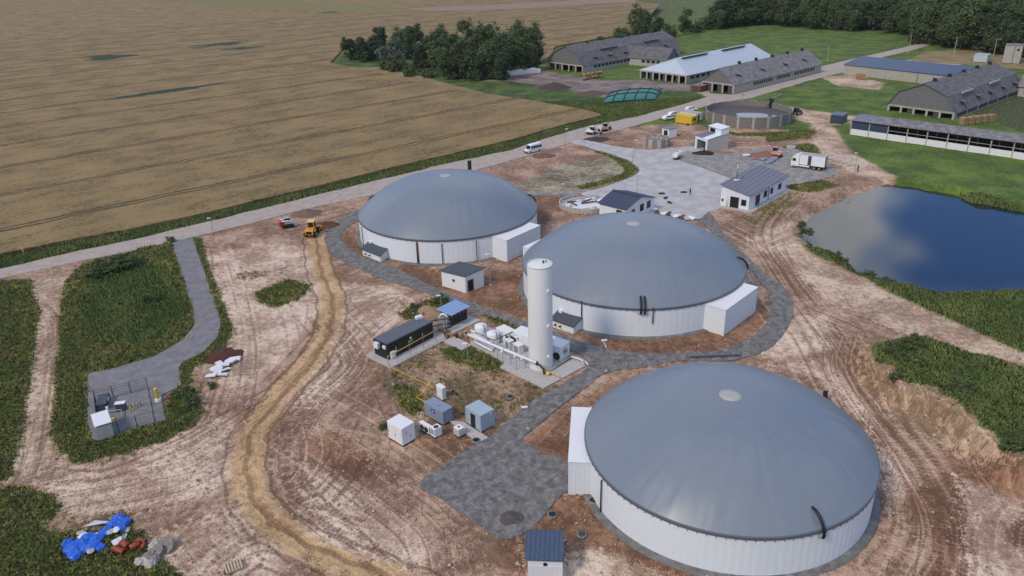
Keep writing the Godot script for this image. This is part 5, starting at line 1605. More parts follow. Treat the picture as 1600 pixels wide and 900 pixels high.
func make_vehicles() -> void:
	var body := mat(lin(0.78, 0.79, 0.8), 0.3)
	body.clearcoat_enabled = true
	# van
	var o := thing("white_van", "white minibus with dark side windows parked on the main road", "van", Vector3(7.38, 0.00, -223.96), facing(Vector3(9.61, 0.00, -227.13), Vector3(5.09, 0.00, -223.47)))
	put(o, "body", extrude(pts([-2.8, 0.35, 2.75, 0.35, 2.85, 0.95, 2.1, 1.25, 1.45, 2.25, 1.2, 2.45, -2.7, 2.5, -2.85, 2.2]), 2.0, 0.9), body)
	put(o, "windscreen", extrude(pts([2.12, 1.28, 1.5, 2.2, 1.38, 2.16, 1.95, 1.28]), 1.66), M.glass, Vector3(0.04, 0.02, 0))
	for s in [-1, 1]:
		for e in [[1.15, 0.7], [0.2, 1.0], [-0.95, 1.1], [-2.1, 1.0]]:
			bx(o, "side_window", M.glass, Vector3(e[0], 1.72, 0.94 * s), Vector3(e[1], 0.62, 0.06), Vector3(0.06 * -s, 0, 0))
		bx(o, "headlight", M.cap, Vector3(2.75, 0.95, 0.7 * s), Vector3(0.2, 0.2, 0.35))
		for x in [-1.75, 1.75]:
			wheel(o, Vector3(x, 0.36, 0.88 * s), 0.36, 0.26)
	bx(o, "bumper", M.dark, Vector3(2.84, 0.48, 0), Vector3(0.14, 0.28, 1.8))
	# box truck
	var ta := Vector3(82.68, 0.00, -195.07)
	var tb := Vector3(75.85, 0.00, -200.11)
	o = thing("box_truck", "white box truck with an open side door on the gravel yard", "truck", (ta + tb) / 2 + Vector3(0.6, 0, -1.2), facing(ta, tb))
	bs(o, "chassis", M.dark, Vector3(-0.2, 0.55, 0), Vector3(8.6, 0.35, 0.9))
	put(o, "cab", extrude(pts([2.35, 0.5, 4.4, 0.5, 4.45, 1.6, 4.2, 2.9, 3.7, 3.3, 2.7, 3.75, 2.35, 3.75]), 2.4), body)
	put(o, "windscreen", extrude(pts([4.44, 1.7, 4.24, 2.75, 4.1, 2.75, 4.3, 1.7]), 2.2), M.glass, Vector3(0.06, 0, 0))
	for s in [-1, 1]:
		bx(o, "cab_window", M.black, Vector3(3.65, 2.2, 1.2 * s), Vector3(0.9, 0.75, 0.05))
		for x in [3.5, -1.7, -3.0]:
			wheel(o, Vector3(x, 0.5, 1.02 * s), 0.5, 0.34)
		bx(o, "side_skirt", M.white2, Vector3(0.9, 0.75, 1.18 * s), Vector3(2.6, 0.4, 0.05))
	var bxm := begin()
	sbox(bxm, Vector3(-1.05, 2.45, 0), Vector3(6.5, 2.7, 2.5))
	var box := put(o, "cargo_box", done(bxm), body)
	bx(box, "side_door_opening", M.roofdark, Vector3(-0.35, 2.4, 1.26), Vector3(0.9, 2.5, 0.04))
	bx(box, "side_door_opening", M.roofdark, Vector3(-0.35, 2.4, -1.26), Vector3(0.9, 2.5, 0.04))
	bx(box, "rear_door", M.cap, Vector3(-4.32, 2.4, 0.55), Vector3(0.05, 2.5, 1.1))
	bx(box, "rear_door", M.roofdark, Vector3(-4.32, 2.4, -0.6), Vector3(0.05, 2.5, 1.1))
	bx(box, "roof_edge", M.cap, Vector3(-1.05, 3.83, 0), Vector3(6.56, 0.08, 2.56))
	make_car("white car nearest the yellow container", Vector3(55.06, 0.00, -262.86), 0.5, body)
	make_car("white car behind the one nearest the yellow container", Vector3(57.90, 0.00, -268.22), 0.55, body)
	make_car("white car standing alone at the road edge", Vector3(65.86, 0.00, -275.87), 0.25, body)
	# wheel loader
	o = thing("wheel_loader", "yellow wheel loader with pale cab roof working beside the dark soil heap", "loader", Vector3(-43.19, 0.00, -158.44), facing(Vector3(-43.19, 0.00, -158.44), Vector3(-42.89, 0.00, -164.19)))
	put(o, "engine_hood", extrude(pts([-2.6, 0.8, -0.4, 0.8, -0.4, 1.9, -2.2, 1.8, -2.65, 1.5]), 1.7), M.orange)
	bx(o, "grille", M.black, Vector3(-2.62, 1.25, 0), Vector3(0.12, 0.6, 1.2))
	bs(o, "front_frame", M.orange, Vector3(1.1, 0.7, 0), Vector3(1.8, 0.7, 1.1))
	var cab := bs(o, "cab", M.glass, Vector3(-0.1, 1.7, 0), Vector3(1.4, 1.35, 1.4))
	bx(cab, "cab_roof", mat(lin(0.72, 0.55, 0.2), 0.5), Vector3(0, 0.74, 0), Vector3(1.6, 0.16, 1.6))
	for e in [[-0.66, -0.66], [-0.66, 0.66], [0.66, -0.66], [0.66, 0.66]]:
		bx(cab, "cab_pillar", M.orange, Vector3(e[0], 0, e[1]), Vector3(0.12, 1.4, 0.12))
	for s in [-1, 1]:
		for x in [-1.5, 1.4]:
			wheel(o, Vector3(x, 0.68, 0.95 * s), 0.68, 0.5)
			bx(o, "mudguard", M.orange, Vector3(x, 1.42, 0.95 * s), Vector3(1.3, 0.1, 0.55))
		tube(o, "lift_arm", M.orange, [Vector3(0.8, 1.5, 0.45 * s), Vector3(2.2, 1.2, 0.45 * s), Vector3(2.9, 0.5, 0.45 * s)], 0.12, 8)
	put(o, "bucket", extrude(pts([0, 0.1, 1.1, 0.05, 0.4, 0.35, 0.1, 1.05, -0.1, 0.9]), 2.6), M.orange, Vector3(2.7, 0, 0))
	# skid steer
	o = thing("skid_steer", "small white and red tracked loader left of the yellow loader", "loader", Vector3(-50.19, 0.00, -163.94), facing(Vector3(-51.52, 0.00, -164.05), Vector3(-48.71, 0.00, -165.52)))
	for s in [-1, 1]:
		put(o, "track", extrude(pts([-1.3, 0.1, -1.0, 0.0, 1.0, 0.0, 1.3, 0.15, 1.1, 0.6, 0.0, 0.8, -1.2, 0.6]), 0.42), M.tyre, Vector3(0, 0, 0.75 * s))
		tube(o, "lift_arm", body, [Vector3(-1.2, 1.6, 0.72 * s), Vector3(0.6, 1.5, 0.72 * s), Vector3(1.5, 0.5, 0.72 * s)], 0.14, 8)
	put(o, "engine_cover", extrude(pts([-1.7, 0.5, -0.6, 0.5, -0.6, 1.6, -1.5, 1.55, -1.75, 1.2]), 1.2), mat(lin(0.4, 0.03, 0.03), 0.45))
	bs(o, "body", body, Vector3(0.1, 0.5, 0), Vector3(1.6, 0.7, 1.1))
	cab = bs(o, "cab", M.glass, Vector3(0.1, 1.1, 0), Vector3(1.2, 0.95, 1.0))
	bx(cab, "cab_roof", M.cap, Vector3(0, 0.52, 0), Vector3(1.35, 0.12, 1.1))
	put(o, "bucket", extrude(pts([0, 0.05, 0.9, 0.03, 0.3, 0.3, 0.05, 0.75, -0.1, 0.7]), 1.9), M.galv, Vector3(1.4, 0, 0))
	make_excavator("white excavator at the road junction digging dark soil", Vector3(26.98, 0.00, -244.07), 5.6, M.white2, [2.6, 2.7, 3.4, 1.0])
	make_excavator("beige excavator on the road behind the white one", Vector3(31.14, 0.00, -248.04), 0.5, mat(lin(0.5, 0.42, 0.33), 0.5), [2.2, 2.3, 3.0, 1.0])
	make_excavator("small red and white excavator on the soil heap behind the control building", Vector3(74.96, 0.00, -211.15), 2.4, mat(lin(0.6, 0.3, 0.25), 0.5), [2.4, 3.0, 2.9, 1.2])
	# tanker trailer
	o = thing("tank_trailer", "white cylindrical tank trailer at the edge of the concrete yard", "trailer", Vector3(47.60, 0.00, -212.02), facing(Vector3(46.09, 0.00, -210.80), Vector3(50.04, 0.00, -216.69)))
	cy(o, "tank", M.white2, Vector3(0, 1.25, 0), 0.75, 3.4, Vector3(0, 0, PI / 2), -1, 24)
	for s in [-1.72, 1.72]:
		cy(o, "end_cap", M.white2, Vector3(s, 1.25, 0), 0.6, 0.16, Vector3(0, 0, PI / 2), -1, 20)
	bs(o, "frame", M.dark, Vector3(0.2, 0.4, 0), Vector3(4.6, 0.2, 0.7))
	for s in [-1, 1]:
		for x in [-1.0, 0.0]:
			wheel(o, Vector3(x, 0.4, 0.6 * s), 0.4, 0.25)
	cy(o, "manhole", M.galv, Vector3(0, 2.05, 0), 0.25, 0.2, Vector3.ZERO, -1, 14)
	# blue tractor behind the slurry tank
	o = thing("blue_tractor", "dark blue tractor behind the round concrete tank", "tractor", Vector3(99.60, 0.00, -264.23), 0.6)
	put(o, "hood", extrude(pts([0.2, 0.8, 2.0, 0.8, 2.0, 1.5, 0.2, 1.6]), 0.8), M.roofnavy)
	cab = bs(o, "cab", M.glass, Vector3(-0.5, 1.1, 0), Vector3(1.3, 1.3, 1.3))
	bx(cab, "cab_roof", M.roofnavy, Vector3(0, 0.7, 0), Vector3(1.5, 0.14, 1.5))
	for s in [-1, 1]:
		wheel(o, Vector3(-0.8, 0.8, 0.85 * s), 0.8, 0.45)
		wheel(o, Vector3(1.5, 0.5, 0.7 * s), 0.5, 0.35)
	person("person in dark clothes standing on the concrete yard", Vector3(43.82, 0.00, -178.77), 0.4)
	person("person in dark clothes beside the pond bank near the box truck", Vector3(91.17, 0.00, -194.51), 2.0)

# one continuous figure meshed from a field of tapered bones (surface nets)
func person(label: String, at: Vector3, turn: float) -> void:
	var o := thing("person", label, "person", at, turn)
	var bones := [
		[Vector3(0, 0.95, 0), Vector3(0, 1.35, 0), 0.15, 0.17], [Vector3(0, 1.35, 0), Vector3(0, 1.55, 0), 0.08, 0.06],
		[Vector3(0.02, 1.62, 0), Vector3(0.02, 1.7, 0), 0.095, 0.1],
		[Vector3(0, 0.95, 0.09), Vector3(0.04, 0.5, 0.11), 0.1, 0.075], [Vector3(0.04, 0.5, 0.11), Vector3(0, 0.08, 0.12), 0.07, 0.05], [Vector3(-0.03, 0.05, 0.12), Vector3(0.14, 0.04, 0.13), 0.05, 0.04],
		[Vector3(0, 0.95, -0.09), Vector3(0.0, 0.5, -0.11), 0.1, 0.075], [Vector3(0.0, 0.5, -0.11), Vector3(-0.06, 0.08, -0.12), 0.07, 0.05], [Vector3(-0.09, 0.05, -0.12), Vector3(0.08, 0.04, -0.13), 0.05, 0.04],
		[Vector3(0, 1.38, 0.19), Vector3(0.0, 1.1, 0.26), 0.065, 0.05], [Vector3(0.0, 1.1, 0.26), Vector3(0.12, 0.88, 0.24), 0.045, 0.04], [Vector3(0.12, 0.88, 0.24), Vector3(0.16, 0.79, 0.23), 0.04, 0.03],
		[Vector3(0, 1.38, -0.19), Vector3(-0.02, 1.1, -0.26), 0.065, 0.05], [Vector3(-0.02, 1.1, -0.26), Vector3(0.06, 0.87, -0.25), 0.045, 0.04], [Vector3(0.06, 0.87, -0.25), Vector3(0.09, 0.78, -0.24), 0.04, 0.03],
	]
	var cell := 0.035
	var lo := Vector3(-0.28, -0.035, -0.42)
	var nx := 17
	var ny := 53
	var nz := 25
	var val := PackedFloat32Array()
	val.resize(nx * ny * nz)
	for k in nz:
		for j in ny:
			for i in nx:
				var p := lo + Vector3(i, j, k) * cell
				var d := 9.0
				for b in bones:
					var ab: Vector3 = b[1] - b[0]
					var t := clampf((p - b[0]).dot(ab) / ab.length_squared(), 0, 1)
					var e: float = p.distance_to(b[0] + ab * t) - lerpf(b[2], b[3], t)
					var h := clampf(0.5 + 0.5 * (d - e) / 0.04, 0, 1)
					d = lerpf(d, e, h) - 0.04 * h * (1 - h)
				val[(k * ny + j) * nx + i] = d
	var vert := {}
	for k in nz - 1:
		for j in ny - 1:
			for i in nx - 1:
				var s := Vector3.ZERO
				var n := 0
				for e in [[0, 0, 0, 1, 0, 0], [0, 1, 0, 1, 1, 0], [0, 0, 1, 1, 0, 1], [0, 1, 1, 1, 1, 1], [0, 0, 0, 0, 1, 0], [1, 0, 0, 1, 1, 0], [0, 0, 1, 0, 1, 1], [1, 0, 1, 1, 1, 1], [0, 0, 0, 0, 0, 1], [1, 0, 0, 1, 0, 1], [0, 1, 0, 0, 1, 1], [1, 1, 0, 1, 1, 1]]:
					var a := val[((k + e[2]) * ny + j + e[1]) * nx + i + e[0]]
					var b := val[((k + e[5]) * ny + j + e[4]) * nx + i + e[3]]
					if (a < 0) != (b < 0):
						s += Vector3(i + e[0], j + e[1], k + e[2]).lerp(Vector3(i + e[3], j + e[4], k + e[5]), a / (a - b))
						n += 1
				if n:
					vert[Vector3i(i, j, k)] = lo + s / n * cell
	var st := SurfaceTool.new()
	st.begin(Mesh.PRIMITIVE_TRIANGLES)
	st.set_smooth_group(0)
	for k in range(1, nz - 1):
		for j in range(1, ny - 1):
			for i in range(1, nx - 1):
				var a := val[(k * ny + j) * nx + i] < 0
				for e in [[1, 0, 0], [0, 1, 0], [0, 0, 1]]:
					if a != (val[((k + e[2]) * ny + j + e[1]) * nx + i + e[0]] < 0):
						var u := Vector3i(e[1], e[2], e[0])
						var w := Vector3i(e[2], e[0], e[1])
						var c := Vector3i(i, j, k)
						var q := [c - u - w, c - w, c, c - u]
						if q.all(func(x): return vert.has(x)):
							for x in ([0, 1, 2, 0, 2, 3] if not a else [0, 2, 1, 0, 3, 2]):
								var v: Vector3 = vert[q[x]]
								var skin: bool = v.y > 1.54 or (v.y < 0.86 and absf(v.z) > 0.2)
								st.set_color(Color(0.36, 0.22, 0.16) if skin else (Color(0.015, 0.017, 0.022) if v.y > 0.92 else Color(0.02, 0.022, 0.032)))
								st.add_vertex(v)
	st.index()
	st.generate_normals()
	var m := mat(Color.WHITE, 0.85)
	m.vertex_color_use_as_albedo = true
	put(o, "body", st.commit(), m)
	var hair := SphereMesh.new()
	hair.radius = 0.115
	hair.height = 0.17
	put(o, "hair", hair, M.black, Vector3(0.005, 1.74, 0))

# ------------------------------------------------------------------ old farm
# p: near corner of the end wall, w: across the end, l: along the side. roof: list of [share across, height]
func barn(o: Node3D, w: Vector3, l: Vector3, roof: Array, wall_m: Material, roof_m: Material, end_m: Material, bays: int, wins: Array, hip := 0.0) -> void:
	var up := Vector3.UP
	var hw: float = roof[0][1]
	var wl := w.length()
	var wd := w / wl
	var ld := l.normalized()
	var top := hw
	for e in roof:
		top = maxf(top, e[1])
	var bw := Basis(wd, up, wd.cross(up))
	# end wall with door bays
	var st := begin()
	var pier := 0.7
	var bay := (wl - pier * (bays + 1)) / bays
	for k in bays + 1:
		sbox(st, wd * (pier / 2 + k * (bay + pier)) + up * (hw / 2 - 0.1) + ld * 0.2, Vector3(pier, hw + 0.2, 0.4), bw)
	sbox(st, w / 2 + up * (hw - 0.3) + ld * 0.2, Vector3(wl, 0.6, 0.38), bw)
	put(o, "end_wall", done(st), wall_m)
	for k in bays:
		if k % 2 == 1 or bays < 4:
			var d := begin()
			sbox(d, wd * (pier + bay * 0.27 + k * (bay + pier)) + up * (hw - 0.6) / 2 + ld * 0.35, Vector3(bay * 0.52, hw - 0.6, 0.08), bw)
			put(o, "barn_door", done(d), M.wood)
	# gable above the end wall
	for e in [Vector3.ZERO, l]:
		var g := begin()
		for k in roof.size() - 1:
			var a: Vector3 = w * roof[k][0]
			var b: Vector3 = w * roof[k + 1][0]
			var ha: Vector3 = ld * hip * (roof[k][1] - hw) / (top - hw) * (1.0 if e == Vector3.ZERO else 0.0)
			var hb: Vector3 = ld * hip * (roof[k + 1][1] - hw) / (top - hw) * (1.0 if e == Vector3.ZERO else 0.0)
			quad(g, e + a + up * hw, e + b + up * hw, e + b + hb + up * float(roof[k + 1][1]), e + a + ha + up * float(roof[k][1]))
		put(o, "gable", done(g), end_m)
	# side walls and far wall
	var sw := begin()
	var far := begin()
	quad(far, l - up * 0.2, l + w - up * 0.2, l + w + up * hw, l + up * hw)
	quad(far, w - up * 0.2, w + l - up * 0.2, w + l + up * hw, w + up * hw)
	put(o, "far_wall", done(far), wall_m)
	quad(sw, -up * 0.2, l - up * 0.2, l + up * hw, up * hw)
	put(o, "side_wall", done(sw), wall_m)
	for e in wins:
		for k in e[2]:
			var s0: float = lerpf(e[0], e[1], float(k) / e[2])
			var s1: float = lerpf(e[0], e[1], (k + 0.72) / e[2])
			opening(o, "window", Vector3.ZERO, l, s0, s1, hw * 0.42, hw * 0.8, M.black, wall_m, -wd)
	# roof slopes
	for k in roof.size() - 1:
		var a: Vector3 = w * roof[k][0] + up * float(roof[k][1])
		var b: Vector3 = w * roof[k + 1][0] + up * float(roof[k + 1][1])
		var s := begin()
		var n := (b - a).normalized()
		var ext0: Vector3 = a - n * (0.5 if k == 0 else 0.0)
		var ext1: Vector3 = b + n * (0.5 if k == roof.size() - 2 else 0.0)
		var th := n.cross(ld).normalized() * 0.16
		if th.y < 0:
			th = -th
		var q := [ext0 - ld * 0.4 + ld * hip * (roof[k][1] - hw) / (top - hw), ext0 + l + ld * 0.4, ext1 + l + ld * 0.4, ext1 - ld * 0.4 + ld * hip * (roof[k + 1][1] - hw) / (top - hw)]
		quad(s, q[0] + th, q[1] + th, q[2] + th, q[3] + th)
		quad(s, q[0], q[1], q[2], q[3])
		for i in 4:
			quad(s, q[i], q[(i + 1) % 4], q[(i + 1) % 4] + th, q[i] + th)
		# overlapping courses of sheets
		var rows := maxi(2, int(ext0.distance_to(ext1) / 1.7))
		for r in range(1, rows):
			var p: Vector3 = ext0.lerp(ext1, float(r) / rows) + ld * hip * 0.5
			sbox(s, p + l / 2 + th * 1.1, Vector3(l.length() - hip + 0.4, 0.05, 0.12), Basis(ld, th.normalized(), ld.cross(th.normalized())))
		put(o, "roof_slope", done(s), roof_m)

# the end of a barn square to its length, on the side of the rough direction w
func across(w: Vector3, l: Vector3, wide: float) -> Vector3:
	var d := Vector3(l.z, 0, -l.x).normalized()
	return d * (wide if d.dot(w) > 0 else -wide)

func ridge_vents(o: Node3D, w: Vector3, l: Vector3, h: float, n: int, skip := 0.0) -> void:
	for k in n:
		var v := bs(o, "ridge_vent", M.dark, w * 0.5 + l * (skip + (1 - skip) * (k + 0.6) / n) + Vector3(0, h - 0.2, 0), Vector3(0.9, 1.2, 0.9), 0.5)
		bx(v, "vent_cap", M.roofdark, Vector3(0, 0.66, 0), Vector3(1.2, 0.12, 1.2))

func dormers(o: Node3D, w: Vector3, l: Vector3, a: Array, b: Array, at: Array, m: Material) -> void:
	# small shed dormers on the near slope between roof points a and b
	var p: Vector3 = w * lerpf(a[0], b[0], 0.45) + Vector3(0, lerpf(a[1], b[1], 0.45), 0)
	for s in at:
		var c: Vector3 = p + l * s
		var ld := l.normalized()
		var d := begin()
		sbox(d, c, Vector3(1.6, 1.0, 1.4), Basis(ld, Vector3.UP, ld.cross(Vector3.UP)))
		var dm := put(o, "dormer", done(d), M.dark)
		var r := begin()
		sbox(r, c + Vector3(0, 0.6, 0) - w.normalized() * 0.3, Vector3(2.0, 0.12, 2.4), Basis(ld, Vector3.UP, ld.cross(Vector3.UP)) * Basis(Vector3.RIGHT, 0.12))
		put(dm, "dormer_roof", done(r), m)

func make_farm() -> void:
	M.wood = noisy(lin(0.05, 0.04, 0.035), lin(0.12, 0.1, 0.09), 3.0, 0.9, 0.0, 61)
	M.oldwall = noisy(lin(0.3, 0.28, 0.24), lin(0.5, 0.48, 0.43), 8.0, 0.9, 1.0, 62, 5)
	M.oldroof = noisy(lin(0.075, 0.076, 0.08), lin(0.175, 0.175, 0.18), 26.0, 0.9, 1.5, 63, 6)
	M.oldroof2 = noisy(lin(0.12, 0.12, 0.125), lin(0.26, 0.255, 0.25), 24.0, 0.9, 1.5, 64, 6)
	M.board = noisy(lin(0.09, 0.092, 0.095), lin(0.24, 0.24, 0.24), 5.0, 0.9, 1.0, 65, 5)
	M.metalroof = noisy(lin(0.42, 0.49, 0.54), lin(0.5, 0.57, 0.62), 9.0, 0.4, 0.0, 66)
	M.straw = noisy(lin(0.2, 0.13, 0.06), lin(0.45, 0.32, 0.17), 2.0, 0.95, 2.0, 67, 5)
	M.wrap = noisy(lin(0.62, 0.64, 0.66), lin(0.76, 0.78, 0.8), 2.0, 0.4, 0.0, 68)
	# barn A: gambrel roof, farthest left
	var p := Vector3(35.77, 0.00, -365.92)
	var w := Vector3(20.08, 0.00, -375.36) - p
	var l := Vector3(91.47, 0.00, -417.30) - p
	w = across(w, l, 22.4)
	var o := thing("cattle_barn", "old gambrel-roofed grey barn farthest left, next to the grove", "barn", p, 0.0, "old farm barns")
	var rf := [[0.0, 3.3], [0.2, 8.2], [0.5, 11.0], [0.8, 8.2], [1.0, 3.3]]
	barn(o, w, l, rf, M.oldwall, M.oldroof, M.board, 5, [[0.1, 0.46, 10], [0.52, 0.58, 2]])
	ridge_vents(o, w, l, 11.0, 3, 0.0)
	dormers(o, w, l, rf[0], rf[1], [0.14, 0.28, 0.43, 0.86], M.oldroof)
	for s in [0.3, 0.74]:
		var st := begin()
		sbox(st, w * 0.17 + l * s + Vector3(0, 8.5, 0), Vector3(12.0, 0.5, 0.5), Basis(l.normalized(), Vector3.UP, l.normalized().cross(Vector3.UP)))
		put(o, "light_strip", done(st), M.dark)
	# link wing between barn A and the pale barn
	var q := Vector3(61.29, 0.00, -386.98)
	var qe := Vector3(77.18, 0.00, -373.87)
	o = thing("barn_wing", "grey-roofed wing joining the far left barn to the pale-roofed barn", "barn", q)
	var wing_l := (qe - q).normalized() * 24.0
	o.position -= wing_l.normalized() * 5.0
	var wing_w := Vector3(wing_l.z, 0, -wing_l.x).normalized() * 12.0
	barn(o, wing_w, wing_l, [[0.0, 3.4], [0.5, 8.0], [1.0, 3.4]], M.oldwall, M.oldroof, M.board, 2, [[0.05, 0.2, 2], [0.45, 0.9, 4]])
	# pale metal roofed barn
	p = Vector3(75.84, 0.00, -330.08)
	w = Vector3(58.43, 0.00, -344.32) - p
	l = Vector3(126.65, 0.00, -376.79) - p
	w = across(w, l, 24.6)
	o = thing("cattle_barn", "long barn with pale blue metal roof between the grey barns", "barn", p, 0.0, "old farm barns")
	barn(o, w, l, [[0.0, 3.5], [0.5, 8.4], [1.0, 3.5]], M.oldwall, M.metalroof, M.metalroof, 7, [[0.04, 0.5, 8]], 9.0)
	for s in [0.3, 0.75]:
		var st := begin()
		var cen: Vector3 = w * 0.45 + l * s + Vector3(0, 8.15, 0)
		sbox(st, cen, Vector3(l.length() * 0.28, 0.3, 2.4), Basis(l.normalized(), Vector3.UP, l.normalized().cross(Vector3.UP)) * Basis(Vector3.RIGHT, -0.42))
		put(o, "ridge_light", done(st), M.wood)
	# barn B
	p = Vector3(88.69, 0.00, -304.02)
	w = Vector3(77.14, 0.00, -309.21) - p
	l = Vector3(139.86, 0.00, -349.42) - p
	w = across(w, l, 15.2)
	o = thing("cattle_barn", "grey-roofed barn along the farm road, left of the concrete tank", "barn", p, 0.0, "old farm barns")
	rf = [[0.0, 3.7], [0.5, 9.2], [1.0, 3.7]]
	barn(o, w, l, rf, M.oldwall, M.oldroof2, M.board, 3, [[0.2, 0.42, 10], [0.46, 0.62, 8], [0.66, 0.92, 8]])
	ridge_vents(o, w, l, 9.2, 5, 0.1)
	dormers(o, w, l, rf[0], rf[1], [0.1, 0.36, 0.62, 0.85], M.oldroof2)
	var ex := crate("lean_to", "small brown lean-to at the front corner of the farm-road barn", "shed", Vector3(77.05, 0.00, -309.92), Vector3(73.96, 0.00, -313.21), Vector3(79.83, 0.00, -317.34), 2.4, M.rust)
	lid(ex, "roof", M.oldroof2, 0.15, 0.1)
	plate(ex, "door", M.wood, 0, 0.3, 0.7, 0.1, 2.0)
	# hall
	p = Vector3(147.31, 0.00, -342.82)
	var r := Vector3(169.02, 0.00, -314.93)
	var u := (r - p).normalized() * 50.0
	var v := Vector3(u.z, 0, -u.x).normalized() * 14.0
	o = thing("storage_hall", "long cream hall with blue-grey roof right of the farm road", "building", p)
	house(o, u, v, [4.1, 4.1, 6.0, 6.0], M.oldwall, M.roofblue, 0.4, 1.6)
	for k in 8:
		var st := begin()
		sbox(st, u * ((k + 0.5) / 8) - v.normalized() * 0.03 + Vector3(0, 1.95, 0), Vector3(50.0 / 8 - 0.12, 3.9, 0.1), Basis(u.normalized(), Vector3.UP, u.normalized().cross(Vector3.UP)))
		put(o, "wall_panel", done(st), M.oldwall)
	tube(o, "downpipe", M.roofdark, [u * 0.64 - v.normalized() * 0.2, u * 0.64 - v.normalized() * 0.2 + Vector3(0, 4.0, 0)], 0.1, 6)
	# barn C
	p = Vector3(146.20, 0.00, -250.47)
	w = Vector3(131.14, 0.00, -265.30) - p
	l = Vector3(191.69, 0.00, -289.06) - p
	w = across(w, l, 22.0)
	o = thing("cattle_barn", "big gambrel-roofed grey barn at the right edge behind the open shed", "barn", p, 0.0, "old farm barns")
	rf = [[0.0, 2.3], [0.14, 7.0], [0.5, 10.2], [0.86, 7.0], [1.0, 2.3]]
	barn(o, w, l, rf, M.oldwall, M.oldroof, M.board, 5, [])
	ridge_vents(o, w, l, 10.2, 5, 0.0)
	dormers(o, w, l, rf[0], rf[1], [0.12, 0.34, 0.52, 0.72, 0.9], M.oldroof)
	for s in [0.22, 0.62]:
		var st := begin()
		sbox(st, w * 0.1 + l * s + Vector3(0, 7.2, 0), Vector3(9.0, 0.5, 0.6), Basis(l.normalized(), Vector3.UP, l.normalized().cross(Vector3.UP)))
		put(o, "light_strip", done(st), M.oldwall)
	for k in 6:
		var st := begin()
		sbox(st, l * (0.1 + k * 0.15) - w.normalized() * 0.05 + Vector3(0, 1.1, 0), Vector3(l.length() * 0.13, 1.3, 0.08), Basis(l.normalized(), Vector3.UP, l.normalized().cross(Vector3.UP)))
		put(o, "curtain", done(st), M.wood)
	var wv := l.normalized()
	o = thing("barn_wing", "grey-roofed cross wing at the far end of the big gambrel barn", "barn", p + l * 0.92 - w.normalized() * 0.2)
	barn(o, wv * 11.0, -w.normalized() * 22.0, [[0.0, 3.6], [0.5, 8.0], [1.0, 3.6]], M.oldwall, M.oldroof2, M.board, 2, [[0.1, 0.8, 5]])
	# block building and white shed
	ex = crate("tower_block", "tall plain concrete block house at the far right", "building", Vector3(232.69, 0.00, -356.83), Vector3(227.21, 0.00, -360.82), Vector3(237.79, 0.00, -361.80), 7.8, M.oldwall)
	lid(ex, "roof", M.concrete2, 0.1, 0.25)
	plate(ex, "stain_panel", M.concrete2, 0, 0.4, 0.46, 0.3, 7.4, 0.06)
	plate(ex, "window", M.black, 0, 0.15, 0.28, 5.6, 6.6)
	ex = crate("feed_shed", "pale green-white shed on the dry grass near the wood", "shed", Vector3(221.37, 0.00, -362.93), Vector3(217.30, 0.00, -366.74), Vector3(225.06, 0.00, -368.32), 3.2, M.metalroof)
	lid(ex, "roof", M.metalroof, 0.1, 0.1)
	plate(ex, "door", M.metalroof, 0, 0.4, 0.6, 0.1, 2.2)
	open_shed()
	slurry()
	# straw, bales, heaps
	for k in 12:
		var s := k / 11.0
		var at := Vector3(-8.43, 0.00, -359.91).lerp(Vector3(14.86, 0.00, -370.54), s)
		o = thing("wrapped_bale", "white plastic wrapped bale, %s from the left in the row beside the grove" % ORD[k], "bale", at, facing(Vector3(-8.43, 0.00, -359.91), Vector3(14.86, 0.00, -370.54)), "white wrapped bales beside the grove")
		put(o, "wrap", bale_mesh(2.45, 2.1 + 0.3 * sin(k * 2.1), 1.9), M.wrap)
		bx(o, "tuck_fold", M.cap, Vector3(0.0, 1.0, 0.95), Vector3(0.5, 0.06, 0.05))
	for k in 14:
		var row: int = k / 7
		var s := (k % 7 + 0.5 * row) / 7.0
		var at := Vector3(34.13, 0.00, -345.86).lerp(Vector3(43.25, 0.00, -353.77), s) + Vector3(0, row * 1.35, -row * 0.4)
		o = thing("round_bale", "round straw bale, %s from the left in the %s layer before the far left barn" % [ORD[k % 7], ["lower", "upper"][row]], "bale", at, rng.randf_range(0, 3), "round straw bales before the far left barn")
		cy(o, "straw", M.straw, Vector3(0, 0.75, 0), 0.78, 1.25, Vector3(PI / 2, 0, 0), -1, 18)
		cy(o, "core", M.wood, Vector3(0, 0.75, 0.0), 0.12, 1.27, Vector3(PI / 2, 0, 0), -1, 8)
	for k in 10:
		var row: int = k / 5
		var at := Vector3(145.26, 0.00, -242.99).lerp(Vector3(155.96, 0.00, -246.31), (k % 5) / 4.0) + Vector3(0, row * 1.2, 0)
		o = thing("straw_bale", "square straw bale, %s from the left in the %s layer behind the open shed" % [ORD[k % 5], ["lower", "upper"][row]], "bale", at, 0.4, "square straw bales behind the open shed")
		put(o, "straw", bale_mesh(2.3, 1.2, 1.6), M.straw)
		bx(o, "twine", M.wood, Vector3(0.4, 0.6, 0), Vector3(0.03, 1.22, 1.63))
	for k in 7:
		o = thing("old_bale", "weathered bale, %s from the left in the %s layer before the cream hall" % [ORD[k % 4], ["lower", "upper"][k / 4]], "bale", Vector3(148.55, 0.00, -330.83).lerp(Vector3(150.61, 0.00, -328.06), (k % 4) / 3.0) + Vector3(0, 1.1 * (k / 4), 0), 0.5 * k, "weathered bales before the cream hall")
		put(o, "straw", bale_mesh(1.5, 1.1, 1.2), M.straw)
		bx(o, "twine", M.wood, Vector3(0.2, 0.55, 0), Vector3(0.03, 1.12, 1.22))
	heap("dark peat heap in the farm yard before the far left barn", Vector3(20.16, 0.00, -329.73), 6.5, 2.4, rgb(52, 44, 40), rgb(92, 78, 70), 71)
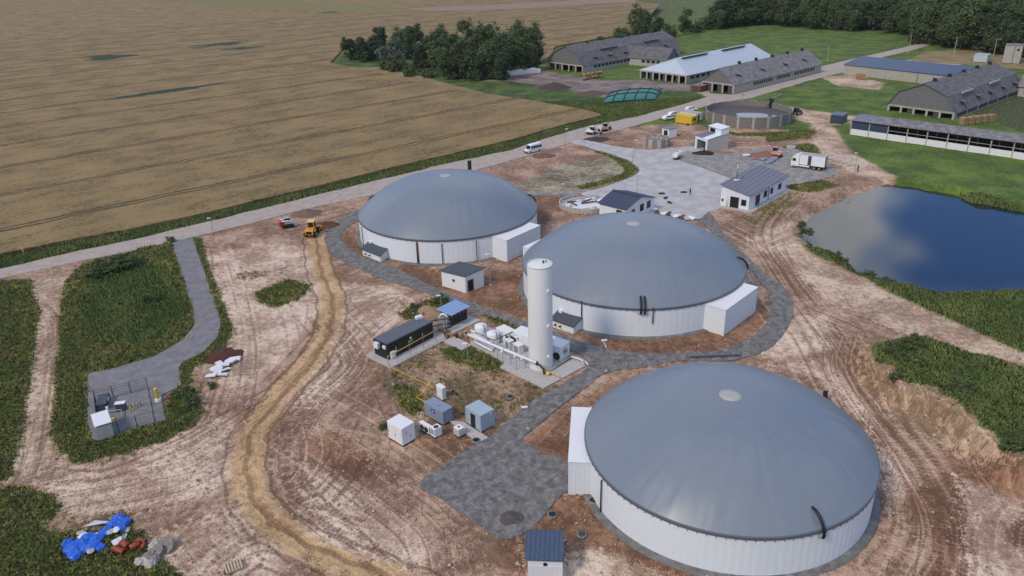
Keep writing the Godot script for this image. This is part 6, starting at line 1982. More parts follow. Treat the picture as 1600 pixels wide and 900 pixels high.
	heap("low brown earth heap beside the green silage cover", Vector3(34.70, 0.00, -314.29), 5.5, 1.3, rgb(74, 58, 48), rgb(112, 92, 80), 72)
	# green covered clamp
	o = thing("silage_clamp", "low mound under green covers with black straps by the farm road", "clamp", Vector3(49.76, 0.00, -306.50))
	var ax: Vector3 = Vector3(61.45, 0.00, -313.72) - Vector3(39.77, 0.00, -309.36)
	var ay: Vector3 = Vector3(53.54, 0.00, -320.73) - Vector3(46.74, 0.00, -296.47)
	var g := SurfaceTool.new()
	g.begin(Mesh.PRIMITIVE_TRIANGLES)
	g.set_smooth_group(0)
	var hgt := func(a: float, b: float) -> Vector3: return ax * (a - 0.5) + ay * (b - 0.5) + Vector3(0, 2.0 * pow(maxf(0.0, (1 - pow(absf(2 * a - 1), 3)) * (1 - pow(absf(2 * b - 1), 3))), 0.6) - 0.05, 0)
	for i in 20:
		for j in 14:
			quad(g, hgt.call(i / 20.0, j / 14.0), hgt.call((i + 1) / 20.0, j / 14.0), hgt.call((i + 1) / 20.0, (j + 1) / 14.0), hgt.call(i / 20.0, (j + 1) / 14.0))
	g.index()
	g.generate_normals()
	put(o, "cover", g.commit(), noisy(lin(0.02, 0.14, 0.11), lin(0.04, 0.2, 0.16), 5.0, 0.5, 0.0, 73))
	for k in 6:
		var path := []
		for i in 15:
			path.append(hgt.call((k + 0.02) / 5.1, i / 14.0) + Vector3(0, 0.1, 0))
		tube(o, "strap", M.black, path, 0.22, 6)
	for k in 4:
		var path := []
		for i in 21:
			path.append(hgt.call(i / 20.0, (k + 0.05) / 3.1) + Vector3(0, 0.1, 0))
		tube(o, "strap", M.black, path, 0.22, 6)
	for e in [[Vector3(201.83, 0.00, -397.15), 9.0, "electric pole beside the farm road near the wood"], [Vector3(220.15, 0.00, -388.79), 8.5, "electric pole on the dry paddock"], [Vector3(235.28, 0.00, -381.26), 8.0, "electric pole at the far right before the wood"], [Vector3(154.41, 0.00, -379.84), 7.0, "dark electric pole at the meadow edge"], [Vector3(62.06, 0.00, -516.00), 9.0, "electric pole in the crop behind the far left barn"], [Vector3(88.67, 0.00, -291.63), 2.5, "short pale post on the grass beside the farm road"]]:
		o = thing("electric_pole", e[2], "pole", e[0], 0.0, "electric poles of the farm")
		var st := begin()
		stube(st, [Vector3(0, -0.3, 0), Vector3(0, e[1], 0)], 0.16, 8, 0.11)
		put(o, "pole", done(st), M.oldwall)
		bx(o, "cross_arm", M.wood, Vector3(0, e[1] - 0.4, 0), Vector3(1.6, 0.12, 0.12))
		for k in 3:
			cy(o, "insulator", M.white2, Vector3(-0.6 + k * 0.6, e[1] - 0.22, 0), 0.06, 0.2, Vector3.ZERO, -1, 8)

func bale_mesh(x: float, y: float, z: float) -> ArrayMesh:
	# a block with rounded long edges
	var b := 0.18
	return extrude(pts([-x / 2 + b, 0, x / 2 - b, 0, x / 2, b, x / 2, y - b, x / 2 - b, y, -x / 2 + b, y, -x / 2, y - b, -x / 2, b]), z)

func heap(label: String, at: Vector3, r: float, h: float, c1: Color, c2: Color, seed_: int) -> void:
	var f := FastNoiseLite.new()
	f.seed = seed_
	f.frequency = 0.25
	f.fractal_octaves = 4
	var st := SurfaceTool.new()
	st.begin(Mesh.PRIMITIVE_TRIANGLES)
	st.set_smooth_group(0)
	var n := 14
	var seg := 36
	var grid := []
	for i in n + 1:
		var ring := []
		for k in seg:
			var a := TAU * k / seg
			var rr := r * (float(i) / n) * (1.0 + 0.28 * f.get_noise_2d(cos(a) * 4.0, sin(a) * 4.0))
			var p := Vector3(cos(a) * rr * 1.25, 0, sin(a) * rr)
			var s := float(i) / n
			p.y = h * (1.0 - s) * (1.0 - s * 0.15) + f.get_noise_2d(p.x * 2.0 + at.x, p.z * 2.0) * 0.45 * (1.0 - s) - 0.15 * s
			ring.append(p)
		grid.append(ring)
	for i in n:
		for k in seg:
			var k2 := (k + 1) % seg
			if i == 0:
				tri(st, grid[0][0], grid[1][k], grid[1][k2])
			else:
				quad(st, grid[i][k], grid[i + 1][k], grid[i + 1][k2], grid[i][k2])
	st.index()
	st.generate_normals()
	var o := put(self, "soil_heap", st.commit(), noisy(c1, c2, 3.0, 0.95, 6.0, seed_, 5), at)
	tag(o, label, "heap")

func open_shed() -> void:
	var a := Vector3(105.83, 0.00, -234.98)
	var b := Vector3(139.04, 0.00, -201.54)
	var u := (b - a) / 272.0
	var back := Vector3(u.z, 0, -u.x).normalized()
	var o := thing("open_shed", "long open-sided shed with grey roof and white lower walls above the pond", "shed", a)
	var dir := u.normalized()
	var bs_ := Basis(dir, Vector3.UP, dir.cross(Vector3.UP))
	var edges := []
	var len_ := (b - a).length()
	for k in 11:
		edges.append(k * len_ / 8.55)
	var deep := 9.0
	for k in edges.size():
		var p: Vector3 = dir * edges[k]
		bs(o, "post", M.oldwall, p + Vector3(0, -0.2, 0), Vector3(0.3, 4.5, 0.3), -atan2(dir.z, dir.x))
		bs(o, "post", M.oldwall, p + back * deep + Vector3(0, -0.2, 0), Vector3(0.3, 4.9, 0.3), -atan2(dir.z, dir.x))
		if k + 1 < edges.size():
			var w: float = edges[k + 1] - edges[k]
			var st := begin()
			sbox(st, p + dir * w / 2 + Vector3(0, 0.75, 0), Vector3(w - 0.32, 1.9, 0.16), bs_)
			put(o, "lower_panel", done(st), M.white2)
			if k < 2:
				st = begin()
				sbox(st, p + dir * w / 2 + Vector3(0, 2.9, 0), Vector3(w - 0.34, 2.3, 0.06), bs_)
				put(o, "curtain", done(st), M.roofnavy)
			else:
				st = begin()
				sbox(st, p + dir * w / 2 + Vector3(0, 2.65, 0), Vector3(w - 0.3, 0.12, 0.1), bs_)
				put(o, "rail", done(st), M.oldwall)
			st = begin()
			sbox(st, p + dir * w / 2 + back * deep + Vector3(0, 1.9, 0), Vector3(w - 0.05, 4.3, 0.16), bs_)
			put(o, "rear_panel", done(st), M.wood)
			# roof bay by bay: lower and upper slope sheets
			var m: Material = M.roofgrey if k == 0 else M.oldroof2
			st = begin()
			sbox(st, p + dir * w / 2 + back * 2.15 + Vector3(0, 4.85, 0), Vector3(w - 0.03, 0.14, 5.7), bs_ * Basis(Vector3.RIGHT, 0.17 if bs_.z.dot(back) < 0 else -0.17))
			put(o, "roof_sheet", done(st), m)
			st = begin()
			sbox(st, p + dir * w / 2 + back * 7.15 + Vector3(0, 4.92, 0), Vector3(w - 0.03, 0.14, 5.0), bs_ * Basis(Vector3.RIGHT, -0.17 if bs_.z.dot(back) < 0 else 0.17))
			put(o, "roof_sheet", done(st), m)
	var st2 := begin()
	for s in [0.0, edges[10]]:
		quad(st2, dir * s - Vector3(0, 0.2, 0), dir * s + back * deep - Vector3(0, 0.2, 0), dir * s + back * deep + Vector3(0, 4.2, 0), dir * s + Vector3(0, 4.2, 0))
	put(o, "end_wall", done(st2), M.oldwall)

func slurry() -> void:
	var r := 14.0
	var o := thing("slurry_tank", "large round concrete slurry tank with bluish water inside", "storage tank", Vector3(81.5, 0, -260.1))
	for k in 92:
		var a := TAU * (k + 0.5) / 92
		var p := bs(o, "wall_panel", M.concrete2, Vector3(cos(a) * r, -0.2, sin(a) * r), Vector3(0.3, 3.6 + 0.04 * (k % 3), TAU * r / 92 - 0.1), -a)
		if k % 5 == 0:
			p.material_override = M.oldwall
	put(o, "inner_ring", lathe(PackedVector2Array([Vector2(r - 0.2, 0.0), Vector2(r - 0.2, 3.3)]), 96), M.concrete2)
	for y in [0.9, 2.4]:
		put(o, "hoop", lathe(PackedVector2Array([Vector2(r + 0.15, y), Vector2(r + 0.2, y + 0.03), Vector2(r + 0.15, y + 0.06)]), 96), M.galv)
	put(o, "crust", lathe(PackedVector2Array([Vector2(r - 0.2, 1.6), Vector2(6.5, 1.5), Vector2(0, 1.5)]), 96), noisy(lin(0.05, 0.045, 0.045), lin(0.14, 0.125, 0.12), 6.0, 0.8, 0.0, 81))
	var w := mat(lin(0.12, 0.17, 0.26), 0.1)
	var pool := PackedVector2Array()
	for k in 40:
		var a := TAU * k / 40
		var rr := 5.6 * (1 + 0.12 * sin(3 * a + 1) + 0.08 * sin(5 * a))
		pool.append(Vector2(cos(a) * rr * 1.15 + 1.0, sin(a) * rr * 0.9 + 3.0))
	put(o, "water_patch", slab(pool, 1.4, 1.62), w)
	var mx := Vector3(cos(-0.72) * r, 0, sin(-0.72) * r)
	bs(o, "mixer_stand", M.dark, mx + Vector3(0, 1.5, 0), Vector3(1.0, 3.4, 1.0), 0.5)
	tube(o, "mixer_arm", M.galv, [mx + Vector3(0, 4.8, 0), mx + Vector3(4.0, 6.0, -1.5)], 0.16, 8)
	tube(o, "mixer_shaft", M.dark, [mx + Vector3(0, 4.0, 0), mx + Vector3(-2.5, 2.0, 1.8)], 0.14, 8)
	var c := Vector3(44.64, 0.00, -224.34) + Vector3(0, 0, -3.4)
	o = thing("ring_tank", "small round concrete tank built of curved segments near the hut", "tank", c)
	for k in 18:
		var a := TAU * (k + 0.5) / 18
		bs(o, "wall_panel", M.concrete2 if k % 2 else M.oldwall, Vector3(cos(a) * 3.6, -0.2, sin(a) * 3.6), Vector3(0.3, 2.6, TAU * 3.6 / 18 + 0.02), -a)
	put(o, "cover", lathe(PackedVector2Array([Vector2(3.5, 2.2), Vector2(0, 2.25)]), 40), M.concrete2)
	for k in 3:
		bs(o, "hatch", M.concrete, Vector3(-1.2 + k * 1.2, 2.25, 0.4 * k), Vector3(0.8, 0.3, 0.8), 0.3 * k)

# ------------------------------------------------------------------ heaps, litter, stakes
const ORD := ["first", "second", "third", "fourth", "fifth", "sixth", "seventh", "eighth", "ninth", "tenth", "eleventh", "twelfth", "thirteenth", "fourteenth", "fifteenth", "sixteenth"]

func blob_mesh(seed_: int, s: Vector3) -> ArrayMesh:
	var f := FastNoiseLite.new()
	f.seed = seed_
	f.frequency = 0.9
	var st := SurfaceTool.new()
	st.begin(Mesh.PRIMITIVE_TRIANGLES)
	st.set_smooth_group(-1)
	var n := 7
	var m := 12
	var at := func(i: int, k: int) -> Vector3:
		var t := PI * i / n
		var a := TAU * (k % m) / m
		var d := Vector3(sin(t) * cos(a), cos(t), sin(t) * sin(a))
		d *= 1.0 + 0.45 * f.get_noise_3dv(d * 1.6)
		return Vector3(d.x * s.x, maxf(d.y * s.y + s.y * 0.75, 0.0), d.z * s.z)
	for i in n:
		for k in m:
			quad(st, at.call(i, k), at.call(i, k + 1), at.call(i + 1, k + 1), at.call(i + 1, k))
	return done(st)

func make_litter() -> void:
	var blue := noisy(lin(0.012, 0.09, 0.5), lin(0.03, 0.16, 0.65), 1.0, 0.35, 0.0, 91)
	var spots := pts([-48.20, -64.05, -47.32, -63.26, -46.50, -62.30, -46.78, -63.80, -46.05, -63.02, -46.49, -64.46, -46.28, -64.74, -45.20, -63.36, -45.32, -64.32, -44.39, -63.24, -45.04, -65.18, -44.87, -65.87, -44.61, -66.96, -44.41, -67.47, -43.52, -66.11, -43.57, -67.02])
	for k in spots.size():
		var s := rng.randf_range(0.8, 1.25)
		var o := thing("rubbish_bag", "bright blue plastic rubbish bag, %s from the left in the heap at lower left" % ORD[k], "bag", Vector3(spots[k].x, -0.06, spots[k].y), rng.randf_range(0, TAU), "blue rubbish bags at lower left")
		put(o, "sack", blob_mesh(100 + k, Vector3(0.75 * s, 0.42 * s, 0.62 * s)), blue)
		cy(o, "knot", blue, Vector3(0.5 * s, 0.5 * s, 0.1), 0.09, 0.3, Vector3(0.3, 0, -0.9), 0.02, 8)
	var scraps := pts([-47.37, -65.27, -46.96, -64.87, -44.99, -62.52, -45.48, -64.81, -44.14, -65.34, -43.71, -65.62])
	for k in scraps.size():
		var o := put(self, "paper_scrap", blob_mesh(140 + k, Vector3(0.5, 0.14, 0.4)), M.wrap if k % 2 else M.cap, Vector3(scraps[k].x, 0.4, scraps[k].y), Vector3(0, k, 0))
		tag(o, "pale crumpled scrap among the blue rubbish bags, %s from the left" % ORD[k], "rubbish", "pale scraps among the blue bags")
	for k in 7:
		var a := Vector3(-47.72, 0.00, -66.68).lerp(Vector3(-46.94, 0.00, -67.26), k / 6.0)
		var o := put(self, "plastic_pipe", tube_mesh([a + Vector3(0, 0.15 + 0.04 * k, 0), a + Vector3(2.6 + 0.2 * k, 0.45, -0.2 + 0.12 * k)], 0.06, 6), M.metalroof)
		tag(o, "thin pale plastic pipe lying behind the blue bags, %s from the left" % ORD[k], "pipe", "thin pale pipes behind the blue bags")
	var o := thing("foam_board", "narrow pale board lying at the right of the blue bags", "board", Vector3(-42.64, 0.00, -65.09))
	bx(o, "sheet", M.metalroof, Vector3(0, 0.1, 0), Vector3(0.5, 0.1, 2.4), Vector3(0.04, 0.12, 0))
	bx(o, "tape", M.cap, Vector3(0, 0.16, 0.6), Vector3(0.5, 0.02, 0.12), Vector3(0.04, 0.12, 0))
	o = thing("foam_board", "square white board beside the red pipe pieces", "board", Vector3(-42.94, 0.00, -64.08))
	bx(o, "sheet", M.wrap, Vector3(0, 0.25, 0), Vector3(1.0, 0.08, 0.8), Vector3(0.2, 0.7, 0.1))
	bx(o, "prop", M.wood, Vector3(0, 0.08, 0), Vector3(0.2, 0.3, 0.2))
	var red := noisy(lin(0.22, 0.035, 0.015), lin(0.34, 0.07, 0.035), 1.0, 0.6, 0.0, 92)
	var pieces := [[Vector3(-42.85, 0.00, -62.99), Vector3(-41.43, 0.00, -62.38), 0.3, "thick, lying farthest left"], [Vector3(-42.89, 0.00, -63.37), Vector3(-41.34, 0.00, -62.93), 0.12, "the thinnest, beside the left one"], [Vector3(-42.28, 0.00, -63.82), Vector3(-41.35, 0.00, -63.12), 0.34, "short and thick, nearest the square white board"], [Vector3(-41.06, 0.00, -62.92), Vector3(-40.32, 0.00, -63.55), 0.33, "thick, in the middle"], [Vector3(-40.82, 0.00, -64.24), Vector3(-39.82, 0.00, -63.82), 0.25, "crosswise at the upper right"], [Vector3(-39.77, 0.00, -63.06), Vector3(-40.04, 0.00, -64.02), 0.22, "pointing away at the far right"]]
	for e in pieces:
		var mid: Vector3 = (e[0] + e[1]) / 2
		o = thing("drain_pipe", "rusty red drain pipe piece, %s" % e[3], "pipe", mid, 0.0, "red drain pipe pieces at lower left")
		var d: Vector3 = (e[1] - e[0]) / 2
		tube(o, "barrel", red, [-d + Vector3(0, e[2] + 0.02, 0), d + Vector3(0, e[2] + 0.02, 0)], e[2], 14)
		tube(o, "collar", red, [d * 0.8 + Vector3(0, e[2] + 0.02, 0), d + Vector3(0, e[2] + 0.02, 0)], e[2] * 1.2, 14)
	for e in [[Vector3(-37.46, 0.00, -63.07), 1.05, 0.35, 0.5, "round grey concrete cover leaning on the rubble"], [Vector3(-38.01, 0.00, -62.25), 0.8, 0.6, 0.25, "small grey concrete ring beside the round cover"]]:
		o = thing("concrete_cover", e[4], "concrete ring", e[0])
		cy(o, "disc", M.concrete2, Vector3(0, 0.25, 0), e[1], e[2], Vector3(e[3], 0, 0.15), -1, 28)
		cy(o, "lifting_hole", M.black, Vector3(0, 0.25 + e[2] * 0.52, 0.15), 0.08, 0.06, Vector3(e[3], 0, 0.15), -1, 10)
	for k in 5:
		var p: Vector3 = [Vector3(-38.99, 0.00, -60.93), Vector3(-38.63, 0.00, -61.63), Vector3(-37.94, 0.00, -60.62), Vector3(-37.87, 0.00, -61.24), Vector3(-38.54, 0.00, -63.20)][k]
		var q := put(self, "concrete_lump", blob_mesh(160 + k, Vector3(0.75, 0.4, 0.6)), M.concrete2 if k % 2 else M.oldwall, p, Vector3(0, k, 0))
		tag(q, "broken concrete lump beside the round cover, %s from the left" % ORD[k], "rubble", "concrete lumps at lower left")
	o = thing("wooden_pallet", "pale wooden pallet lying on the soil at the lower edge", "pallet", Vector3(-29.25, 0.00, -60.03), 0.5)
	var wood := noisy(lin(0.4, 0.32, 0.22), lin(0.55, 0.46, 0.33), 1.0, 0.9, 0.0, 93)
	for k in 6:
		bx(o, "slat", wood, Vector3(-0.75 + k * 0.3, 0.32, 0), Vector3(0.2, 0.05, 1.5))
	for k in 3:
		bx(o, "runner", wood, Vector3(0, 0.17, -0.65 + k * 0.65), Vector3(1.7, 0.22, 0.12))
	o = thing("wooden_crate", "low broken wooden crate beside the pallet", "crate", Vector3(-29.64, 0.00, -59.61), 0.2)
	for k in 4:
		bx(o, "board", M.wood, Vector3(-0.3 + k * 0.22, 0.14, 0), Vector3(0.18, 0.3, 0.8))
	# white panels thrown on a heap
	heap("dark red-brown soil heap beside the curved driveway", Vector3(-45.26, 0.00, -104.75), 2.8, 0.8, rgb(62, 34, 28), rgb(96, 60, 48), 94)
	for k in 9:
		var p: Vector3 = [Vector3(-44.83, 0.00, -98.60), Vector3(-44.86, 0.00, -100.64), Vector3(-44.21, 0.00, -99.85), Vector3(-44.40, 0.00, -101.56), Vector3(-43.22, 0.00, -98.88), Vector3(-43.30, 0.00, -99.99), Vector3(-43.54, 0.00, -101.90), Vector3(-43.10, 0.00, -102.65), Vector3(-42.76, 0.00, -103.41)][k]
		o = put(self, "insulation_panel", bale_mesh(1.6, 0.12, 1.0), M.wrap, p + Vector3(0, 0.1 + 0.07 * (k % 4), 0), Vector3(0.12 * (k % 3), k * 0.8, 0.1))
		tag(o, "white insulation panel beside the curved driveway, %s from the left" % ORD[k], "panel", "white panels beside the curved driveway")
	for k in 4:
		var a := Vector3(-42.43, 0.00, -99.94) + Vector3(0.3 * k, 0.1, 0.4 * k)
		o = put(self, "timber", tube_mesh([a, a + Vector3(1.8, 0.25, -1.6 + 0.5 * k)], 0.06, 4), wood)
		tag(o, "thin timber right of the white panel heap, %s from the left" % ORD[k], "timber", "timbers by the white panel heap")
	# soil heaps on the site
	heap("long grey soil bank along the main road left of the far digester", Vector3(-47.83, 0.00, -173.04), 3.2, 1.1, rgb(96, 76, 66), rgb(132, 108, 94), 95)
	heap("dark soil heap in front of the yellow loader", Vector3(-41.72, 0.00, -164.09), 3.0, 1.0, rgb(70, 44, 30), rgb(112, 78, 56), 96)
	heap("sandy heap behind the long black container", Vector3(-14.57, 0.00, -118.31), 2.4, 1.3, rgb(132, 106, 82), rgb(176, 148, 122), 97)
	heap("dark compost heap spilling from the feeding hall", Vector3(56.39, 0.00, -217.08), 3.0, 1.0, rgb(30, 24, 21), rgb(58, 46, 40), 98)
	heap("reddish soil heap behind the stacked grey panels", Vector3(72.38, 0.00, -212.13), 4.5, 1.5, rgb(110, 74, 54), rgb(156, 116, 90), 99)
	heap("small dark gravel heap on the lower corner of the gravel apron", Vector3(-0.78, 0.00, -66.31), 1.5, 0.6, rgb(66, 62, 58), rgb(104, 98, 92), 101)
	heap("brown earth ridge right of the grass island beside the road", Vector3(10.39, 0.00, -219.58), 3.0, 0.8, rgb(92, 66, 50), rgb(132, 100, 80), 102)
	heap("dark soil below the white excavator", Vector3(27.73, 0.00, -237.94), 3.6, 0.7, rgb(48, 38, 32), rgb(88, 70, 58), 103)
	for k in 5:
		var p: Vector3 = [Vector3(67.71, 0.00, -209.17), Vector3(70.96, 0.00, -208.15), Vector3(70.98, 0.00, -204.81), Vector3(72.44, 0.00, -206.64), Vector3(74.14, 0.00, -209.17)][k]
		o = put(self, "panel_stack", bale_mesh(2.4, 0.5 if k > 0 else 0.2, 1.8), bluegrey_(), p, Vector3(0, 0.3 + 0.2 * k, 0))
		tag(o, "grey-blue panel stack on the gravel yard, %s from the left" % ORD[k], "panels", "panel stacks behind the control building")
	o = thing("concrete_ring", "white concrete ring lying on the grass behind the box truck", "concrete ring", Vector3(82.51, 0.00, -220.08))
	put(o, "ring", lathe(PackedVector2Array([Vector2(0.7, 0), Vector2(1.3, 0), Vector2(1.3, 0.6), Vector2(0.7, 0.6), Vector2(0.7, 0)]), 28, 0, 0, false), M.concrete)
	cy(o, "mud_floor", M.dark, Vector3(0, 0.05, 0), 0.7, 0.06, Vector3.ZERO, -1, 20)
	for k in 4:
		var p: Vector3 = Vector3(89.47, 0.00, -206.84).lerp(Vector3(92.37, 0.00, -200.62), k / 3.0)
		o = put(self, "concrete_beam", bale_mesh(2.6, 0.5, 0.9), M.concrete, p, Vector3(0, -0.5, 0))
		tag(o, "pale concrete beam right of the box truck, %s from the truck" % ORD[k], "beam", "concrete beams right of the box truck")
	o = put(self, "white_sheet", blob_mesh(171, Vector3(1.4, 0.25, 0.8)), M.wrap, Vector3(67.85, 0.00, -213.32))
	tag(o, "white crumpled sheet on the gravel yard by the soil heap", "sheet")
	# round basin with debris behind the middle digester
	o = thing("round_basin", "round white concrete basin full of debris behind the middle digester", "basin", Vector3(18.40, 0.00, -173.39))
	for k in 26:
		var a := 0.3 + PI * 1.25 * k / 25
		bs(o, "wall_segment", M.concrete, Vector3(cos(a) * 6.6, -0.2, sin(a) * 6.0), Vector3(0.25, 1.2, 0.95), -a)
	put(o, "floor", slab(Transform2D(0, Vector2(0.98, 0.9), 0, Vector2.ZERO) * circle(6.4), -0.1, 0.08), M.wrap)
	for k in 12:
		var a := rng.randf_range(0, TAU)
		var p := Vector3(cos(a), 0, sin(a)) * rng.randf_range(0.5, 5.0)
		bx(o, "plank", [M.wood, M.wrap, M.concrete][k % 3], p + Vector3(0, 0.3, 0), Vector3(rng.randf_range(1.5, 4.0), 0.14, 0.4), Vector3(0.04, rng.randf_range(0, 3), 0.05))
	bx(o, "beam", M.concrete, Vector3(-1.5, 0.8, -2.6), Vector3(9.5, 0.3, 0.4), Vector3(0, 0.35, 0.03))
	for k in 10:
		var p: Vector3 = Vector3(32.78, 0.00, -167.46).lerp(Vector3(39.99, 0.00, -161.55), k / 9.0) + Vector3(0, 0, rng.randf_range(-1.5, 1.0))
		o = put(self, "sheet_debris", blob_mesh(180 + k, Vector3(1.3, 0.35, 0.8)), [M.wrap, M.wood, M.concrete][k % 3], p, Vector3(0, k, 0))
		tag(o, "crumpled debris on the yard edge behind the middle digester, %s from the left" % ORD[k], "debris", "debris along the yard edge")
	for k in 4:
		var p: Vector3 = [Vector3(37.24, 0.00, -180.15), Vector3(37.48, 0.00, -176.57), Vector3(37.72, 0.00, -173.11), Vector3(42.67, 0.00, -180.68)][k]
		o = put(self, "soil_clod", blob_mesh(200 + k, Vector3(0.9, 0.2, 0.45)), M.dark, p, Vector3(0, k, 0))
		tag(o, "dark clod of soil on the concrete yard, %s from the left" % ORD[k], "soil", "soil clods on the concrete yard")
	# stakes
	var stakes := pts([45.77, -86.45, 45.30, -83.76, 44.78, -81.19, 44.02, -76.39, 43.67, -73.90, 43.27, -71.53, 42.85, -69.06, 42.52, -66.70, 42.11, -64.26, 39.99, -60.70, 36.20, -57.15])
	for k in stakes.size():
		o = put(self, "stake", tube_mesh([Vector3(0, -0.2, 0), Vector3(0.05, 1.5, 0)], 0.035, 5), M.wood, Vector3(stakes[k].x, 0, stakes[k].y))
		tag(o, "thin dark stake, %s in the row right of the nearest digester" % ORD[k], "stake", "stakes right of the nearest digester")
	stakes = pts([-13.97, -71.95, -12.48, -69.86, -10.60, -67.02, -7.97, -63.72, -6.50, -61.77, -5.09, -59.73])
	for k in stakes.size():
		o = put(self, "stake", tube_mesh([Vector3(0, -0.2, 0), Vector3(0.05, 1.3, 0)], 0.03, 5), M.wood, Vector3(stakes[k].x, 0, stakes[k].y))
		tag(o, "thin dark stake on the soil below the gravel apron, %s counted from the left" % ORD[k], "stake", "stakes below the gravel apron")
	# manholes
	for e in [[Vector3(3.73, 0.00, -66.53), M.black, "black round manhole beside the gravel apron edge"], [Vector3(6.67, 0.00, -63.33), mat(lin(0.03, 0.06, 0.045), 0.6), "round manhole with greenish lid in front of the nearest digester"], [Vector3(8.46, 0.00, -68.66), M.black, "black pipe cap at the corner of the nearest digester"], [Vector3(-5.08, 0.00, -80.66), M.black, "black manhole at the gravel apron edge below the light blue cabin"], [Vector3(-0.69, 0.00, -90.58), M.black, "black pipe cap on the soil left of the gravel path"]]:
		o = thing("manhole", e[2], "manhole", e[0])
		put(o, "collar", lathe(PackedVector2Array([Vector2(0.42, -0.1), Vector2(0.55, -0.1), Vector2(0.55, 0.16), Vector2(0.42, 0.18)]), 24), M.concrete2)
		cy(o, "lid", e[1], Vector3(0, 0.12, 0), 0.44, 0.1, Vector3.ZERO, -1, 20)
	o = put(self, "plank", bale_mesh(7.6, 0.3, 0.35), M.roofnavy, Vector3(30.16, 0.00, -100.09), Vector3(0, 0.02, 0))
	tag(o, "long blue beam lying behind the nearest digester", "beam")
	o = put(self, "hose", tube_mesh([Vector3(13.86, 0.10, -105.67), Vector3(14.12, 0.12, -105.41), Vector3(14.20, 0.10, -104.41), Vector3(14.23, 0.08, -103.83)], 0.09, 6), M.wrap)
	tag(o, "short white hose lying in front of the middle digester", "hose")
	for e in [[Vector3(-10.08, 0.00, -193.90), "dark round vent stack standing behind the far digester"], [Vector3(41.68, 0.00, -87.60), "dark round vent stack standing behind the nearest digester"]]:
		o = thing("vent_stack", e[1], "chimney", e[0])
		var hh := 1.8 if e[0].z > -110 else 6.14
		cy(o, "stack", M.dark, Vector3(0, hh / 2, 0), 0.3 if hh < 4 else 0.5, hh, Vector3.ZERO, -1, 16)
		cy(o, "rim", M.galv, Vector3(0, hh, 0), 0.33 if hh < 4 else 0.54, 0.15, Vector3.ZERO, -1, 16)

func bluegrey_() -> Material:
	return M.get_or_add("bluegrey", mat(lin(0.2, 0.24, 0.3), 0.6))

func circle(r: float) -> PackedVector2Array:
	var o := PackedVector2Array()
	for k in 32:
		o.append(Vector2(cos(TAU * k / 32), sin(TAU * k / 32)) * r)
	return o

# ------------------------------------------------------------------ trees and grass
func leaf_mesh(seed_: int, lobes: Array, clumps: int, per: int, leaf: float, tint: Array) -> ArrayMesh:
	# leaf-sized faces gathered in clumps through a crown made of ellipsoid lobes [centre, radii]
	var r := RandomNumberGenerator.new()
	r.seed = seed_
	var vs := PackedVector3Array()
	var ns := PackedVector3Array()
	var cs := PackedColorArray()
	for c in clumps:
		var lb: Array = lobes[r.randi() % lobes.size()]
		var d := Vector3(r.randfn(), r.randfn(), r.randfn()).normalized() * pow(r.randf(), 0.33)
		var ce: Vector3 = lb[0] + d * lb[1]
		var cr: float = lobes[0][1].x * r.randf_range(0.2, 0.36)
		var tone := r.randf_range(0.75, 1.25)
		var base: Color = tint[0].lerp(tint[1], r.randf())
		for k in per:
			var e := Vector3(r.randfn(), r.randfn() * 0.7, r.randfn()) * cr * 0.62
			var n := (e.normalized() + Vector3(r.randfn(), r.randfn() + 0.5, r.randfn()) * 0.5).normalized()
			var u := n.cross(Vector3(r.randfn(), r.randfn(), r.randfn())).normalized() * leaf * r.randf_range(0.6, 1.2)
			var w := n.cross(u) * 0.7
			var p := ce + e
			vs.append_array([p - u, p + u, p - w * 0.8, p - u, p + w * 0.8, p + u])
			var col := Color(base.r * tone, base.g * tone, base.b * tone).lerp(base, r.randf())
			for x in 6:
				ns.append(n)
				cs.append(col)
	var arr := []
	arr.resize(Mesh.ARRAY_MAX)
	arr[Mesh.ARRAY_VERTEX] = vs
	arr[Mesh.ARRAY_NORMAL] = ns
	arr[Mesh.ARRAY_COLOR] = cs
	var m := ArrayMesh.new()
	m.add_surface_from_arrays(Mesh.PRIMITIVE_TRIANGLES, arr)
	return m

func crown_lobes(seed_: int, h: float, w: float, low: float) -> Array:
	var r := RandomNumberGenerator.new()
	r.seed = seed_
	var o := [[Vector3(0, h * 0.52, 0), Vector3(w * 0.36, h * 0.4, w * 0.36)], [Vector3(0, h * 0.22, 0), Vector3(w * 0.4, h * 0.2, w * 0.4)]]
	for k in 9:
		var a := r.randf_range(0, TAU)
		var y := r.randf_range(low + 0.1, 0.9)
		var rad := w * 0.36 * sqrt(maxf(0.1, 1.0 - pow((y - 0.5) * 1.7, 2))) * r.randf_range(0.6, 1.15)
		var s := w * r.randf_range(0.14, 0.24)
		o.append([Vector3(cos(a) * rad, y * h, sin(a) * rad), Vector3(s, s * 1.15, s)])
	return o

func trunk_mesh(seed_: int, h: float, w: float) -> ArrayMesh:
	var r := RandomNumberGenerator.new()
	r.seed = seed_
	var st := begin()
	var base := w * 0.035 + 0.1
	stube(st, [Vector3(0, -0.3, 0), Vector3(0.1, h * 0.35, 0.05), Vector3(-0.1, h * 0.6, 0), Vector3(0, h * 0.85, 0.1)], base, 8, base * 0.2)
	for k in 6:
		var a := r.randf_range(0, TAU)
		var y := r.randf_range(0.25, 0.6) * h
		stube(st, [Vector3(0, y, 0), Vector3(cos(a) * w * 0.16, y + h * 0.1, sin(a) * w * 0.16), Vector3(cos(a) * w * 0.34, y + h * 0.2, sin(a) * w * 0.34)], base * 0.45, 6, base * 0.12)
	return done(st)

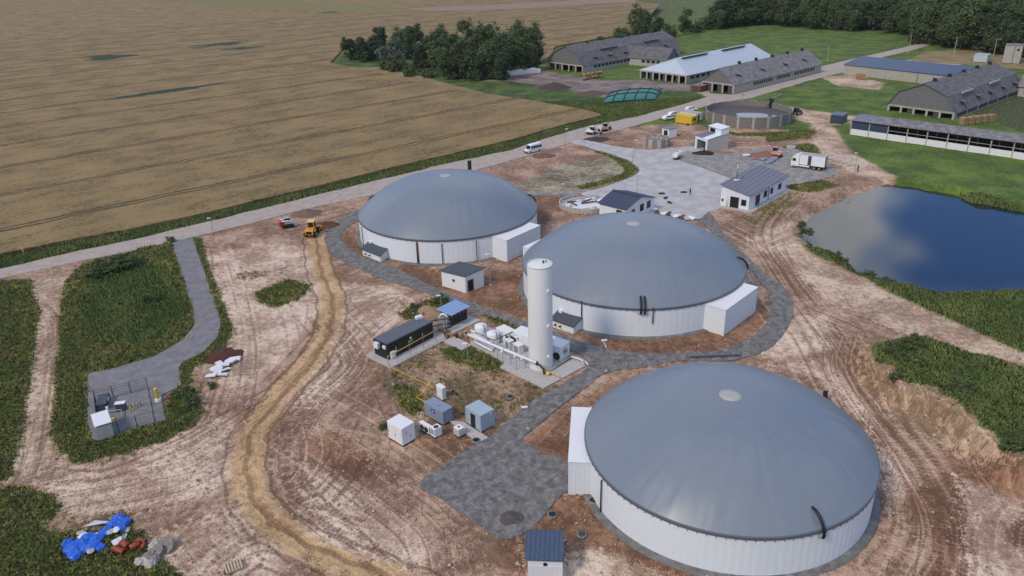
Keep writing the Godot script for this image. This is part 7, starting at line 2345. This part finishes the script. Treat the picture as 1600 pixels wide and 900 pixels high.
func make_trees() -> void:
	var lm := mat(Color.WHITE, 0.75)
	lm.vertex_color_use_as_albedo = true
	lm.backlight_enabled = true
	lm.backlight = Color(0.25, 0.3, 0.12)
	M.leaf = lm
	M.bark = noisy(lin(0.06, 0.05, 0.04), lin(0.14, 0.12, 0.1), 2.0, 0.95, 0.0, 111)
	var dark := [Color(0.032, 0.058, 0.022), Color(0.06, 0.092, 0.032)]
	var mid := [Color(0.048, 0.082, 0.026), Color(0.1, 0.14, 0.042)]
	var silver := [Color(0.09, 0.12, 0.08), Color(0.13, 0.165, 0.11)]
	var kinds := {}
	# name: height, width, low edge, tints
	for e in [["poplar", 25.0, 12.0, 0.06, mid], ["round_tree", 15.0, 12.0, 0.04, dark], ["willow", 13.0, 12.5, 0.0, silver], ["alder", 18.0, 10.0, 0.05, dark], ["broad_tree", 20.0, 15.0, 0.04, mid], ["bush", 5.0, 6.5, 0.0, mid]]:
		var sd := 300 + kinds.size()
		kinds[e[0]] = [leaf_mesh(sd, crown_lobes(sd, e[1], e[2], e[3]), 340 if e[0] != "bush" else 90, 26, 0.48 if e[0] != "bush" else 0.3, e[4]), trunk_mesh(sd, e[1], e[2]), e[1]]
	# the grove beside the crop: foot, kind, scale, label
	var grove := [
		[Vector3(-83.80, 0.00, -432.76), "round_tree", 0.75, "dark tree at the left tip of the grove"],
		[Vector3(-76.06, 0.00, -421.78), "alder", 0.72, "slim dark tree second from the left tip of the grove"],
		[Vector3(-70.89, 0.00, -430.24), "round_tree", 0.85, "dark round tree behind the silvery willow"],
		[Vector3(-57.10, 0.00, -396.30), "willow", 1.05, "silvery round willow at the front of the grove"],
		[Vector3(-58.83, 0.00, -392.49), "bush", 1.2, "dark bush at the foot of the silvery willow"],
		[Vector3(-54.18, 0.00, -429.38), "broad_tree", 0.8, "dark broad tree just right of the silvery willow"],
		[Vector3(-42.07, 0.00, -383.49), "alder", 0.75, "slim tree in the middle of the grove front"],
		[Vector3(-38.12, 0.00, -399.13), "round_tree", 1.0, "round tree in the dip of the grove outline"],
		[Vector3(-30.36, 0.00, -371.86), "broad_tree", 0.9, "broad green tree left of the tallest grove poplar"],
		[Vector3(-22.84, 0.00, -378.14), "poplar", 0.8, "tall poplar left of the tallest grove tree"],
		[Vector3(-20.19, 0.00, -361.02), "alder", 0.9, "dark slim tree at the grove front below the poplars"],
		[Vector3(-11.71, 0.00, -374.26), "poplar", 1.0, "tallest poplar standing highest in the grove"],
		[Vector3(-6.65, 0.00, -358.73), "broad_tree", 0.95, "broad tree right of the tallest grove poplar"],
		[Vector3(0.39, 0.00, -366.53), "poplar", 0.82, "tall poplar in the right half of the grove"],
		[Vector3(7.39, 0.00, -372.80), "broad_tree", 0.9, "broad dark tree near the right end of the grove"],
		[Vector3(12.47, 0.00, -379.66), "alder", 0.95, "slim dark tree at the right end of the grove"],
		[Vector3(-69.92, 0.00, -447.57), "alder", 0.85, "slim dark tree in the rear row above the silvery willow"],
		[Vector3(-51.02, 0.00, -438.64), "round_tree", 1.05, "round dark tree in the rear row of the grove"],
		[Vector3(-34.21, 0.00, -425.47), "broad_tree", 0.85, "broad tree in the rear row left of the poplars"],
		[Vector3(-18.16, 0.00, -408.47), "poplar", 0.95, "tall poplar in the rear row left of the tallest one"],
		[Vector3(-5.82, 0.00, -393.17), "poplar", 0.92, "tall poplar in the rear row right of the tallest one"],
		[Vector3(4.39, 0.00, -395.50), "broad_tree", 1.05, "broad tree in the rear row near the white bales"],
		[Vector3(11.52, 0.00, -398.45), "broad_tree", 0.95, "broad dark tree in the rear row at the grove's right end"],
		[Vector3(-14.17, 0.00, -356.49), "round_tree", 0.9, "round dark tree at the grove front under the tallest poplar"],
		[Vector3(-25.61, 0.00, -358.41), "round_tree", 0.7, "low dark round tree at the grove front left of the poplars"],
		[Vector3(-1.98, 0.00, -352.73), "round_tree", 0.8, "dark round tree at the grove front beside the white bales"],
		[Vector3(-52.80, 0.00, -387.38), "bush", 1.3, "wide green bush right of the silvery willow's foot"],
		[Vector3(-45.54, 0.00, -372.62), "bush", 1.1, "bright bush at the grove foot facing the crop"],
		[Vector3(-36.45, 0.00, -365.57), "bush", 0.9, "small bush at the grove foot near its middle"],
	]
	# trees behind the farm
	grove.append_array([
		[Vector3(82.26, 0.00, -483.88), "broad_tree", 1.0, "big tree behind the far left barn roof"],
		[Vector3(87.52, 0.00, -470.12), "round_tree", 0.9, "dark tree right beside the big tree behind the far barn"],
		[Vector3(112.04, 0.00, -503.71), "poplar", 0.7, "separate tall tree left of the long wood"],
		[Vector3(69.52, 0.00, -486.86), "bush", 1.6, "low dark bush behind the far left barn ridge"],
		[Vector3(74.06, 0.00, -473.18), "bush", 1.7, "wide dark bush below the big tree behind the barn"],
		[Vector3(100.63, 0.00, -492.71), "bush", 1.7, "dark hedge bush between the big tree and the tall tree"],
		[Vector3(121.62, 0.00, -515.78), "bush", 1.6, "dark hedge bush left of the long wood"],
		[Vector3(130.85, 0.00, -528.62), "bush", 1.8, "dark hedge bush joining the long wood"],
		[Vector3(222.24, 0.00, -433.79), "bush", 1.1, "dark bush where the farm road enters the wood"],
		[Vector3(58.16, 0.00, -489.51), "bush", 0.5, "tiny bush in the crop behind the far left barn"],
	])
	var i := 0
	for e in grove:
		var k: Array = kinds[e[1]]
		var o := thing("shrub" if e[1] == "bush" else "tree", e[3], "bush" if e[1] == "bush" else "tree", e[0], 1.3 * i, "trees and bushes beyond the plant")
		put(o, "crown", k[0], M.leaf).scale = Vector3.ONE * e[2]
		put(o, "trunk", k[1], M.bark).scale = Vector3.ONE * e[2]
		i += 1
	# the wood along the far edge reads as one mass
	var spots := []
	var r := RandomNumberGenerator.new()
	r.seed = 77
	for e in [[pts([134.70, -523.76, 171.09, -550.60, 192.41, -524.25, 219.89, -490.97, 243.79, -468.05]), 60.0, 130, 0.95], [pts([230.42, -437.59, 234.67, -409.76, 242.23, -388.87, 249.09, -369.89, 260.43, -351.61]), 70.0, 120, 1.15]]:
		var line: PackedVector2Array = smooth(e[0], 12)
		for n in e[2]:
			var s := r.randf() * (line.size() - 1.001)
			var p := line[int(s)].lerp(line[int(s) + 1], s - int(s))
			var back: float = pow(r.randf(), 1.6) * e[1]
			spots.append([Vector3(p.x + back * 0.45 + r.randfn() * 1.5, 0, p.y - back * 0.9), e[3] * r.randf_range(0.8, 1.25)])
	for kd in ["alder", "broad_tree", "poplar"]:
		var mm := MultiMesh.new()
		mm.transform_format = MultiMesh.TRANSFORM_3D
		mm.mesh = kinds[kd][0]
		var mine := []
		for n in spots.size():
			if n % 3 == ["alder", "broad_tree", "poplar"].find(kd):
				mine.append(spots[n])
		mm.instance_count = mine.size()
		for n in mine.size():
			mm.set_instance_transform(n, Transform3D(Basis(Vector3.UP, r.randf_range(0, TAU)).scaled(Vector3.ONE * mine[n][1] * (0.8 if kd == "poplar" else 1.0)), mine[n][0]))
		var mi := MultiMeshInstance3D.new()
		mi.name = numbered("wood")
		mi.multimesh = mm
		mi.material_override = M.leaf
		add_child(mi)
		stuff(mi, "dense dark wood along the far edge of the farm", "wood")
		if kd == "alder":
			var tm := MultiMesh.new()
			tm.transform_format = MultiMesh.TRANSFORM_3D
			tm.mesh = kinds["alder"][1]
			tm.instance_count = spots.size()
			for n in spots.size():
				tm.set_instance_transform(n, Transform3D(Basis.IDENTITY.scaled(Vector3.ONE * spots[n][1]), spots[n][0]))
			var ti := MultiMeshInstance3D.new()
			ti.name = numbered("wood")
			ti.multimesh = tm
			ti.material_override = M.bark
			add_child(ti)
			stuff(ti, "trunks of the dense dark wood along the far edge", "wood")
	# bushes on the site
	for e in [
		[Vector3(-80.83, 0.00, -138.00), 0.62, "dark green bush left of the pair beside the road verge"], [Vector3(-79.58, 0.00, -140.11), 0.8, "large dark bush in the grass above the driveway"], [Vector3(-76.45, 0.00, -142.15), 0.72, "large round bush nearest the main road and driveway"],
		[Vector3(-65.11, 0.00, -125.95), 0.45, "low dark bush in the middle of the left grass plot"], [Vector3(-44.90, 0.00, -91.05), 0.4, "bush beside the yellow marker post"], [Vector3(-46.89, 0.00, -92.79), 0.4, "dark bush behind the yellow marker post"],
		[Vector3(-43.58, 0.00, -95.50), 0.22, "small weed bush below the white panel heap"], [Vector3(-17.08, 0.00, -84.18), 0.24, "dark small bush behind the white cube cabin"], [Vector3(-16.83, 0.00, -118.95), 0.35, "bush left of the sandy heap behind the black container"], [Vector3(-12.41, 0.00, -121.72), 0.4, "bush right of the sandy heap behind the black container"],
		[Vector3(62.41, -0.60, -151.61), 0.42, "dark bush at the left tip of the pond"], [Vector3(62.53, -0.30, -155.12), 0.36, "smaller bush above the left tip of the pond"], [Vector3(62.97, -0.80, -138.20), 0.42, "bush on the near pond shore left of the reeds"], [Vector3(63.90, -0.80, -135.86), 0.36, "bush on the near pond shore beside the left bush"], [Vector3(65.50, -0.80, -129.00), 0.4, "round bush halfway along the near pond shore"], [Vector3(67.41, -0.80, -125.43), 0.42, "bush on the near pond shore toward the reeds"],
		[Vector3(57.49, 2.40, -96.74), 0.55, "tall bush on top of the sandy mound"], [Vector3(53.97, 2.40, -94.16), 0.45, "bush at the left end of the sandy mound"], [Vector3(52.18, 1.80, -89.69), 0.36, "bush hanging over the sandy mound edge"], [Vector3(58.15, 2.40, -85.17), 0.45, "bush in the middle of the mound edge"], [Vector3(57.51, 2.40, -73.00), 0.5, "bush at the right end of the mound edge"],
		[Vector3(-73.39, 0.00, -156.51), 0.32, "bush at the top left corner of the driveway"]]:
		var o := thing("shrub", e[2], "bush", e[0], i * 1.7, "bushes on the site")
		put(o, "crown", kinds["bush"][0], M.leaf).scale = Vector3(1, 0.8, 1) * e[1]
		put(o, "trunk", kinds["bush"][1], M.bark).scale = Vector3(1, 0.8, 1) * e[1]
		i += 1

func tuft(seed_: int, h: float, spread: float, blades: int) -> ArrayMesh:
	var r := RandomNumberGenerator.new()
	r.seed = seed_
	var vs := PackedVector3Array()
	var ns := PackedVector3Array()
	for k in blades:
		var a := r.randf_range(0, TAU)
		var p := Vector3(cos(a), 0, sin(a)) * spread * r.randf()
		var lean := Vector3(r.randfn(), 0, r.randfn()) * 0.22
		var side := Vector3(-sin(a), 0, cos(a)) * 0.055
		var tip := p + lean + Vector3(0, h * r.randf_range(0.6, 1.1), 0)
		var mid := p.lerp(tip, 0.55) + Vector3(0, h * 0.08, 0)
		var nn := ((mid - (p - side)).cross(side * 2).normalized() + Vector3(0, 0.7, 0)).normalized()
		vs.append_array([p - side, p + side, mid + side * 0.8, p - side, mid + side * 0.8, mid - side * 0.8, mid - side * 0.8, mid + side * 0.8, tip])
		for x in 9:
			ns.append(nn)
	var arr := []
	arr.resize(Mesh.ARRAY_MAX)
	arr[Mesh.ARRAY_VERTEX] = vs
	arr[Mesh.ARRAY_NORMAL] = ns
	var m := ArrayMesh.new()
	m.add_surface_from_arrays(Mesh.PRIMITIVE_TRIANGLES, arr)
	return m

func make_grass() -> void:
	var gm := mat(Color.WHITE, 0.85)
	gm.vertex_color_use_as_albedo = true
	gm.backlight_enabled = true
	gm.backlight = Color(0.2, 0.22, 0.1)
	var r := RandomNumberGenerator.new()
	r.seed = 555
	var patch := FastNoiseLite.new()
	patch.seed = 4
	patch.frequency = 0.09
	var keep := {"weeds": [], "reeds": [], "herbs": []}
	for j in range(0, 520):
		for i in range(0, 560):
			var c := zone[j * ZW + i]
			var fringe := false
			if c == 0 or c == 1 or c == 10 or c == 2 or c == 11:
				# a few strays just outside the plots
				if r.randf() > 0.3:
					continue
				var e := zone[clampi(j + r.randi_range(-4, 4), 0, ZH - 1) * ZW + clampi(i + r.randi_range(-4, 4), 0, ZW - 1)]
				if e != 4 and e != 6:
					continue
				fringe = true
				c = e
			if c != 4 and c != 6 and c != 8:
				continue
			var x := ZX + (i + 0.5) / 2
			var z := ZZ - (j + 0.5) / 2
			if absf(x) > -z * 0.92 + 4 or z > -48:
				continue
			var near := z > -125.0
			var n := (4 if near else 2)
			if fringe:
				n = 1
			if c == 8:
				n = 1 if r.randf() < 0.18 else 0
			var pn := patch.get_noise_2d(x, z)
			for k in n:
				var px := x + r.randf_range(-0.3, 0.3)
				var pz := z + r.randf_range(-0.3, 0.3)
				var py := 0.0
				if x > 38:
					py = ground_h(px, pz)
					if py < -1.45:
						continue
				var s := r.randf_range(0.5, 1.15) * (0.6 if fringe else 1.0) * (1.0 + pn * 0.6) * (1.0 if near else 1.05)
				var t := clampf(0.5 + pn * 0.9 + r.randfn() * 0.25, 0, 1)
				var col := Color(0.1, 0.145, 0.036).lerp(Color(0.3, 0.29, 0.085), t)
				if c == 6:
					col = Color(0.07, 0.12, 0.03).lerp(Color(0.17, 0.215, 0.06), t)
				var kind := "reeds" if c == 6 else "weeds"
				if c != 8 and r.randf() < 0.1 + 0.16 * maxf(pn, 0):
					kind = "herbs"
					s *= 0.85
					col = [Color(0.07, 0.12, 0.03), Color(0.05, 0.09, 0.03), Color(0.16, 0.17, 0.05), Color(0.1, 0.15, 0.06), Color(0.2, 0.17, 0.08)][r.randi() % 5]
				keep[kind].append([Transform3D(Basis(Vector3.UP, r.randf_range(0, TAU)).scaled(Vector3(s, s * r.randf_range(0.8, 1.2), s)), Vector3(px, py - 0.08, pz)), col])
	for kind in keep:
		var list: Array = keep[kind]
		var mm := MultiMesh.new()
		mm.transform_format = MultiMesh.TRANSFORM_3D
		mm.use_colors = true
		mm.mesh = leaf_mesh(21, [[Vector3(0, 0.3, 0), Vector3(0.4, 0.3, 0.4)]], 7, 6, 0.12, [Color(0.85, 0.85, 0.85), Color(1, 1, 1)]) if kind == "herbs" else tuft(9 if kind == "weeds" else 10, 0.42 if kind == "weeds" else 0.58, 0.34, 9)
		mm.instance_count = list.size()
		for n in list.size():
			mm.set_instance_transform(n, list[n][0])
			mm.set_instance_color(n, list[n][1])
		var mi := MultiMeshInstance3D.new()
		mi.name = {"weeds": "grass", "reeds": "tall_grass", "herbs": "ground_cover"}[kind]
		mi.multimesh = mm
		mi.material_override = gm
		add_child(mi)
		stuff(mi, {"weeds": "rough weedy grass on the plots left of the site", "reeds": "tall dark grass on verges, mound and pond shore", "herbs": "leafy weeds scattered through the rough grass"}[kind], "grass")
	# clods and stones lying on the bare soil
	var lump := blob_mesh(77, Vector3(0.14, 0.08, 0.12))
	var cl := []
	for n in 20000:
		var z := -48.0 - 95.0 * pow(r.randf(), 1.5)
		var x := r.randf_range(-1, 1) * (-z * 0.85)
		var c := zone_at(x, z)
		if c != 0 and c != 1 and c != 2 and c != 8 and c != 11 and c != 10:
			continue
		if patch.get_noise_2d(x * 2.0, z * 2.0) < r.randf_range(-0.5, 0.4):
			continue
		var t := r.randf()
		cl.append([Transform3D(Basis(Vector3.UP, r.randf_range(0, TAU)).scaled(Vector3.ONE * (0.3 + 1.3 * pow(r.randf(), 4.0))), Vector3(x, ground_h(x, z) - 0.03, z)), Color(0.2, 0.14, 0.095).lerp(Color(0.5, 0.41, 0.32), t)])
	var cm := MultiMesh.new()
	cm.transform_format = MultiMesh.TRANSFORM_3D
	cm.use_colors = true
	cm.mesh = lump
	cm.instance_count = cl.size()
	for n in cl.size():
		cm.set_instance_transform(n, cl[n][0])
		cm.set_instance_color(n, cl[n][1])
	var ci := MultiMeshInstance3D.new()
	ci.name = "soil_clods"
	ci.multimesh = cm
	var cmat := mat(Color.WHITE, 0.95)
	cmat.vertex_color_use_as_albedo = true
	ci.material_override = cmat
	add_child(ci)
	stuff(ci, "loose clods and stones scattered over the bare soil", "soil")
